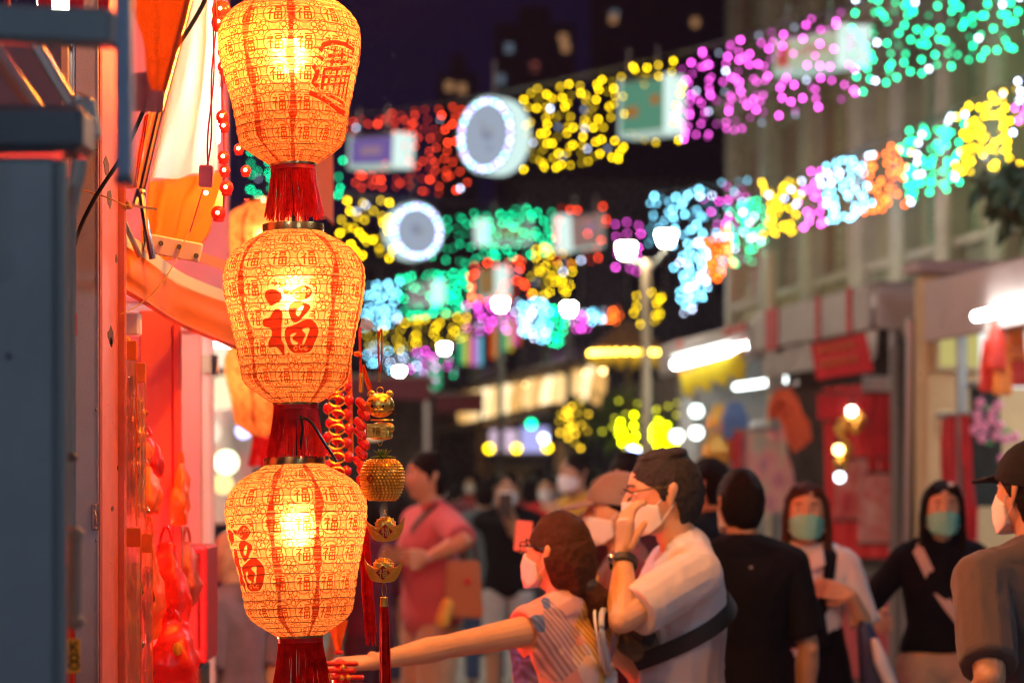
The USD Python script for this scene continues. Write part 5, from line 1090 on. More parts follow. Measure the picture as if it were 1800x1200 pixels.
# rods and the white angle bracket
fa = Thing("folding_arm", "bright metal awning rods joined at an elbow beside the post", "awning arm", P(250, 300, 5.2))
fa.part("rod", tube([P(281, 196, 5.25), P(248, 338, 5.2)], .007, 8), mat("bright_rod", (.6, .5, .5), .25, 1.0)); fa.part("rod", tube([P(248, 338, 5.2), P(258, 405, 5.15), P(268, 455, 5.15)], .007, 8), LK["bright_rod"]); fa.part("rod", tube([P(214, 380, 5.2), P(246, 452, 5.2)], .006, 8), LK["bright_rod"]); fa.part("elbow", sph(P(248, 340, 5.2), .0115, 12), STEEL)
fa.part("clear_cover", cloth(P(224, 330, 5.28), P(250, 330, 5.28), P(276, 200, 5.32), P(262, 196, 5.32), 8, 12, .006, 2), mat("orange_film", (.9, .45, .12), .12, trans=.5, alpha=.7)); fa.part("red_tape", cloth(P(234, 328, 5.27), P(240, 330, 5.27), P(262, 200, 5.3), P(254, 205, 5.3), 5, 10, .004, 2), REDC)
ab = Thing("angle_bracket", "white steel angle bracket with two bolt holes under the awning", "bracket", P(305, 436, 5.3)); ang = -.20
Rb = np.array([[math.cos(.19), 0, math.sin(.19)], [0, 1, 0], [-math.sin(.19), 0, math.cos(.19)]])
ab.part("plate", cbox(P(305, 436, 5.3), (S(100, 5.3), .012, S(34, 5.3)), .003, Rb), mat("white_powder_coat", (.75, .68, .68), .4)); 
for dx in (-22, 10, 40): ab.part("bolt_hole", xf(revolve([(.001, .0), (.0055, 0), (.0055, .003), (.001, .003)], 12), rx(math.pi / 2), P(305 + dx, 436 + dx * .19 + (6 if dx == 40 else -4), 5.293)), GREYD)
ab.part("strap", bar(P(352, 452, 5.3), P(404, 470, 5.35), .004, .022), mat("pink_strap", (.6, .25, .27), .6)); ab.part("post_bracket", bar(P(258, 402, 5.32), P(262, 440, 5.32), .018, .014, .003), GREYD)
# orange valance that curves away behind the lanterns
va = Thing("orange_awning", "orange awning valance sagging from the post to behind the middle lantern", "awning", P(320, 520, 5.8))
def sheet_from(top, bot, n=40, m=10, thick=.004, ripple=.004, seed=0):
    T, B = spline(top, n), spline(bot, n); W = np.linspace(0, 1, m); p_ = T[:, None] * (1 - W)[None, :, None] + B[:, None] * W[None, :, None]; p_[..., 1] += ripple * 3 * np.sin(W * 9)[None] + ripple * (meshkit.fbm(np.stack(np.broadcast_arrays(np.arange(n)[:, None] * .12, W[None] * 6, 0.0), -1), 3, seed) - .5) * 3
    nrm = np.array([.5, -1, .2]); nrm /= np.linalg.norm(nrm); f_, b_ = (p_ + nrm * thick / 2).reshape(-1, 3), (p_ - nrm * thick / 2).reshape(-1, 3); i, j = np.meshgrid(np.arange(n - 1), np.arange(m - 1), indexing="ij"); q_ = np.stack([i * m + j, (i + 1) * m + j, (i + 1) * m + j + 1, i * m + j + 1], -1).reshape(-1, 4)[:, ::-1]
    N = n * m; rim = np.r_[np.arange(n) * m, (n - 1) * m + np.arange(1, m), np.arange(n - 2, -1, -1) * m + m - 1, np.arange(m - 2, 0, -1)]; r2 = np.roll(rim, -1); q_ = np.vstack([q_, q_[:, ::-1] + N, np.stack([rim, r2, r2 + N, rim + N], 1)])
    return np.vstack([f_, b_]), q_
top = [P(205, 424, 5.15), P(250, 452, 5.3), P(310, 496, 5.7), P(370, 522, 6.1), P(450, 552, 6.6)]; bot = [P(205, 502, 5.15), P(250, 528, 5.3), P(300, 560, 5.7), P(365, 590, 6.1), P(450, 622, 6.6)]
va.part("valance", sheet_from(top, bot, 50, 14, ripple=.006), mat("orange_canvas", (.92, .30, .045), .55, trans=.45)); va.part("grey_edge", sheet_from([q_ + [0, .02, .03] for q_ in top], [q_ + [0, .005, -.004] for q_ in top], 40, 4, ripple=.002), mat("grey_canvas", (.5, .5, .5), .6)); va.part("hem_tube", tube(spline(bot, 40), .006, 6), ORC)
# the red-lit post
po = Thing("stall_post", "sheet-metal stall post with chipped paint, its right side coloured red for the lantern light", "post", P(170, 1200, 4.8))
xa, xb, zt = P(131, 0, 4.8)[0], P(175, 0, 4.8)[0], 3.0
po.part("front_plate", cbox(((xa + xb) / 2 - .001, 4.815, zt / 2), (xb - xa - .002, .03, zt), .003), POSTM); po.part("side_plate", cbox((xb - .02, 4.93, zt / 2), (.04, .198, zt), .002), POST_REDLIT); po.part("return_lip", cbox((xb + .004, 5.036, zt / 2), (.022, .010, zt), .003), POST_REDLIT); po.part("folded_edge", tube([(xb + .001, 4.799, .0), (xb + .001, 4.799, zt)], .0022, 6), POST_REDLIT)
po.part("left_edge", cbox((xa - .003, 4.83, zt / 2), (.004, .05, zt), .001), mat("worn_edge", (.4, .36, .34), .35, .5))
rs = random.Random(31)
def chip(y0, z0, w, h, seed):
    rr = random.Random(seed); pts = [(w * math.cos(a) * rr.uniform(.55, 1.1), h * math.sin(a) * rr.uniform(.6, 1.1)) for a in np.arange(11) * 2 * math.pi / 11]
    return prism(pts, .0012, (xb - .0004, y0, z0), (0, 1.0, 0), EZv)
for k, (x, y, w, h) in enumerate(((195, 590, .040, .021), (187, 292, .045, .020), (192, 350, .03, .020), (204, 455, .012, .010), (197, 893, .022, .006), (207, 822, .012, .007), (195, 600, .02, .012))):
    Yc = -.819 * -1; Yd = xb / ((x - 900) / F); po.part("paint_chip", chip(Yd, P(x, y, Yd)[2], w, h, k + 3), RUST, smooth=False)
for k, (x, y) in enumerate(((190, 710), (198, 742), (196, 988), (205, 1000))):
    Yd = xb / ((x - 900) / F); po.part("dent", sph((xb, Yd, P(x, y, Yd)[2]), (.0012, .008, .004), 8), POST_REDLIT)
for x, y in ((168, 352), (137, 358), (169, 720), (170, 950)): po.part("rivet", sph(P(x, y, 4.799), (.0035, .002, .0035), 10), STEEL)
hp = po.part("hasp_plate", cbox(P(168, 908, 4.798), (S(14, 4.8), .003, S(46, 4.8)), .0015), mat("hasp_metal", (.45, .28, .28), .35, .9)); 
po.part("staple", tube(spline([P(166, 900, 4.797), P(167, 899, 4.778), P(168, 908, 4.774), P(168, 917, 4.778), P(167, 917, 4.797)], 14), .0022, 6), STEEL, under=hp)
for y in (889, 928): po.part("screw", sph(P(168, y, 4.796), (.0035, .0018, .0035), 8), STEEL, under=hp)
po.part("plate_seam", cbox(P(153, 264, 4.8035), (.045, .009, .0012), 0), GREYD)
# cables, twine and the pink inline box
solo("black_cable", tube(spline([P(372, -30, 4.62), P(345, 30, 4.62), P(312, 82, 4.61), P(270, 155, 4.6), P(236, 232, 4.6), P(210, 282, 4.6), P(178, 330, 4.6), P(150, 380, 4.62), P(132, 430, 4.7)], 40), .0042, 8), BLACKP, "thick black cable slanting down across the post from the awning", "cable")
tw_ = Thing("cable_twine", "orange twine tied to a steel pin through the post's edge", "twine", P(215, 358, 4.75)); tw_.part("twine", tube(spline([P(128, 331, 4.76), P(160, 338, 4.76), P(190, 348, 4.75), P(222, 362, 4.8)], 16), .0016, 6), mat("orange_twine", (.75, .33, .12), .7)); tw_.part("knot", soft(union([sph(P(223 + a, 361 + b, 4.8), .0052, 8) for a, b in ((0, 0), (5, 3), (-3, 4), (2, -4))]), .003, 1), LK["orange_twine"]); tw_.part("pin", tube([P(210, 358, 4.85), P(276, 368, 4.8)], .0025, 6), STEEL)
solo("yellow_twine", tube(spline([P(340, 385, 5.0), P(330, 408, 5.0), P(312, 452, 5.0), P(288, 492, 5.0), P(258, 525, 5.0), P(212, 552, 5.0)], 30), .0014, 6), mat("yellow_twine_fibre", (.85, .55, .15), .6), "thin yellow twine curving in front of the orange awning", "twine")
pb = Thing("inline_box", "small pink plastic inline box hanging on a twisted red flex", "power box", P(362, 310, 5.0)); pb.part("box", cbox(P(362, 310, 5.0), (S(24, 5), .018, S(38, 5)), .003, ry(.06)), mat("pink_plastic", (.72, .16, .24), .35, trans=.2)); pb.part("flex", join([tube(spline([P(378 + s * 2, -20, 5.0), P(377 - s * 2, 60, 5.0), P(374 + s * 2, 130, 5.0), P(370 - s * 2, 210, 5.0), P(365 + s, 292, 5.0)], 30), .0018, 5) for s in (-1, 1)]), mat("red_flex", (.55, .05, .06), .45), kind="stuff"); pb.part("lower_flex", tube(spline([P(357, 332, 5.0), P(345, 372, 5.0), P(334, 408, 5.0)], 10), .0014, 5), LK["red_flex"]); pb.part("pilot_lamp", sph(P(362, 339, 5.0), .0055, 10), em("pilot_white", (1, .95, .9), 2.5))
# string of little red festive lights left of the lanterns
rl = Thing("festive_light_string", "string of small red plastic lantern lights hanging left of the upper lantern", "light string", P(390, 150, 5.4)); RPL = mat("red_translucent_plastic", (.80, .05, .05), .25, trans=.45)
for k, (x, y, r_) in enumerate(((389, 18, .022), (385, 40, .018), (390, 93, .010), (393, 118, .014), (400, 137, .012), (391, 205, .015), (394, 222, .013), (393, 276, .014), (395, 300, .013), (398, 330, .016), (384, 375, .017), (420, 262, .012), (432, 300, .012))):
    c_ = P(x, y, 5.4); b_ = rl.part("light_cap", soft(union([sph(c_, (r_, r_, r_ * 1.05), 12), sph(c_ - EZv * r_ * .9, (r_ * .8, r_ * .8, r_ * .3), 10)]), .006, 1), RPL, smooth=True); rl.part("glow", sph(c_ + [0, -r_ * .95, 0], .0042, 8), em("tiny_warm_led", (1.0, .55, .2), 14), under=b_)
rl.part("cord", tube(spline([P(382, -30, 5.42), P(386, 60, 5.42), P(391, 150, 5.42), P(394, 260, 5.42), P(392, 390, 5.42)], 30), .0025, 5), LK["red_flex"])
ybn = Thing("yellow_banner", "small yellow banner behind the pink inline box", "banner", P(372, 355, 6.6)); ybn.part("cloth", cloth(P(344, 378, 6.6), P(392, 378, 6.6), P(392, 330, 6.6), P(346, 332, 6.6), 8, 8, .01, 1), mat("yellow_cloth", (.90, .55, .03), .6, trans=.4)); ybn.part("batten", bar(P(344, 329, 6.6), P(394, 328, 6.6), .012, .012), WOODD)
# ---- inside the stall: back boards, goods in clear film, red bags
INR = mat("stall_red_board", (.55, .10, .09), .55, var=.12, vs=4)
bk = Thing("stall_board", "tall red-painted board standing in the left stall, pale at its top", "board", P(275, 800, 6.2)); bk.part("board", bar(P(276, 545, 6.2), P(278, 1260, 6.2), S(60, 6.2), .03, .004, up=(0, 1, 0)), INR); bk.part("stile", bar(P(312, 565, 6.18), P(314, 1260, 6.18), S(13, 6.2), .03, .003, up=(0, 1, 0)), mat("red_stile", (.6, .07, .06), .5))
mv = Thing("stall_board", "mauve board between the red board and the glaring shop behind", "board", P(335, 780, 7.2)); mv.part("board", bar(P(334, 575, 7.2), P(336, 1260, 7.2), S(40, 7.2), .03, .004, up=(0, 1, 0)), mat("mauve_board", (.42, .22, .22), .6)); mv.part("cap", cbox(P(334, 573, 7.19), (S(42, 7.2), .05, .03), .005), POSTM)
wp = Thing("shop_pole", "whitish pole in front of the glaring shop at the far left", "pole", P(362, 800, 8)); wp.part("pole", tube([P(358, 560, 8), P(362, 810, 8) * [1, 1, 0]], .035, 10), mat("white_pole", (.62, .58, .60), .4)); wp.part("collar", tube([P(358, 640, 8) + EZv * .03, P(358, 640, 8) - EZv * .03], .05, 10), STEEL)
lp = Thing("leaflet_box", "white leaflet box fixed by the post above the clear bags", "box", P(228, 570, 5.3)); lp.part("box", cbox(P(228, 570, 5.35), (S(38, 5.3), .05, S(40, 5.3)), .004), mat("white_card", (.8, .74, .72), .5)); lp.part("yellow_tab", cbox(P(222, 598, 5.3), (.018, .01, .014), .003), LK["yellow_cloth"])
FILM = mat("clear_film", (.85, .5, .40), .08, trans=.4, alpha=.30, bump=.9, bs=40)
for k, (xa_, xb_, ya, yb, Y, lab) in enumerate(((212, 240, 602, 925, 5.2, "tall clear film bag of red and gold goods hanging right against the post"), (226, 256, 640, 930, 5.35, "second clear film bag just behind the first"), (213, 248, 930, 1260, 5.2, "lower clear film bag with silver and gold glints beside the post"), (240, 268, 940, 1260, 5.3, "soft plastic garment bag with a zip edge, low beside the post"))):
    t = Thing("plastic_bag", lab, "plastic bag", P((xa_ + xb_) / 2, ya, Y))
    t.part("film", cloth(P(xa_ - 2, yb, Y), P(xb_, yb, Y), P(xb_, ya, Y), P(xa_, ya, Y), 14, 40, .008, 3, seed=k, thick=.0015), FILM)
    t.part("header_card", cbox(P((xa_ + xb_) / 2, ya + 14, Y - .006), (S(xb_ - xa_, Y), .006, S(34, Y)), .001), mat("orange_header", (.85, .20, .03), .5))
    t.part("contents", noisy(soft(Manifold.hull_points(np.array([P(xa_ + 3, ya + 60, Y + .03), P(xb_ - 3, ya + 60, Y + .03), P(xa_ + 2, yb - 20, Y + .03), P(xb_ - 2, yb - 20, Y + .03), P(xa_ + 4, ya + 60, Y + .05), P(xb_ - 4, ya + 60, Y + .05), P(xa_ + 4, yb - 20, Y + .06), P(xb_ - 4, yb - 20, Y + .06)])), .008, 2), .022, 42, k), mat("foil_goods_%d" % k, ((.75, .12, .03), (.8, .3, .05), (.7, .45, .2), (.65, .05, .04))[k], .16, .85, bump=.9, bs=70), smooth=30)
    t.part("seal_edge", tube([P(xb_, ya, Y - .004), P(xb_, yb, Y - .004)], .0016, 5), LK["orange_header"])
BAGR = mat("red_plastic_bag", (.70, .035, .03), .3, trans=.4, bump=.4, bs=25); BAGO = mat("orange_plastic_bag", (.85, .20, .03), .35, trans=.4, bump=.4, bs=25)
def bag(x, y, w, h, Y, m, lab, seed):
    c_ = P(x, y, Y); t = Thing("plastic_bag", lab, "plastic bag", c_); W, H = S(w, Y) / 2, S(h, Y) / 2
    q_ = soft(Manifold.hull_points(np.array([c_ + [sx * a, sy * b, z * H] for sx in (-1, 1) for sy in (-1, 1) for z, a, b in ((1, W * .35, .015), (.4, W * .7, .05), (-.3, W, .075), (-.9, W * .8, .05))])), .012, 5)
    t.part("body", noisy(noisy(q_, .016, 14, seed), .007, 42, seed + 5), m, smooth=40)
    for s in (-1, 1): t.part("handle", tube(spline([c_ + [s * W * .3, 0, H * .95], c_ + [s * W * .2, 0, H * 1.25], c_ + [s * W * .05, 0, H * 1.4]], 8), .004, 5), m)
    return t
bag(258, 800, 46, 70, 5.9, BAGR, "glossy red bag with an orange print hanging on the red board", 1).part("print", sph(P(257, 797, 5.82), (S(11, 5.9), .02, S(22, 5.9)), 12), ORC)
bag(255, 865, 44, 80, 5.7, BAGO, "small orange-red bag hanging below the glossy one", 2)
bag(292, 1030, 70, 150, 5.8, BAGR, "large red plastic bag hanging in the lower left stall", 3)
bag(262, 1040, 40, 190, 5.6, BAGO, "orange bag left of the large red plastic bag", 4)
bag(305, 1150, 80, 110, 5.7, BAGR, "red bag with small yellow and green prints, lowest in the left stall", 5).part("print", union([sph(P(x, y, 5.62), (.012, .01, .016), 8) for x, y in ((312, 1140),)]), LK["yellow_cloth"])
bag(318, 870, 26, 110, 6.1, BAGO, "narrow orange packet on the stile of the red board", 6)
bag(328, 1010, 40, 120, 6.3, mat("printed_red_bag", (.75, .16, .08), .4, trans=.3, col2=(.55, .03, .03), vs=30), "printed orange-red bag hanging at the red cabinet's corner", 7)
rc2 = Thing("red_cabinet", "dark red metal fire-hose style cabinet in the lower left", "cabinet", P(342, 1060, 6.6)); rc2.part("body", cbox(P(342, 1058, 6.75), (S(64, 6.6), .25, S(205, 6.6)), .006), mat("cabinet_red", (.42, .012, .03), .45)); rc2.part("door", cbox(P(334, 1058, 6.615), (S(30, 6.6), .012, S(170, 6.6)), .004), mat("cabinet_red_door", (.34, .010, .025), .4)); rc2.part("stand", cbox(P(342, 1162, 6.75) * [1, 1, 0] + [0, 0, P(0, 1164, 6.75)[2] / 2], (S(40, 6.6), .2, P(0, 1164, 6.75)[2] - .004), .006), WOODD)
# price card and orange cloth strip by the cabinet
pc = Thing("price_card", "yellow price card with black handwriting, half hidden at the bottom left", "sign", P(124, 1150, 3.6)); pcY = 3.62; pc.part("card", cbox(P(124, 1152, pcY), (S(34, pcY), .003, S(60, pcY)), .0006), mat("yellow_card", (.85, .55, .05), .6))
for txt, x, y, h_ in (("K", 121, 1146, .0165), ("8", 118, 1176, .024)):
    m_ = meshkit.text_mesh(txt, h_, .001); v_, f_ = vf(m_); pc.part("lettering", (np.stack([v_[:, 0], -v_[:, 2], v_[:, 1]], 1) + P(x, y, pcY - .003), f_), BLACKP)
os_ = Thing("orange_streamer", "orange and red streamer hanging between the cabinet and the pole", "streamer", P(116, 1000, 3.9)); os_.part("cloth", cloth(P(108, 1250, 3.9), P(132, 1250, 3.9), P(130, 872, 3.9), P(110, 876, 3.9), 6, 24, .006, 2, seed=8), mat("streamer_orange", (.85, .17, .03), .5, trans=.4, col2=(.7, .05, .03), vs=9)); os_.part("top_band", cbox(P(120, 872, 3.895), (S(24, 3.9), .008, .012), .002), REDC); os_.part("gold_print", tube(spline([P(118, 960, 3.885), P(124, 985, 3.885), P(117, 1010, 3.885), P(124, 1040, 3.885), P(118, 1070, 3.885)], 20), .0014, 5), GD)
solo("orange_tag", cbox(P(131, 570, 4.3), (S(10, 4.3), .003, S(40, 4.3)), .001), ORC, "small orange tag showing behind the stay pole", "tag")
# the glaring shop far behind on the left
gs_ = Thing("lit_shop", "glaring pale shop front far behind the left stall", "shop", P(390, 800, 14)); gs_.part("back_wall", cbox(P(385, 720, 14.6), (S(150, 14), .05, S(420, 14)), .01), mat("shop_wall_pale", (.75, .62, .52), .6)); gs_.part("ceiling_panel", cbox(P(395, 598, 14.1), (S(110, 14), .5, .05), .01), em("shop_panel_light", (.85, 1.0, .97), 9.0))
gs_.part("shelf", cbox(P(400, 655, 14.2), (S(80, 14), .3, .06), .01), WOODD); gs_.part("counter", cbox(P(385, 1000, 14.3) * [1, 1, 0] + EZv * .55, (S(150, 14), .5, 1.1), .02), mat("counter_plum", (.12, .03, .05), .6))
for k, (x, y, r_, cc, s_) in enumerate(((398, 812, .07, (.9, 1.0, .62), 3.2), (392, 850, .06, (1.0, .8, .3), 1.6), (370, 700, .07, (1, .85, .6), 1.8), (345, 625, .05, (.85, 1, 1), 3), (392, 690, .10, (1, .8, .5), 1.3), (365, 760, .08, (1, .8, .6), 1.2), (428, 757, .045, (.5, .5, 1.0), 4.0))): gs_.part("bulb", sph(P(x, y, 13.9), r_, 10), em("shop_bulb_%d" % k, cc, s_), smooth=True)
# bulbs under the stall's canopy, above the frame: they light the goods, the post and the shoppers
WF = em("front_bulb_glow", (1.0, .36, .035), 640.0)
WB, WR = em("canopy_bulb_glow", (1.0, .32, .025), 1080.0), em("red_canopy_bulb_glow", (1.0, .05, .03), 1000.0)
for k, (x, y, z, m, lab) in enumerate(((-.62, 6.9, 3.3, WR, "red canopy bulb at the back of the left stall"), (.15, 4.5, 2.85, WF, "orange canopy bulb over the front of the lantern column"), (-.33, 5.15, 2.82, WB, "orange canopy bulb between the stall post and the lantern column"), (.05, 5.9, 3.1, WB, "orange canopy bulb behind the front lantern column"), (-1.15, 6.0, 1.2, WR, "red bulb low among the hanging bags"), (-1.9, 11.5, 2.9, WR, "orange bulb over the next stall on the left"), (-1.7, 9.6, 3.4, WR, "red bulb beyond the stall's back wall"))):
    c_ = np.array([x, y, z]); t = Thing("canopy_bulb", lab, "bulb", c_); t.part("glass", sph(c_, (.045, .045, .055), 12), m, smooth=True); t.part("socket", tube([c_ + EZv * .05, c_ + EZv * .12], .022, 8), BLACKP); t.part("flex", tube([c_ + EZv * .12, (x, y, 3.80)], .004, 5), BLACKP)
cpy = Thing("stall_canopy", "canvas canopy roof of the left stall, above the frame", "canopy", (-.9, 6.2, 3.8)); cpy.part("roof", cbox((-.85, 6.2, 3.85), (2.3, 5.4, .05), .02), mat("canopy_canvas", (.7, .3, .12), .6))
for y in (3.7, 8.7): cpy.part("rail", bar((-1.98, y, 3.79), (-.12, y, 3.79), .05, .05, .01), STEELP)

# ================================================================== people
SKIN = mat("skin_light", (.58, .35, .21), .5, var=.06, vs=18, spec=.4)
SKIN2 = mat("skin_tan", (.44, .25, .155), .5, var=.06, vs=18, spec=.4)
HAIRB = mat("hair_black", (.010, .008, .008), .6, spec=.10, var=.5, vs=60, stretch=(6, 6, .7), bump=.7, bs=90)
HAIRBR = mat("hair_dark_brown", (.060, .026, .016), .6, spec=.12, var=.4, vs=60, stretch=(6, 6, .7), bump=.7, bs=90)
HAIRG = mat("hair_greying", (.014, .014, .015), .7, spec=.10, col2=(.055, .055, .06), vs=70, stretch=(4, 4, 1.5), bump=.6, bs=120)
MASKW = mat("mask_white", (.72, .72, .74), .7, bump=.3, bs=70, stretch=(.3, .3, 4))
MASKM = mat("mask_mint", (.22, .66, .55), .7, bump=.3, bs=70, stretch=(.3, .3, 4))
LOOP = mat("mask_loop", (.75, .72, .72), .6)
EYEW = mat("eye_white", (.75, .72, .70), .2); EYED = mat("eye_dark", (.02, .012, .010), .15); BROW = mat("eyebrow_black", (.03, .022, .02), .7); LIP = mat("lip_colour", (.45, .16, .14), .45)
SHOE = mat("shoe_dark", (.03, .03, .035), .5); SHOEW = mat("shoe_pale", (.5, .48, .45), .6)


def cl(name, col, **k):
    dark = max(col) < .04
    return mat("cloth_" + name, tuple(c * (.55 if dark else 1) for c in col), .9, var=k.pop("var", .1), vs=k.pop("vs", 9), bump=.25, bs=220, sheen=0.0 if dark else .12, spec=.12 if dark else .3, **k)


def V(*a): return np.array(a, float)


def build_person(label, base, yaw, H, top, top_m, low, low_m, skin=None, hair="short", hair_m=None, mask=None, arms=None, head_yaw=0.0, head_pitch=0.0, head_fwd=0.0, female=False, sleeve=.55, edge=.014, wrinkle=.0045, hem=.86, glasses=False, cap=None, shoes=None, seed=0, stride=.0, girth=1.0):
    """A standing figure facing +y before it is turned by yaw (90 = to the left of the picture, 180 = to the camera)."""
    skin = skin or SKIN; hair_m = hair_m or HAIRB
    t = Thing("person", label, "person", base); R = rz(math.radians(yaw)); s = H / 1.70; w = (.90 if female else 1.0); base = np.array(base, float)
    def world(m): return xf(m, R * s, base)
    def local(p): return (np.asarray(p, float) - base) @ R / s
    g = girth
    def torso(i, low_z=.93):
        pel, wa, ch = sph((0, -.01, low_z), (.152 * (1.06 if female else 1) * g + i, .102 * g + i, .10 + i)), sph((0, .004, 1.10), (.128 * w * g + i, .092 * g + i, .08)), sph((0, .006, 1.275), (.150 * w * g + i, .106 * g + i, .115 + i * .5))
        sh = [sph((x * .150 * w, -.008, 1.385), .050 + i) for x in (-1, 1)]; sh2 = [sph((x * .125 * w, -.012, 1.405), .040 + i * .8) for x in (-1, 1)]
        return [hull(pel, wa), hull(wa, ch), hull(ch, *sh), hull(sph((0, -.018, 1.435), .056 + i * .35), *sh2)]
    # arms: wrist targets (world) or defaults
    arms = arms or {}; skel = {}
    for side, x in (("left", -1), ("right", 1)):
        S0 = V(x * .172 * w, -.008, 1.375); spec = arms.get(side, {})
        Wt = local(spec["wrist"]) if "wrist" in spec else V(x * .235 * w * g, .05, .83)
        if "elbow" in spec: E = local(spec["elbow"])
        else:
            a, b = .285, .25; d = Wt - S0; L = np.linalg.norm(d)
            if L > a + b - .012: Wt = S0 + d / L * (a + b - .012); d = Wt - S0; L = a + b - .012
            k = (a * a - b * b + L * L) / (2 * L); h_ = math.sqrt(max(0, a * a - k * k)); pole = V(*spec.get("pole", (x * .4, -1, -.3))); u = d / L; pole = pole - u * (pole @ u); pole /= np.linalg.norm(pole); E = S0 + u * k + pole * h_
        skel[side] = (S0, E, Wt, spec)
    hc = V(0, .018 + head_fwd, 1.588)
    HR = rz(math.radians(head_yaw)) @ rx(math.radians(-head_pitch))
    # ---- body: one continuous skin
    parts = torso(0) + [hull(sph((0, -.012, 1.41), .056 * w), sph((0, hc[1] * .55 - .01, 1.49), .053 * w)), hull(sph((0, hc[1] * .55 - .01, 1.48), .053 * w), sph(hc + V(0, -.02, -.05), .055 * w))]
    ic = trimesh.creation.icosphere(subdivisions=4); d = np.array(ic.vertices); v = d * V(.0735, .093, .117)
    zl = np.clip(-d[:, 2], 0, 1); v[:, 0] *= 1 - .30 * zl ** 1.5; back = np.clip(-d[:, 1], 0, 1); v[:, 1] += np.where(d[:, 1] < 0, .030 * zl * back, 0)
    def bumpy(c, sig, vec):
        q = np.exp(-((d - np.array(c) / np.linalg.norm(c)) ** 2).sum(1) / (2 * sig * sig)); return q[:, None] * np.array(vec)
    v += bumpy((0, 1, -.16), .11, (0, .024, -.004)) + bumpy((0, 1, .02), .10, (0, .010, 0)) + bumpy((.36, .92, .12), .13, (0, -.010, 0)) + bumpy((-.36, .92, .12), .13, (0, -.010, 0)) + bumpy((0, .9, .34), .28, (0, .004, 0)) + bumpy((0, .8, -.85), .2, (0, .012, -.004)) + bumpy((0, .95, -.45), .10, (0, .007, 0)) + bumpy((.5, .8, -.2), .18, (.003, .004, 0)) + bumpy((-.5, .8, -.2), .18, (-.003, .004, 0))
    head = Manifold(m3.Mesh(np.asarray(v @ HR.T + hc, np.float32), np.asarray(ic.faces, np.uint32)))
    parts.append(head)
    def hp(*p): return HR @ V(*p) + hc
    def H_(m): return xf(m, HR, hc)
    for x in (-1, 1):
        parts.append(hull(sph(hp(x * .072, -.006, .0), (.006, .014, .018), 10), sph(hp(x * .080, -.020, .014), (.005, .012, .016), 10), sph(hp(x * .074, -.006, -.026), (.005, .007, .010), 10)))
    for side, x in (("left", -1), ("right", 1)):
        S0, E, Wr, spec = skel[side]; parts += [hull(sph(S0, .051 * w), sph(S0 * .5 + E * .5, .044 * w)), hull(sph(S0 * .5 + E * .5, .044 * w), sph(E, .037 * w)), hull(sph(E, .036 * w), sph(E * .72 + Wr * .28, .041 * w)), hull(sph(E * .72 + Wr * .28, .041 * w), sph(E * .25 + Wr * .75, .029 * w)), hull(sph(E * .25 + Wr * .75, .029 * w), sph(Wr, .0245 * w)), sph(E + (E - (S0 + Wr) / 2) / (np.linalg.norm(E - (S0 + Wr) / 2) + 1e-6) * .012, .030 * w), sph(Wr + V(0, 0, .012), .017)]
        f = Wr - E; f /= np.linalg.norm(f); f = spec.get("hand_dir_l", f) if "hand_dir" not in spec else R.T @ V(*spec["hand_dir"]) ; f = f / np.linalg.norm(f)
        pn = R.T @ V(*spec["palm"]) if "palm" in spec else V(-x, .15, 0); pn = pn - f * (pn @ f); pn /= np.linalg.norm(pn); sd = np.cross(f, pn)
        if spec.get("thumb_flip"): sd = -sd
        curl = spec.get("curl", .45); kn = [Wr + f * .088 + sd * o for o in (.030, .010, -.010, -.028)]
        parts += [hull(sph(Wr, (.024, .024, .020)), sph(Wr + f * .03 + sd * .022, .0145), sph(Wr + f * .03 - sd * .020, .0145)), hull(sph(Wr + f * .03 + sd * .022, .0145), sph(Wr + f * .03 - sd * .020, .0145), *[sph(k, .0115) for k in kn])]
        for k, L in zip(kn, (.070, .079, .073, .057)):
            p0, ang = k, curl * .5
            for seg, fr_ in enumerate((.45, .32, .25)):
                dr = f * math.cos(ang) + pn * math.sin(ang); p1 = p0 + dr * L * fr_; parts.append(hull(sph(p0, .0095 - .0012 * seg, 8), sph(p1, .0085 - .0012 * seg, 8))); p0 = p1; ang += curl
        p0 = Wr + f * .022 + sd * .024 + pn * .004; p1 = p0 + ((f * .65 + sd * .65 + pn * .35) if not spec.get("tuck") else (f * .86 + sd * .18 + pn * .45)) * .040; p2 = p1 + (f * .9 + sd * .15 + pn * (.3 + curl * .4)) * .032
        parts += [hull(sph(p0, .0135, 10), sph(p1, .0105, 10)), hull(sph(p1, .0105, 10), sph(p2, .0085, 10))]
    legs = {}
    for x in (-1, 1):
        hip, kn_, an = V(x * .088, -.005, .90), V(x * .094, .018 + x * stride * .5, .485), V(x * .100, -.015 + x * stride, .085)
        legs[x] = (hip, kn_, an); parts += [hull(sph(hip, .083 * g), sph(kn_, .054)), hull(sph(kn_, .054), sph(kn_ * .72 + an * .28 + V(0, -.012, 0), .052)), hull(sph(kn_ * .72 + an * .28 + V(0, -.012, 0), .052), sph(an, .036)), hull(sph(an, .036), sph(an + V(x * .004, -.03, -.045), .034), sph(an + V(x * .015, .135, -.055), .027))]
    t.part("body", world(soft(union(parts), edge * .75, 5)), skin, smooth=True)
    for x in (-1, 1):
        an = legs[x][2]; sh = hull(sph(an + V(0, -.005, -.02), .044), sph(an + V(x * .004, -.035, -.045), .040), sph(an + V(x * .016, .145, -.053), .032)); t.part("shoe", world(soft(sh.trim_by_plane((0, 0, 1), .001), .018, 2)), shoes or SHOE, smooth=40)
    # ---- clothes
    neck = hull(sph((0, hc[1] * .5, 1.515), .066 * w), sph((0, hc[1] + .03, 1.66), .10)); i = .016 + (0 if female else .004)
    up = torso(i)
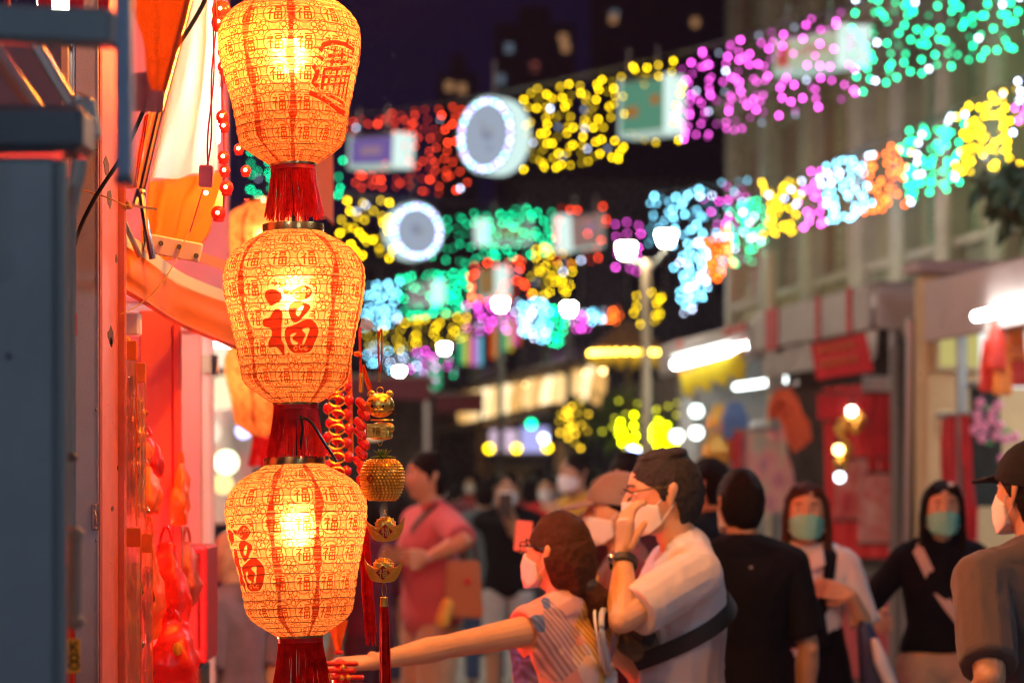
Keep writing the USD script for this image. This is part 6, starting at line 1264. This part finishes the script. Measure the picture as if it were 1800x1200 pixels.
    def sleeve_parts(fr_, grow=1.0):
        out = []
        for side in ("left", "right"):
            S0, E, Wr, _ = skel[side]
            if fr_ <= 1: e_ = S0 + (E - S0) * fr_; dirn = E - S0; chain = [(S0, .051 * w + i), (e_, .050 * w + i * .75 * grow)]
            else: e_ = E + (Wr - E) * (fr_ - 1); dirn = Wr - E; chain = [(S0, .051 * w + i), (E, .044 * w + i * .8), (e_, .034 + i * .7)]
            dirn = dirn / np.linalg.norm(dirn)
            for (a, ra), (b, rb_) in zip(chain[:-1], chain[1:]): out.append(hull(sph(a, ra), sph(b, rb_)).trim_by_plane(tuple(-dirn), float(-(dirn @ e_))))
        return out
    if top != "none":
        sp = up + (sleeve_parts(sleeve, 1.05) if sleeve else [])
        m = (union(sp) - neck).trim_by_plane((0, 0, 1), hem)
        if sleeve == 0:
            for side, x in (("left", -1), ("right", 1)): m = m - hull(sph(V(x * .245 * w, 0, 1.36), .085), sph(V(x * .27, 0, 1.25), .09))
        t.part("shirt" if top == "shirt" else top, world(soft(m, edge, 12, wrinkle, seed=seed)), top_m, smooth=True)
    if low in ("trousers", "shorts"):
        zc = .12 if low == "trousers" else .50; lp = [sph((0, -.01, .93), (.152 * (1.06 if female else 1) * g + .010, .102 * g + .010, .11))]
        for x in (-1, 1):
            hip, kn_, an = legs[x]; lp += [hull(sph((x * .07, -.01, .93), (.088 * g, .098 * g, .09)), sph(hip + V(0, 0, -.05), .094 * g), sph(kn_, .078 if low == "shorts" else .068)), hull(sph(kn_, .068), sph(an, .056))]
        t.part(low, world(soft(union(lp).trim_by_plane((0, 0, 1), zc).trim_by_plane((0, 0, -1), -1.03), edge * 1.1, 4, wrinkle * .8, seed=seed + 3)), low_m, smooth=True)
    if low == "dress":
        lp = [hull(sph((0, .0, 1.12), (.145 * g, .108, .06)), sph((0, -.01, .93), (.178, .128, .08))), hull(sph((0, -.01, .93), (.178, .128, .08)), sph((0, 0, .55), (.205, .165, .05)))]
        t.part("dress", world(soft(union(lp).trim_by_plane((0, 0, 1), .52), edge, 4, wrinkle, seed=seed + 4)), low_m, smooth=True)
    # ---- hair
    skull = sph((0, -.010, .010), (.0815, .1015, .1165), 28)
    def tp(m, n, o): n = V(*n); L = np.linalg.norm(n); return m.trim_by_plane(tuple(n / L), o / L)
    if hair in ("short", "crop"):
        hm = tp(skull, (0, -.74, 1.0), -.004); hm = union([hm, tp(sph((0, -.012, -.005), (.0785, .100, .105), 24), (0, -1, .16), .018)])
        if hair == "short": hm = union([hm, hull(sph((0, .030, .100), (.046, .028, .014)), sph((0, -.03, .102), (.058, .05, .022))), *[hull(sph((x * .071, .012, .030), (.010, .014, .02)), sph((x * .072, .008, -.008), (.007, .008, .012))) for x in (-1, 1)]])
        hair_sets = [("hair", hm)]
    elif hair == "pony":
        hm = union([tp(skull, (0, -.35, 1.0), .002), tp(sph((0, -.020, -.010), (.084, .104, .112), 28), (0, -1, .25), .006), hull(sph((0, -.08, -.03), (.065, .045, .05)), sph((0, -.085, -.09), (.045, .035, .03)))])
        hair_sets = [("hair", hm), ("ponytail", union([hull(sph((.01, -.100, -.085), .030), sph((.035, -.125, -.125), (.044, .036, .036))), hull(sph((.035, -.125, -.125), (.044, .036, .036)), sph((.05, -.120, -.185), (.036, .03, .034))), hull(sph((.05, -.12, -.185), (.03, .026, .03)), sph((.055, -.105, -.235), (.016, .016, .02)))])), ("hair_tie", hull(sph((.004, -.096, -.078), .031), sph((.010, -.104, -.088), .031)))]
    elif hair == "long":
        hm = union([tp(skull, (0, -.62, 1.0), .018), hull(sph((0, -.030, .02), (.088, .088, .09), 22), sph((0, -.055, -.12), (.078, .045, .06)), sph((0, -.075, -.25), (.080, .035, .07)))] + [union([hull(sph((x * .046, .036, .094), (.016, .020, .013)), sph((x * .081, .012, .03), (.009, .026, .03)), sph((x * .087, .004, -.05), (.012, .028, .05))), hull(sph((x * .087, .004, -.05), (.012, .028, .05)), sph((x * .080, .03, -.22), (.026, .016, .06)))]) for x in (-1, 1)])
        hair_sets = [("hair", hm)]
    else: hair_sets = []
    for nm, m in hair_sets:
        q = soft(m, edge * .55, 10); q = H_(noisy(noisy(q, .0045, 38, seed), .0022, 95, seed + 1))
        t.part(nm, world(q), hair_m if nm != "hair_tie" else SHOE, smooth=True)
    if cap:
        dome = tp(sph((0, -.006, .022), (.087, .110, .110), 28), (0, -.12, 1.0), .022); c_ = t.part("cap", world(H_(soft(dome, edge * .7, 2))), cap, smooth=50)
        br = [sph((x * .072 * (1 - abs(yy) * .0), .085, .030), (.004, .004, .004), 8) for x in (-1, 1) for yy in (0,)] + [sph((x * .045, .165, .020), .004, 8) for x in (-1, 1)] + [sph((0, .180, .022), .004, 8), sph((0, .09, .044), .004, 8)]
        t.part("brim", world(H_(soft(hull(*br), edge * .6, 2))), cap, smooth=50, under=c_); t.part("button", world(H_(sph((0, -.006, .133), (.008, .008, .005), 8))), cap, under=c_)
    # ---- face
    for x in (-1, 1):
        ey = t.part("eye", world(H_(sph((x * .031, .0775, .014), (.0125, .009, .0062), 12))), EYEW, smooth=True); t.part("iris", world(H_(sph((x * .031, .0845, .014), (.0056, .003, .0056), 10))), EYED, smooth=True, under=ey)
        t.part("eyebrow", world(H_(tube([(x * .016, .094, .032), (x * .030, .091, .037), (x * .046, .080, .033)], .0030, 5))), BROW)
    if mask is None: t.part("mouth", world(H_(hull(sph((-.02, .088, -.052), (.004, .004, .003), 8), sph((0, .0955, -.050), (.006, .004, .005), 8), sph((.02, .088, -.052), (.004, .004, .003), 8)))), LIP, smooth=True)
    else:
        mk = [sph((0, .113, -.010), .004, 8), sph((0, .117, -.040), .004, 8), sph((0, .098, -.104), .004, 8)] + [sph((x * a, b, c_), .004, 8) for x in (-1, 1) for a, b, c_ in ((.022, .101, -.010), (.050, .072, -.018), (.067, .030, -.030), (.061, .026, -.074), (.050, .060, -.096), (.024, .094, -.102), (.036, .099, -.04), (.034, .096, -.075))]
        mk = hull(*mk); q = soft(mk, edge * .6, 2); mp = t.part("face_mask", world(H_(q)), mask, smooth=40)
        for z in (-.028, -.055, -.08): t.part("pleat", world(H_(tube([(-.040, .0965 - .1 * abs(z + .05), z), (0, .1195 - .16 * abs(z + .04), z), (.040, .0965 - .1 * abs(z + .05), z)], .0016, 4))), mask, under=mp)
        for x in (-1, 1):
            for z, ze in ((-.026, .018), (-.080, -.030)): t.part("ear_loop", world(H_(tube(spline([(x * .066, .032, z), (x * .0745, .010, (z + ze) / 2), (x * .080, -.014, ze)], 8), .0016, 4))), LOOP, under=mp)
    if glasses:
        gm = mat("spectacle_frame", (.015, .015, .018), .3)
        for x in (-1, 1):
            q_ = [(x * .033 + .025 * math.cos(a), .104 - .012 * abs(math.cos(a)) ** 2, .012 + .017 * math.sin(a)) for a in np.arange(18) * math.pi / 9]; fp = t.part("glasses_rim", world(H_(tube(q_, .0019, 6, True))), gm); t.part("temple", world(H_(tube([(x * .057, .096, .018), (x * .078, .02, .022), (x * .081, -.022, .014)], .0023, 6))), gm, under=fp)
        t.part("glasses_bridge", world(H_(tube([(-.009, .110, .016), (0, .113, .019), (.009, .110, .016)], .0018, 6))), gm)
    t.world, t.local, t.hp, t.R, t.s, t.skel, t.H_ = world, local, hp, R, s, skel, H_
    return t


def at(px_, top_, Y, head=0.0):
    """Where a person stands whose head top shows at (px_, top_), and the height."""
    return P(px_, 0, Y) * [1, 1, 0], EYE - (top_ - HZ) * Y / F


def band(t, name, pts, w, m, thick=.004, out=None, label=None):
    """A strap through local points, w wide across out."""
    p = spline(pts, 26); tt = np.gradient(p, axis=0); tt /= np.linalg.norm(tt, axis=1, keepdims=True); c_ = p.mean(0) if out is None else out
    n = p - np.asarray(c_); n -= tt * (n * tt).sum(1, keepdims=True); n /= np.linalg.norm(n, axis=1, keepdims=True) + 1e-9; b = np.cross(tt, n) * w / 2; n = n * thick / 2
    ring = np.stack([p + b + n, p - b + n, p - b - n, p + b - n], 1); N = len(p); i, j = np.meshgrid(np.arange(N - 1), np.arange(4), indexing="ij"); j2 = (j + 1) % 4
    q = np.stack([i * 4 + j, i * 4 + j2, (i + 1) * 4 + j2, (i + 1) * 4 + j], -1).reshape(-1, 4); f = np.vstack([q[:, [0, 1, 2]], q[:, [0, 2, 3]], [[0, 2, 1], [0, 3, 2], [N * 4 - 4, N * 4 - 3, N * 4 - 2], [N * 4 - 4, N * 4 - 2, N * 4 - 1]]])
    return t.part(name, t.world((ring.reshape(-1, 3), f)), m, label=label)


# 1 the woman reaching for an ornament
usdkit.material(stage, "/World/Looks/patchwork_blouse", {
    "tc": ("texture_coordinate", {}), "mp": ("mapping", {"scale": (7, 7, 5.5), "rotation": (.3, .2, .5)}), "v": ("voronoi_texture", {"scale": 1.25, "randomness": .9, "metric": "manhattan"}),
    "r": ("rgb_ramp", {"interpolate": False, "ramp": [(0, (.62, .36, .34)), (.18, (.66, .60, .56)), (.34, (.60, .28, .26)), (.50, (.72, .45, .14)), (.58, (.50, .36, .46)), (.74, (.66, .52, .50)), (.90, (.10, .20, .55))]}),
    "w": ("wave_texture", {"scale": 26.0, "distortion": 1.5, "bands_direction": "diagonal"}), "sv": ("separate_color", {}), "gt": ("math", {"math_type": "greater_than", "value2": .55}), "ff": ("math", {"math_type": "multiply"}), "st": ("mix", {"mix_type": "multiply", "color2": (.50, .44, .42)}), "p": ("principled_bsdf", {"roughness": .8})},
    [("tc.object", "mp.vector"), ("mp.vector", "v.vector"), ("v.color", "sv.color"), ("sv.r", "r.fac"), ("tc.object", "w.vector"), ("sv.g", "gt.value1"), ("gt.value", "ff.value1"), ("w.fac", "ff.value2"), ("ff.value", "st.fac"), ("r.color", "st.color1"), ("st.color", "p.base_color")], surface="p.BSDF")
b_, h_ = at(988, 905, 6.3)
wo = build_person("woman with a low dark ponytail and patchwork blouse reaching for an ornament", b_, 45, h_, "blouse", "/World/Looks/patchwork_blouse", "trousers", cl("dark_slate", (.05, .05, .07)), hair="pony", hair_m=HAIRBR, mask=MASKW, glasses=True, head_yaw=9, head_pitch=-3, female=True, sleeve=0, edge=.010, seed=1, girth=1.05,
    arms={"left": {"wrist": P(655, 1163, 5.85), "elbow": P(790, 1135, 6.02), "palm": (.1, .25, -1), "curl": .55, "thumb_flip": True, "hand_dir": (-1, -.35, -.05)}, "right": {"wrist": P(1090, 1330, 6.5), "pole": (1, .2, -.6)}})
wo.part("collar", wo.world(soft(hull(sph((0, -.012, 1.435), (.066, .064, .016)), sph((0, .0, 1.462), (.060, .060, .014))) - sph((0, .006, 1.47), (.054, .054, .06)), .008, 2)), cl("collar_pink", (.66, .44, .42)))
# her shoulder bag
bgp = Thing("shoulder_bag", "grey-blue shoulder bag with a pale strap on the ponytailed woman's far side", "bag", P(1062, 1190, 6.45)); GB = mat("bag_grey_blue", (.42, .48, .55), .5, var=.1, vs=10)
bgp.part("pouch", soft(Manifold.hull_points(np.array([P(x, y, Y) for Y in (6.28, 6.42) for x, y in ((1010, 1184), (1084, 1178), (1090, 1330), (1000, 1330))])), .02, 3), GB); bgp.part("strap", tube(spline([P(1066, 1075, 6.30), P(1058, 1110, 6.17), P(1064, 1150, 6.2), P(1080, 1182, 6.3)], 20), .0085, 6), GB); bgp.part("strap", tube(spline([P(1048, 1075, 6.31), P(1050, 1120, 6.16), P(1058, 1160, 6.2), P(1070, 1183, 6.3)], 20), .004, 6), mat("strap_pale", (.7, .68, .66), .5))
# what she takes hold of: a red ornament hung by an orange ribbon
oy = 5.72; og = Thing("hanging_ornament", "red beaded ornament with gold spots held in the woman's fingers", "ornament", P(598, 1170, oy))
for k, (a, y, b) in enumerate(((572, 1166, 626), (578, 1178, 622), (568, 1190, 636), (566, 1204, 640), (572, 1218, 630))): og.part("red_spike_ring", hull(sph(P(a, y, oy - .03), .0062, 10), sph(P(b, y, oy - .03), .0062, 10)), REDG, smooth=True)
og.part("core", soft(hull(sph(P(598, 1168, oy), .016), sph(P(600, 1230, oy), .03)), .008, 2), REDG, smooth=True)
for x, y in ((603, 1172), (601, 1191), (579, 1190), (612, 1190), (590, 1210)): og.part("gold_spot", sph(P(x, y, oy - .042), .0065, 10), GOLD, smooth=True)
rb = og.part("ribbon_loop", cloth(P(590, 1142, oy - .02), P(600, 1142, oy - .02), P(608, 1088, oy - .02), P(576, 1096, oy - .02), 8, 10, .006, 1, seed=2), mat("sheer_orange_ribbon", (.90, .30, .08), .25, trans=.5)); og.part("ribbon_loop", cloth(P(594, 1140, oy), P(604, 1120, oy), P(612, 1090, oy), P(598, 1084, oy), 8, 10, .006, 1, seed=3), LK["sheer_orange_ribbon"]); og.part("ribbon_knot", sph(P(596, 1146, oy - .02), (.012, .008, .006), 10), REDG)

# 2 the man in glasses and a pale grey T-shirt
b_, h_ = at(1196, 795, 6.55)
ma = build_person("man in glasses and pale grey T-shirt raising his hand to his face mask", b_, 97, h_, "shirt", cl("pale_grey", (.54, .53, .56), var=.03), "trousers", cl("khaki", (.22, .18, .13)), skin=SKIN, hair="short", hair_m=HAIRG, mask=MASKW, glasses=True, head_yaw=-4, head_pitch=8, head_fwd=.028, sleeve=.80, edge=.009, wrinkle=.006, hem=.80, seed=2, girth=1.05,
    arms={"left": {"elbow": P(1094, 1088, 6.22), "wrist": P(1096, 976, 6.36), "hand_dir": (.06, .08, 1), "palm": (.93, .38, -.1), "curl": .52, "tuck": True, "thumb_flip": True}, "right": {"wrist": P(1120, 1140, 6.62)}})
S0, E, Wr, _ = ma.skel["left"]; fd = (Wr - E) / np.linalg.norm(Wr - E); wc = Wr - fd * .025
q_ = np.cross(fd, V(0, 0, 1)); q_ = q_ / np.linalg.norm(q_) if np.linalg.norm(q_) > .05 else V(1, 0, 0); q2 = np.cross(fd, q_)
ws_ = ma.part("watch_strap", ma.world(join([tube([wc + fd * o + (q_ * math.cos(a) + q2 * math.sin(a)) * .0335 for a in np.arange(20) * math.pi / 10], .005, 6, True) for o in (-.007, 0, .007)])), mat("watch_strap_black", (.03, .03, .035), .5), kind="stuff"); outw = ma.R.T @ V(-.8, -.6, 0)
ma.part("watch_case", ma.world(sph(wc + (outw - fd * (outw @ fd)) * .036, (.014, .014, .014), 14)), mat("watch_steel", (.7, .68, .62), .2, 1.0), under=ws_)
band(ma, "bag_strap", [V(.06, -.118, 1.335), V(-.07, -.128, 1.29), V(-.168, -.05, 1.235), V(-.174, .04, 1.19), V(-.10, .142, 1.14)], .045, mat("webbing_black", (.012, .012, .014), .7), out=V(0, 0, 1.22))
wb = Thing("waist_bag", "olive waist bag worn in front of the man in the pale grey T-shirt", "bag", P(1112, 1115, 6.5)); OLV = mat("olive_nylon", (.13, .095, .045), .6, var=.15, vs=12, bump=.3, bs=60)
wb.part("pouch", noisy(soft(hull(*[sph(P(x, y, Y), .022) for Y in (6.42, 6.54) for x, y in ((1092, 1085), (1126, 1072), (1146, 1130), (1118, 1148), (1094, 1130))]), .014, 3), .004, 25, 3), OLV); wb.part("zip", tube(spline([P(1086, 1090, 6.39), P(1108, 1112, 6.375), P(1136, 1140, 6.39)], 10), .003, 5), WOODD); wb.part("buckle", cbox(P(1140, 1122, 6.36), (.03, .012, .04), .004, ry(.5)), BLACKP)

# 3 the man in the grey T-shirt and dark cap at the right edge
b_, h_ = at(1826, 776, 5.9)
rm = build_person("man in a dark cap and brown-grey T-shirt at the right edge, seen from behind", b_, 24, h_ - .012, "shirt", cl("brown_grey", (.085, .07, .068), var=.05), "trousers", cl("navy", (.03, .035, .06)), skin=SKIN2, hair="crop", mask=MASKW, cap=cl("cap_black", (.022, .024, .032)), head_yaw=8, head_pitch=-2, head_fwd=.005, sleeve=.86, edge=.009, wrinkle=.006, seed=3, girth=1.08, arms={"left": {"wrist": P(1690, 1345, 5.75)}, "right": {}})
# 4 the man in black seen from behind
b_, h_ = at(1304, 828, 8.0)
bm = build_person("man in a black T-shirt seen from behind, beside the man in glasses", b_, 14, h_, "shirt", cl("black", (.012, .014, .022), var=.2), "trousers", cl("black_low", (.010, .011, .016)), skin=SKIN2, hair="crop", mask=MASKW, sleeve=.85, edge=.013, wrinkle=.005, hem=.78, seed=4, girth=1.05)
bm.part("collar_tag", bm.world(sph((0, -.092, 1.372), (.010, .004, .010), 8)), mat("tag_grey", (.2, .2, .22), .5))
# 5, 6 the two women in mint masks
b_, h_ = at(1418, 850, 9.0)
w1 = build_person("woman in a mint mask and white blouse under a black pinafore, hand at her chest", b_, 172, h_, "blouse", cl("white_blouse", (.66, .64, .64), var=.04), "dress", cl("black_dress", (.012, .013, .02), var=.2), hair="long", hair_m=HAIRBR, mask=MASKM, female=True, sleeve=.9, edge=.014, seed=5, hem=1.0, arms={"left": {"wrist": P(1497, 1045, 8.84), "hand_dir": (-1, 0, .25), "palm": (0, 1, 0), "elbow": P(1524, 1108, 8.97), "curl": .3}, "right": {}})
w1.part("pinafore_bib", w1.world(soft(hull(sph((-.07, .125, 1.08), .02), sph((.07, .125, 1.08), .02), sph((-.055, .12, 1.22), .014), sph((.055, .12, 1.22), .014)), .012, 2)), cl("black_dress", (.012, .013, .02)))
for x in (-1, 1): band(w1, "pinafore_strap", [V(x * .055, .125, 1.20), V(x * .085, .112, 1.32), V(x * .098, .055, 1.432), V(x * .10, -.03, 1.45), V(x * .085, -.10, 1.36)], .05, cl("black_dress", (.012, .013, .02)), out=V(0, 0, 1.25))
for x in (-1, 1): w1.part("collar_flap", w1.world(Manifold.hull_points(np.array([(x * .01, .105, 1.43), (x * .065, .085, 1.455), (x * .075, .118, 1.385), (x * .02, .128, 1.36), (x * .01, .113, 1.43), (x * .06, .098, 1.45), (x * .07, .124, 1.385), (x * .02, .134, 1.36)]))), cl("white_blouse", (.66, .64, .64)))
fo_ = Thing("folded_umbrella", "dark blue and white folded umbrella held beside the woman in the pinafore", "umbrella", P(1545, 1200, 8.9)); fo_.part("dark_panel", soft(hull(sph(P(1520, 1105, 8.9), .03), sph(P(1562, 1215, 8.9), .05), sph(P(1536, 1225, 8.9), .05)), .02, 2), mat("umbrella_navy", (.02, .04, .12), .5)); fo_.part("white_panel", soft(hull(sph(P(1538, 1128, 8.83), .016), sph(P(1548, 1160, 8.82), .026), sph(P(1575, 1225, 8.83), .024)), .012, 2), mat("umbrella_white", (.7, .74, .78), .5)); fo_.part("handle", tube([P(1516, 1100, 8.9), P(1508, 1075, 8.9)], .012, 8), BLACKP)
b_, h_ = at(1655, 848, 9.6)
w2 = build_person("woman in a mint mask, black top and beige shorts with a pale bag strap", b_, 178, h_, "shirt", cl("black_top", (.010, .012, .02), var=.2), "shorts", cl("beige_shorts", (.44, .34, .25)), hair="long", hair_m=HAIRB, mask=MASKM, female=True, sleeve=.85, edge=.014, seed=6, hem=.99, girth=1.12, arms={"right": {"wrist": P(1540, 1090, 9.45)}, "left": {}})
w2.part("hair_clip", w2.world(w2.H_(sph((-.028, .062, .106), (.016, .010, .009), 10))), mat("clip_white", (.8, .76, .72), .3))
band(w2, "bag_strap", [V(.125, -.02, 1.455), V(.10, .075, 1.40), V(.03, .130, 1.25), V(-.08, .125, 1.10), V(-.185, .06, .94)], .045, cl("strap_beige", (.55, .44, .40)), out=V(0, 0, 1.2))
hb = Thing("handbag", "small tan handbag at the hip of the woman in the black top", "bag", P(1738, 1110, 9.5)); hb.part("pouch", soft(hull(*[sph(P(x, y, Y), .02) for Y in (9.42, 9.5) for x, y in ((1722, 1085), (1752, 1085), (1756, 1135), (1718, 1135))]), .02, 2), mat("tan_leather", (.40, .26, .16), .5)); hb.part("clasp", sph(P(1738, 1100, 9.38), .012, 8), GOLD)
# 7 man in the cap half hidden behind the man in glasses
b_, h_ = at(1096, 838, 7.5)
cm = build_person("person in a white cap and dark red shirt, half hidden behind the man in glasses", b_, 92, h_, "shirt", cl("dark_red", (.13, .02, .03)), "trousers", cl("dim_grey", (.08, .08, .09)), hair="crop", mask=MASKW, cap=cl("cap_white", (.24, .20, .19)), head_pitch=4, sleeve=.9, edge=.013, seed=7, arms={"left": {"wrist": P(1030, 1040, 7.35)}, "right": {"wrist": P(1040, 1050, 7.6)}})
cm.part("backpack_panel", cm.world(soft(hull(sph((-.10, .10, 1.33), .035), sph((-.10, .12, 1.15), .03), sph((-.05, .11, 1.1), .03), sph((-.04, .10, 1.36), .03)), .014, 2)), cl("pale_pack", (.60, .50, .48)))
b_, h_ = at(1250, 808, 10.2)
build_person("dark-haired man in black just behind the man in glasses, mostly hidden", b_, 60, h_, "shirt", cl("black_far", (.014, .015, .02)), "trousers", cl("dim_grey", (.08, .08, .09)), skin=SKIN2, hair="crop", mask=MASKW, edge=.02, seed=8)
b_, h_ = at(1104, 796, 11)
build_person("person with thick dark hair behind the person in the white cap", b_, 10, h_, "shirt", cl("maroon_far", (.10, .02, .03)), "trousers", cl("dim_grey", (.08, .08, .09)), skin=SKIN2, hair="short", mask=MASKW, edge=.02, seed=9)
# 8 man in the pink T-shirt with bags
b_, h_ = at(756, 797, 11.5)
pm_ = build_person("man in a pink T-shirt and beige shorts carrying a brown tote bag", b_, 118, h_, "shirt", cl("coral_pink", (.52, .12, .14), var=.06), "shorts", cl("sand", (.46, .36, .24)), skin=SKIN, hair="short", head_yaw=-8, sleeve=.9, edge=.016, seed=10, hem=.80, girth=1.12, shoes=SHOEW, arms={"left": {"wrist": P(755, 978, 11.2), "elbow": P(815, 950, 11.15), "hand_dir": (-1, -.2, 0), "curl": .7}, "right": {"wrist": P(700, 985, 11.5)}})
band(pm_, "bag_strap", [V(-.10, -.10, 1.38), V(-.11, .02, 1.46), V(-.06, .11, 1.36), V(.06, .135, 1.15), V(.15, .08, 1.02)], .04, WOODD, out=V(0, 0, 1.2))
pm_.part("watch", pm_.world(sph(pm_.skel["left"][2] - V(0, 0, .0), (.032, .032, .026), 12)), mat("watch_pale", (.7, .6, .55), .3, .6))
tb = Thing("tote_bag", "brown paper tote bag hanging from the arm of the man in pink", "bag", P(818, 1030, 11.2)); tb.part("body", soft(Manifold.hull_points(np.array([P(x, y, Y) for Y in (11.1, 11.4) for x, y in ((786, 985), (842, 985), (850, 1085), (778, 1085))])), .04, 2), mat("brown_paper", (.42, .17, .07), .7)); 
tb.part("print", sph(P(822, 1022, 11.085), (S(6, 11), .008, S(6, 11)), 10), REDC)
for x in (800, 828): tb.part("handle", tube(spline([P(x - 12, 988, 11.2), P(x, 950, 11.2), P(x + 12, 988, 11.2)], 10), .010, 5), WOODD)
solo("held_pouch", soft(hull(sph(P(786, 1062, 11.1), .03), sph(P(778, 1090, 11.1), .035)), .02, 2), mat("yellow_pouch", (.8, .45, .06), .5), "small yellow pouch in front of the brown tote bag", "pouch")
# the crowd farther off: (x, head top, depth, yaw, shirt, trousers, label, extras)
CR = [(852, 846, 17.5, 5, (.10, .14, .15), (.04, .08, .16), "person in a teal-grey top and blue jeans walking away, right of the man in pink", "short", SKIN2, False),
      (893, 832, 15.5, 175, (.015, .015, .02), (.35, .38, .40), "person in black T-shirt and pale shorts looking at a phone", "short", SKIN2, False),
      (1016, 800, 14.5, 120, (.48, .26, .03), (.10, .08, .06), "tall man in a mustard yellow top turned to the left in the crowd", "short", SKIN2, False),
      (962, 836, 19, 170, (.50, .02, .02), (.06, .05, .06), "person in a bright red top behind the mustard yellow one", "short", SKIN, False),
      (934, 838, 22, 10, (.25, .03, .03), (.05, .05, .06), "person in a dull red top deep in the crowd", "long", SKIN, True),
      (700, 870, 14, 60, (.05, .02, .05), (.04, .05, .09), "person in plum and navy behind the gold ingots", "long", SKIN2, True),
      (800, 850, 24, 0, (.14, .03, .05), (.05, .04, .06), "person in maroon walking away, between the pink T-shirt and the teal top", "short", SKIN2, False),
      (1052, 834, 20, 185, (.20, .22, .20), (.06, .06, .08), "person in a greenish top at the right of the mustard yellow man", "long", SKIN, True),
      (876, 842, 27, 15, (.35, .28, .22), (.08, .06, .06), "person in a sandy top far off under the display case", "short", SKIN2, False),
      (985, 830, 26, 0, (.08, .08, .10), (.05, .05, .06), "person in charcoal far off behind the red top", "short", SKIN2, False),
      (826, 838, 30, 175, (.30, .05, .05), (.06, .05, .06), "small far-off person in brick red left of the display case", "long", SKIN, True),
      (1168, 812, 13, 20, (.05, .04, .05), (.04, .04, .05), "person in near black behind the raised hand", "short", SKIN2, False),
      (412, 934, 8.6, 60, (.20, .16, .20), (.30, .30, .33), "short person in mauve with a bare head, left of the lowest lantern", "none", SKIN, False),
      (446, 962, 9.6, 80, (.24, .02, .05), (.14, .01, .03), "small person in crimson just left of the lowest lantern", "long", SKIN, True),
      (840, 832, 33, 0, (.10, .03, .05), (.05, .04, .05), "far-off person in dark wine red below the display case's left end", "short", SKIN2, False),
      (910, 828, 34, 170, (.22, .12, .05), (.05, .04, .05), "far-off person in rust brown below the display case", "short", SKIN, False),
      (948, 822, 32, 20, (.06, .07, .09), (.05, .04, .05), "far-off person in slate below the display case's right end", "long", SKIN2, True),
      (1000, 826, 30, 190, (.35, .10, .04), (.06, .04, .04), "far-off person in burnt orange under the amber-lit tree", "short", SKIN, False),
      (1040, 822, 28, 10, (.10, .12, .06), (.05, .05, .05), "far-off person in olive under the amber-lit tree", "short", SKIN2, False),
      (775, 842, 27, 180, (.12, .02, .05), (.05, .04, .06), "far-off person in wine red behind the man in pink", "long", SKIN, True),
      (872, 838, 21, 90, (.09, .10, .13), (.06, .06, .09), "person in blue-grey turned left behind the phone user", "short", SKIN2, False),
      (648, 880, 12.5, 40, (.16, .02, .05), (.08, .02, .04), "person in dark crimson behind the red tassels", "short", SKIN2, False)]
for k, (x, top_, Y, yw, c1, c2, lab, hr, sk, fe) in enumerate(CR):
    b_, h_ = at(x, top_, Y); ar_ = {}
    if k == 1: ar_ = {"right": {"wrist": P(884, 898, 15.2)}, "left": {"wrist": P(898, 900, 15.2)}}
    if k == 2: ar_ = {"left": {"wrist": P(990, 905, 14.2)}}
    p_ = build_person(lab, b_, yw, h_, "shirt", cl("crowd_top_%d" % k, c1, var=.25), "shorts" if k in (1, 5) else "trousers", cl("crowd_low_%d" % k, c2), skin=sk, hair=hr, mask=MASKW if k not in (12, 13) else None, female=fe, sleeve=.85, edge=.024 if Y < 25 else .034, wrinkle=.004, seed=20 + k, stride=.10 if k % 2 else 0.0, arms=ar_)
    if k == 1: solo("phone", cbox(P(889, 888, 15.05), (.08, .012, .15), .003), BLACKP, "phone in the hands of the person in black looking down", "phone")
# the pink telephone seen above the ponytailed woman's face
solo("phone", cbox(P(920, 942, 7.8), (S(30, 7.8), .012, S(54, 7.8)), .004, ry(.1)), mat("phone_coral", (.75, .22, .20), .4), "coral-cased phone held up beyond the ponytailed woman's face", "phone")

# ================================================================== the street's hazy night air
usdkit.material(stage, "/World/Looks/night_air", {"v": ("principled_volume", {"color": (.80, .66, 1.0), "density": 0.0006, "anisotropy": 0.25})}, [], volume="v.volume")
solo("haze", cbox((0, 140, 24.0), (160, 330, 50.0)), "/World/Looks/night_air", "thin humid night air filling the street", "haze", kind="stuff", smooth=False)
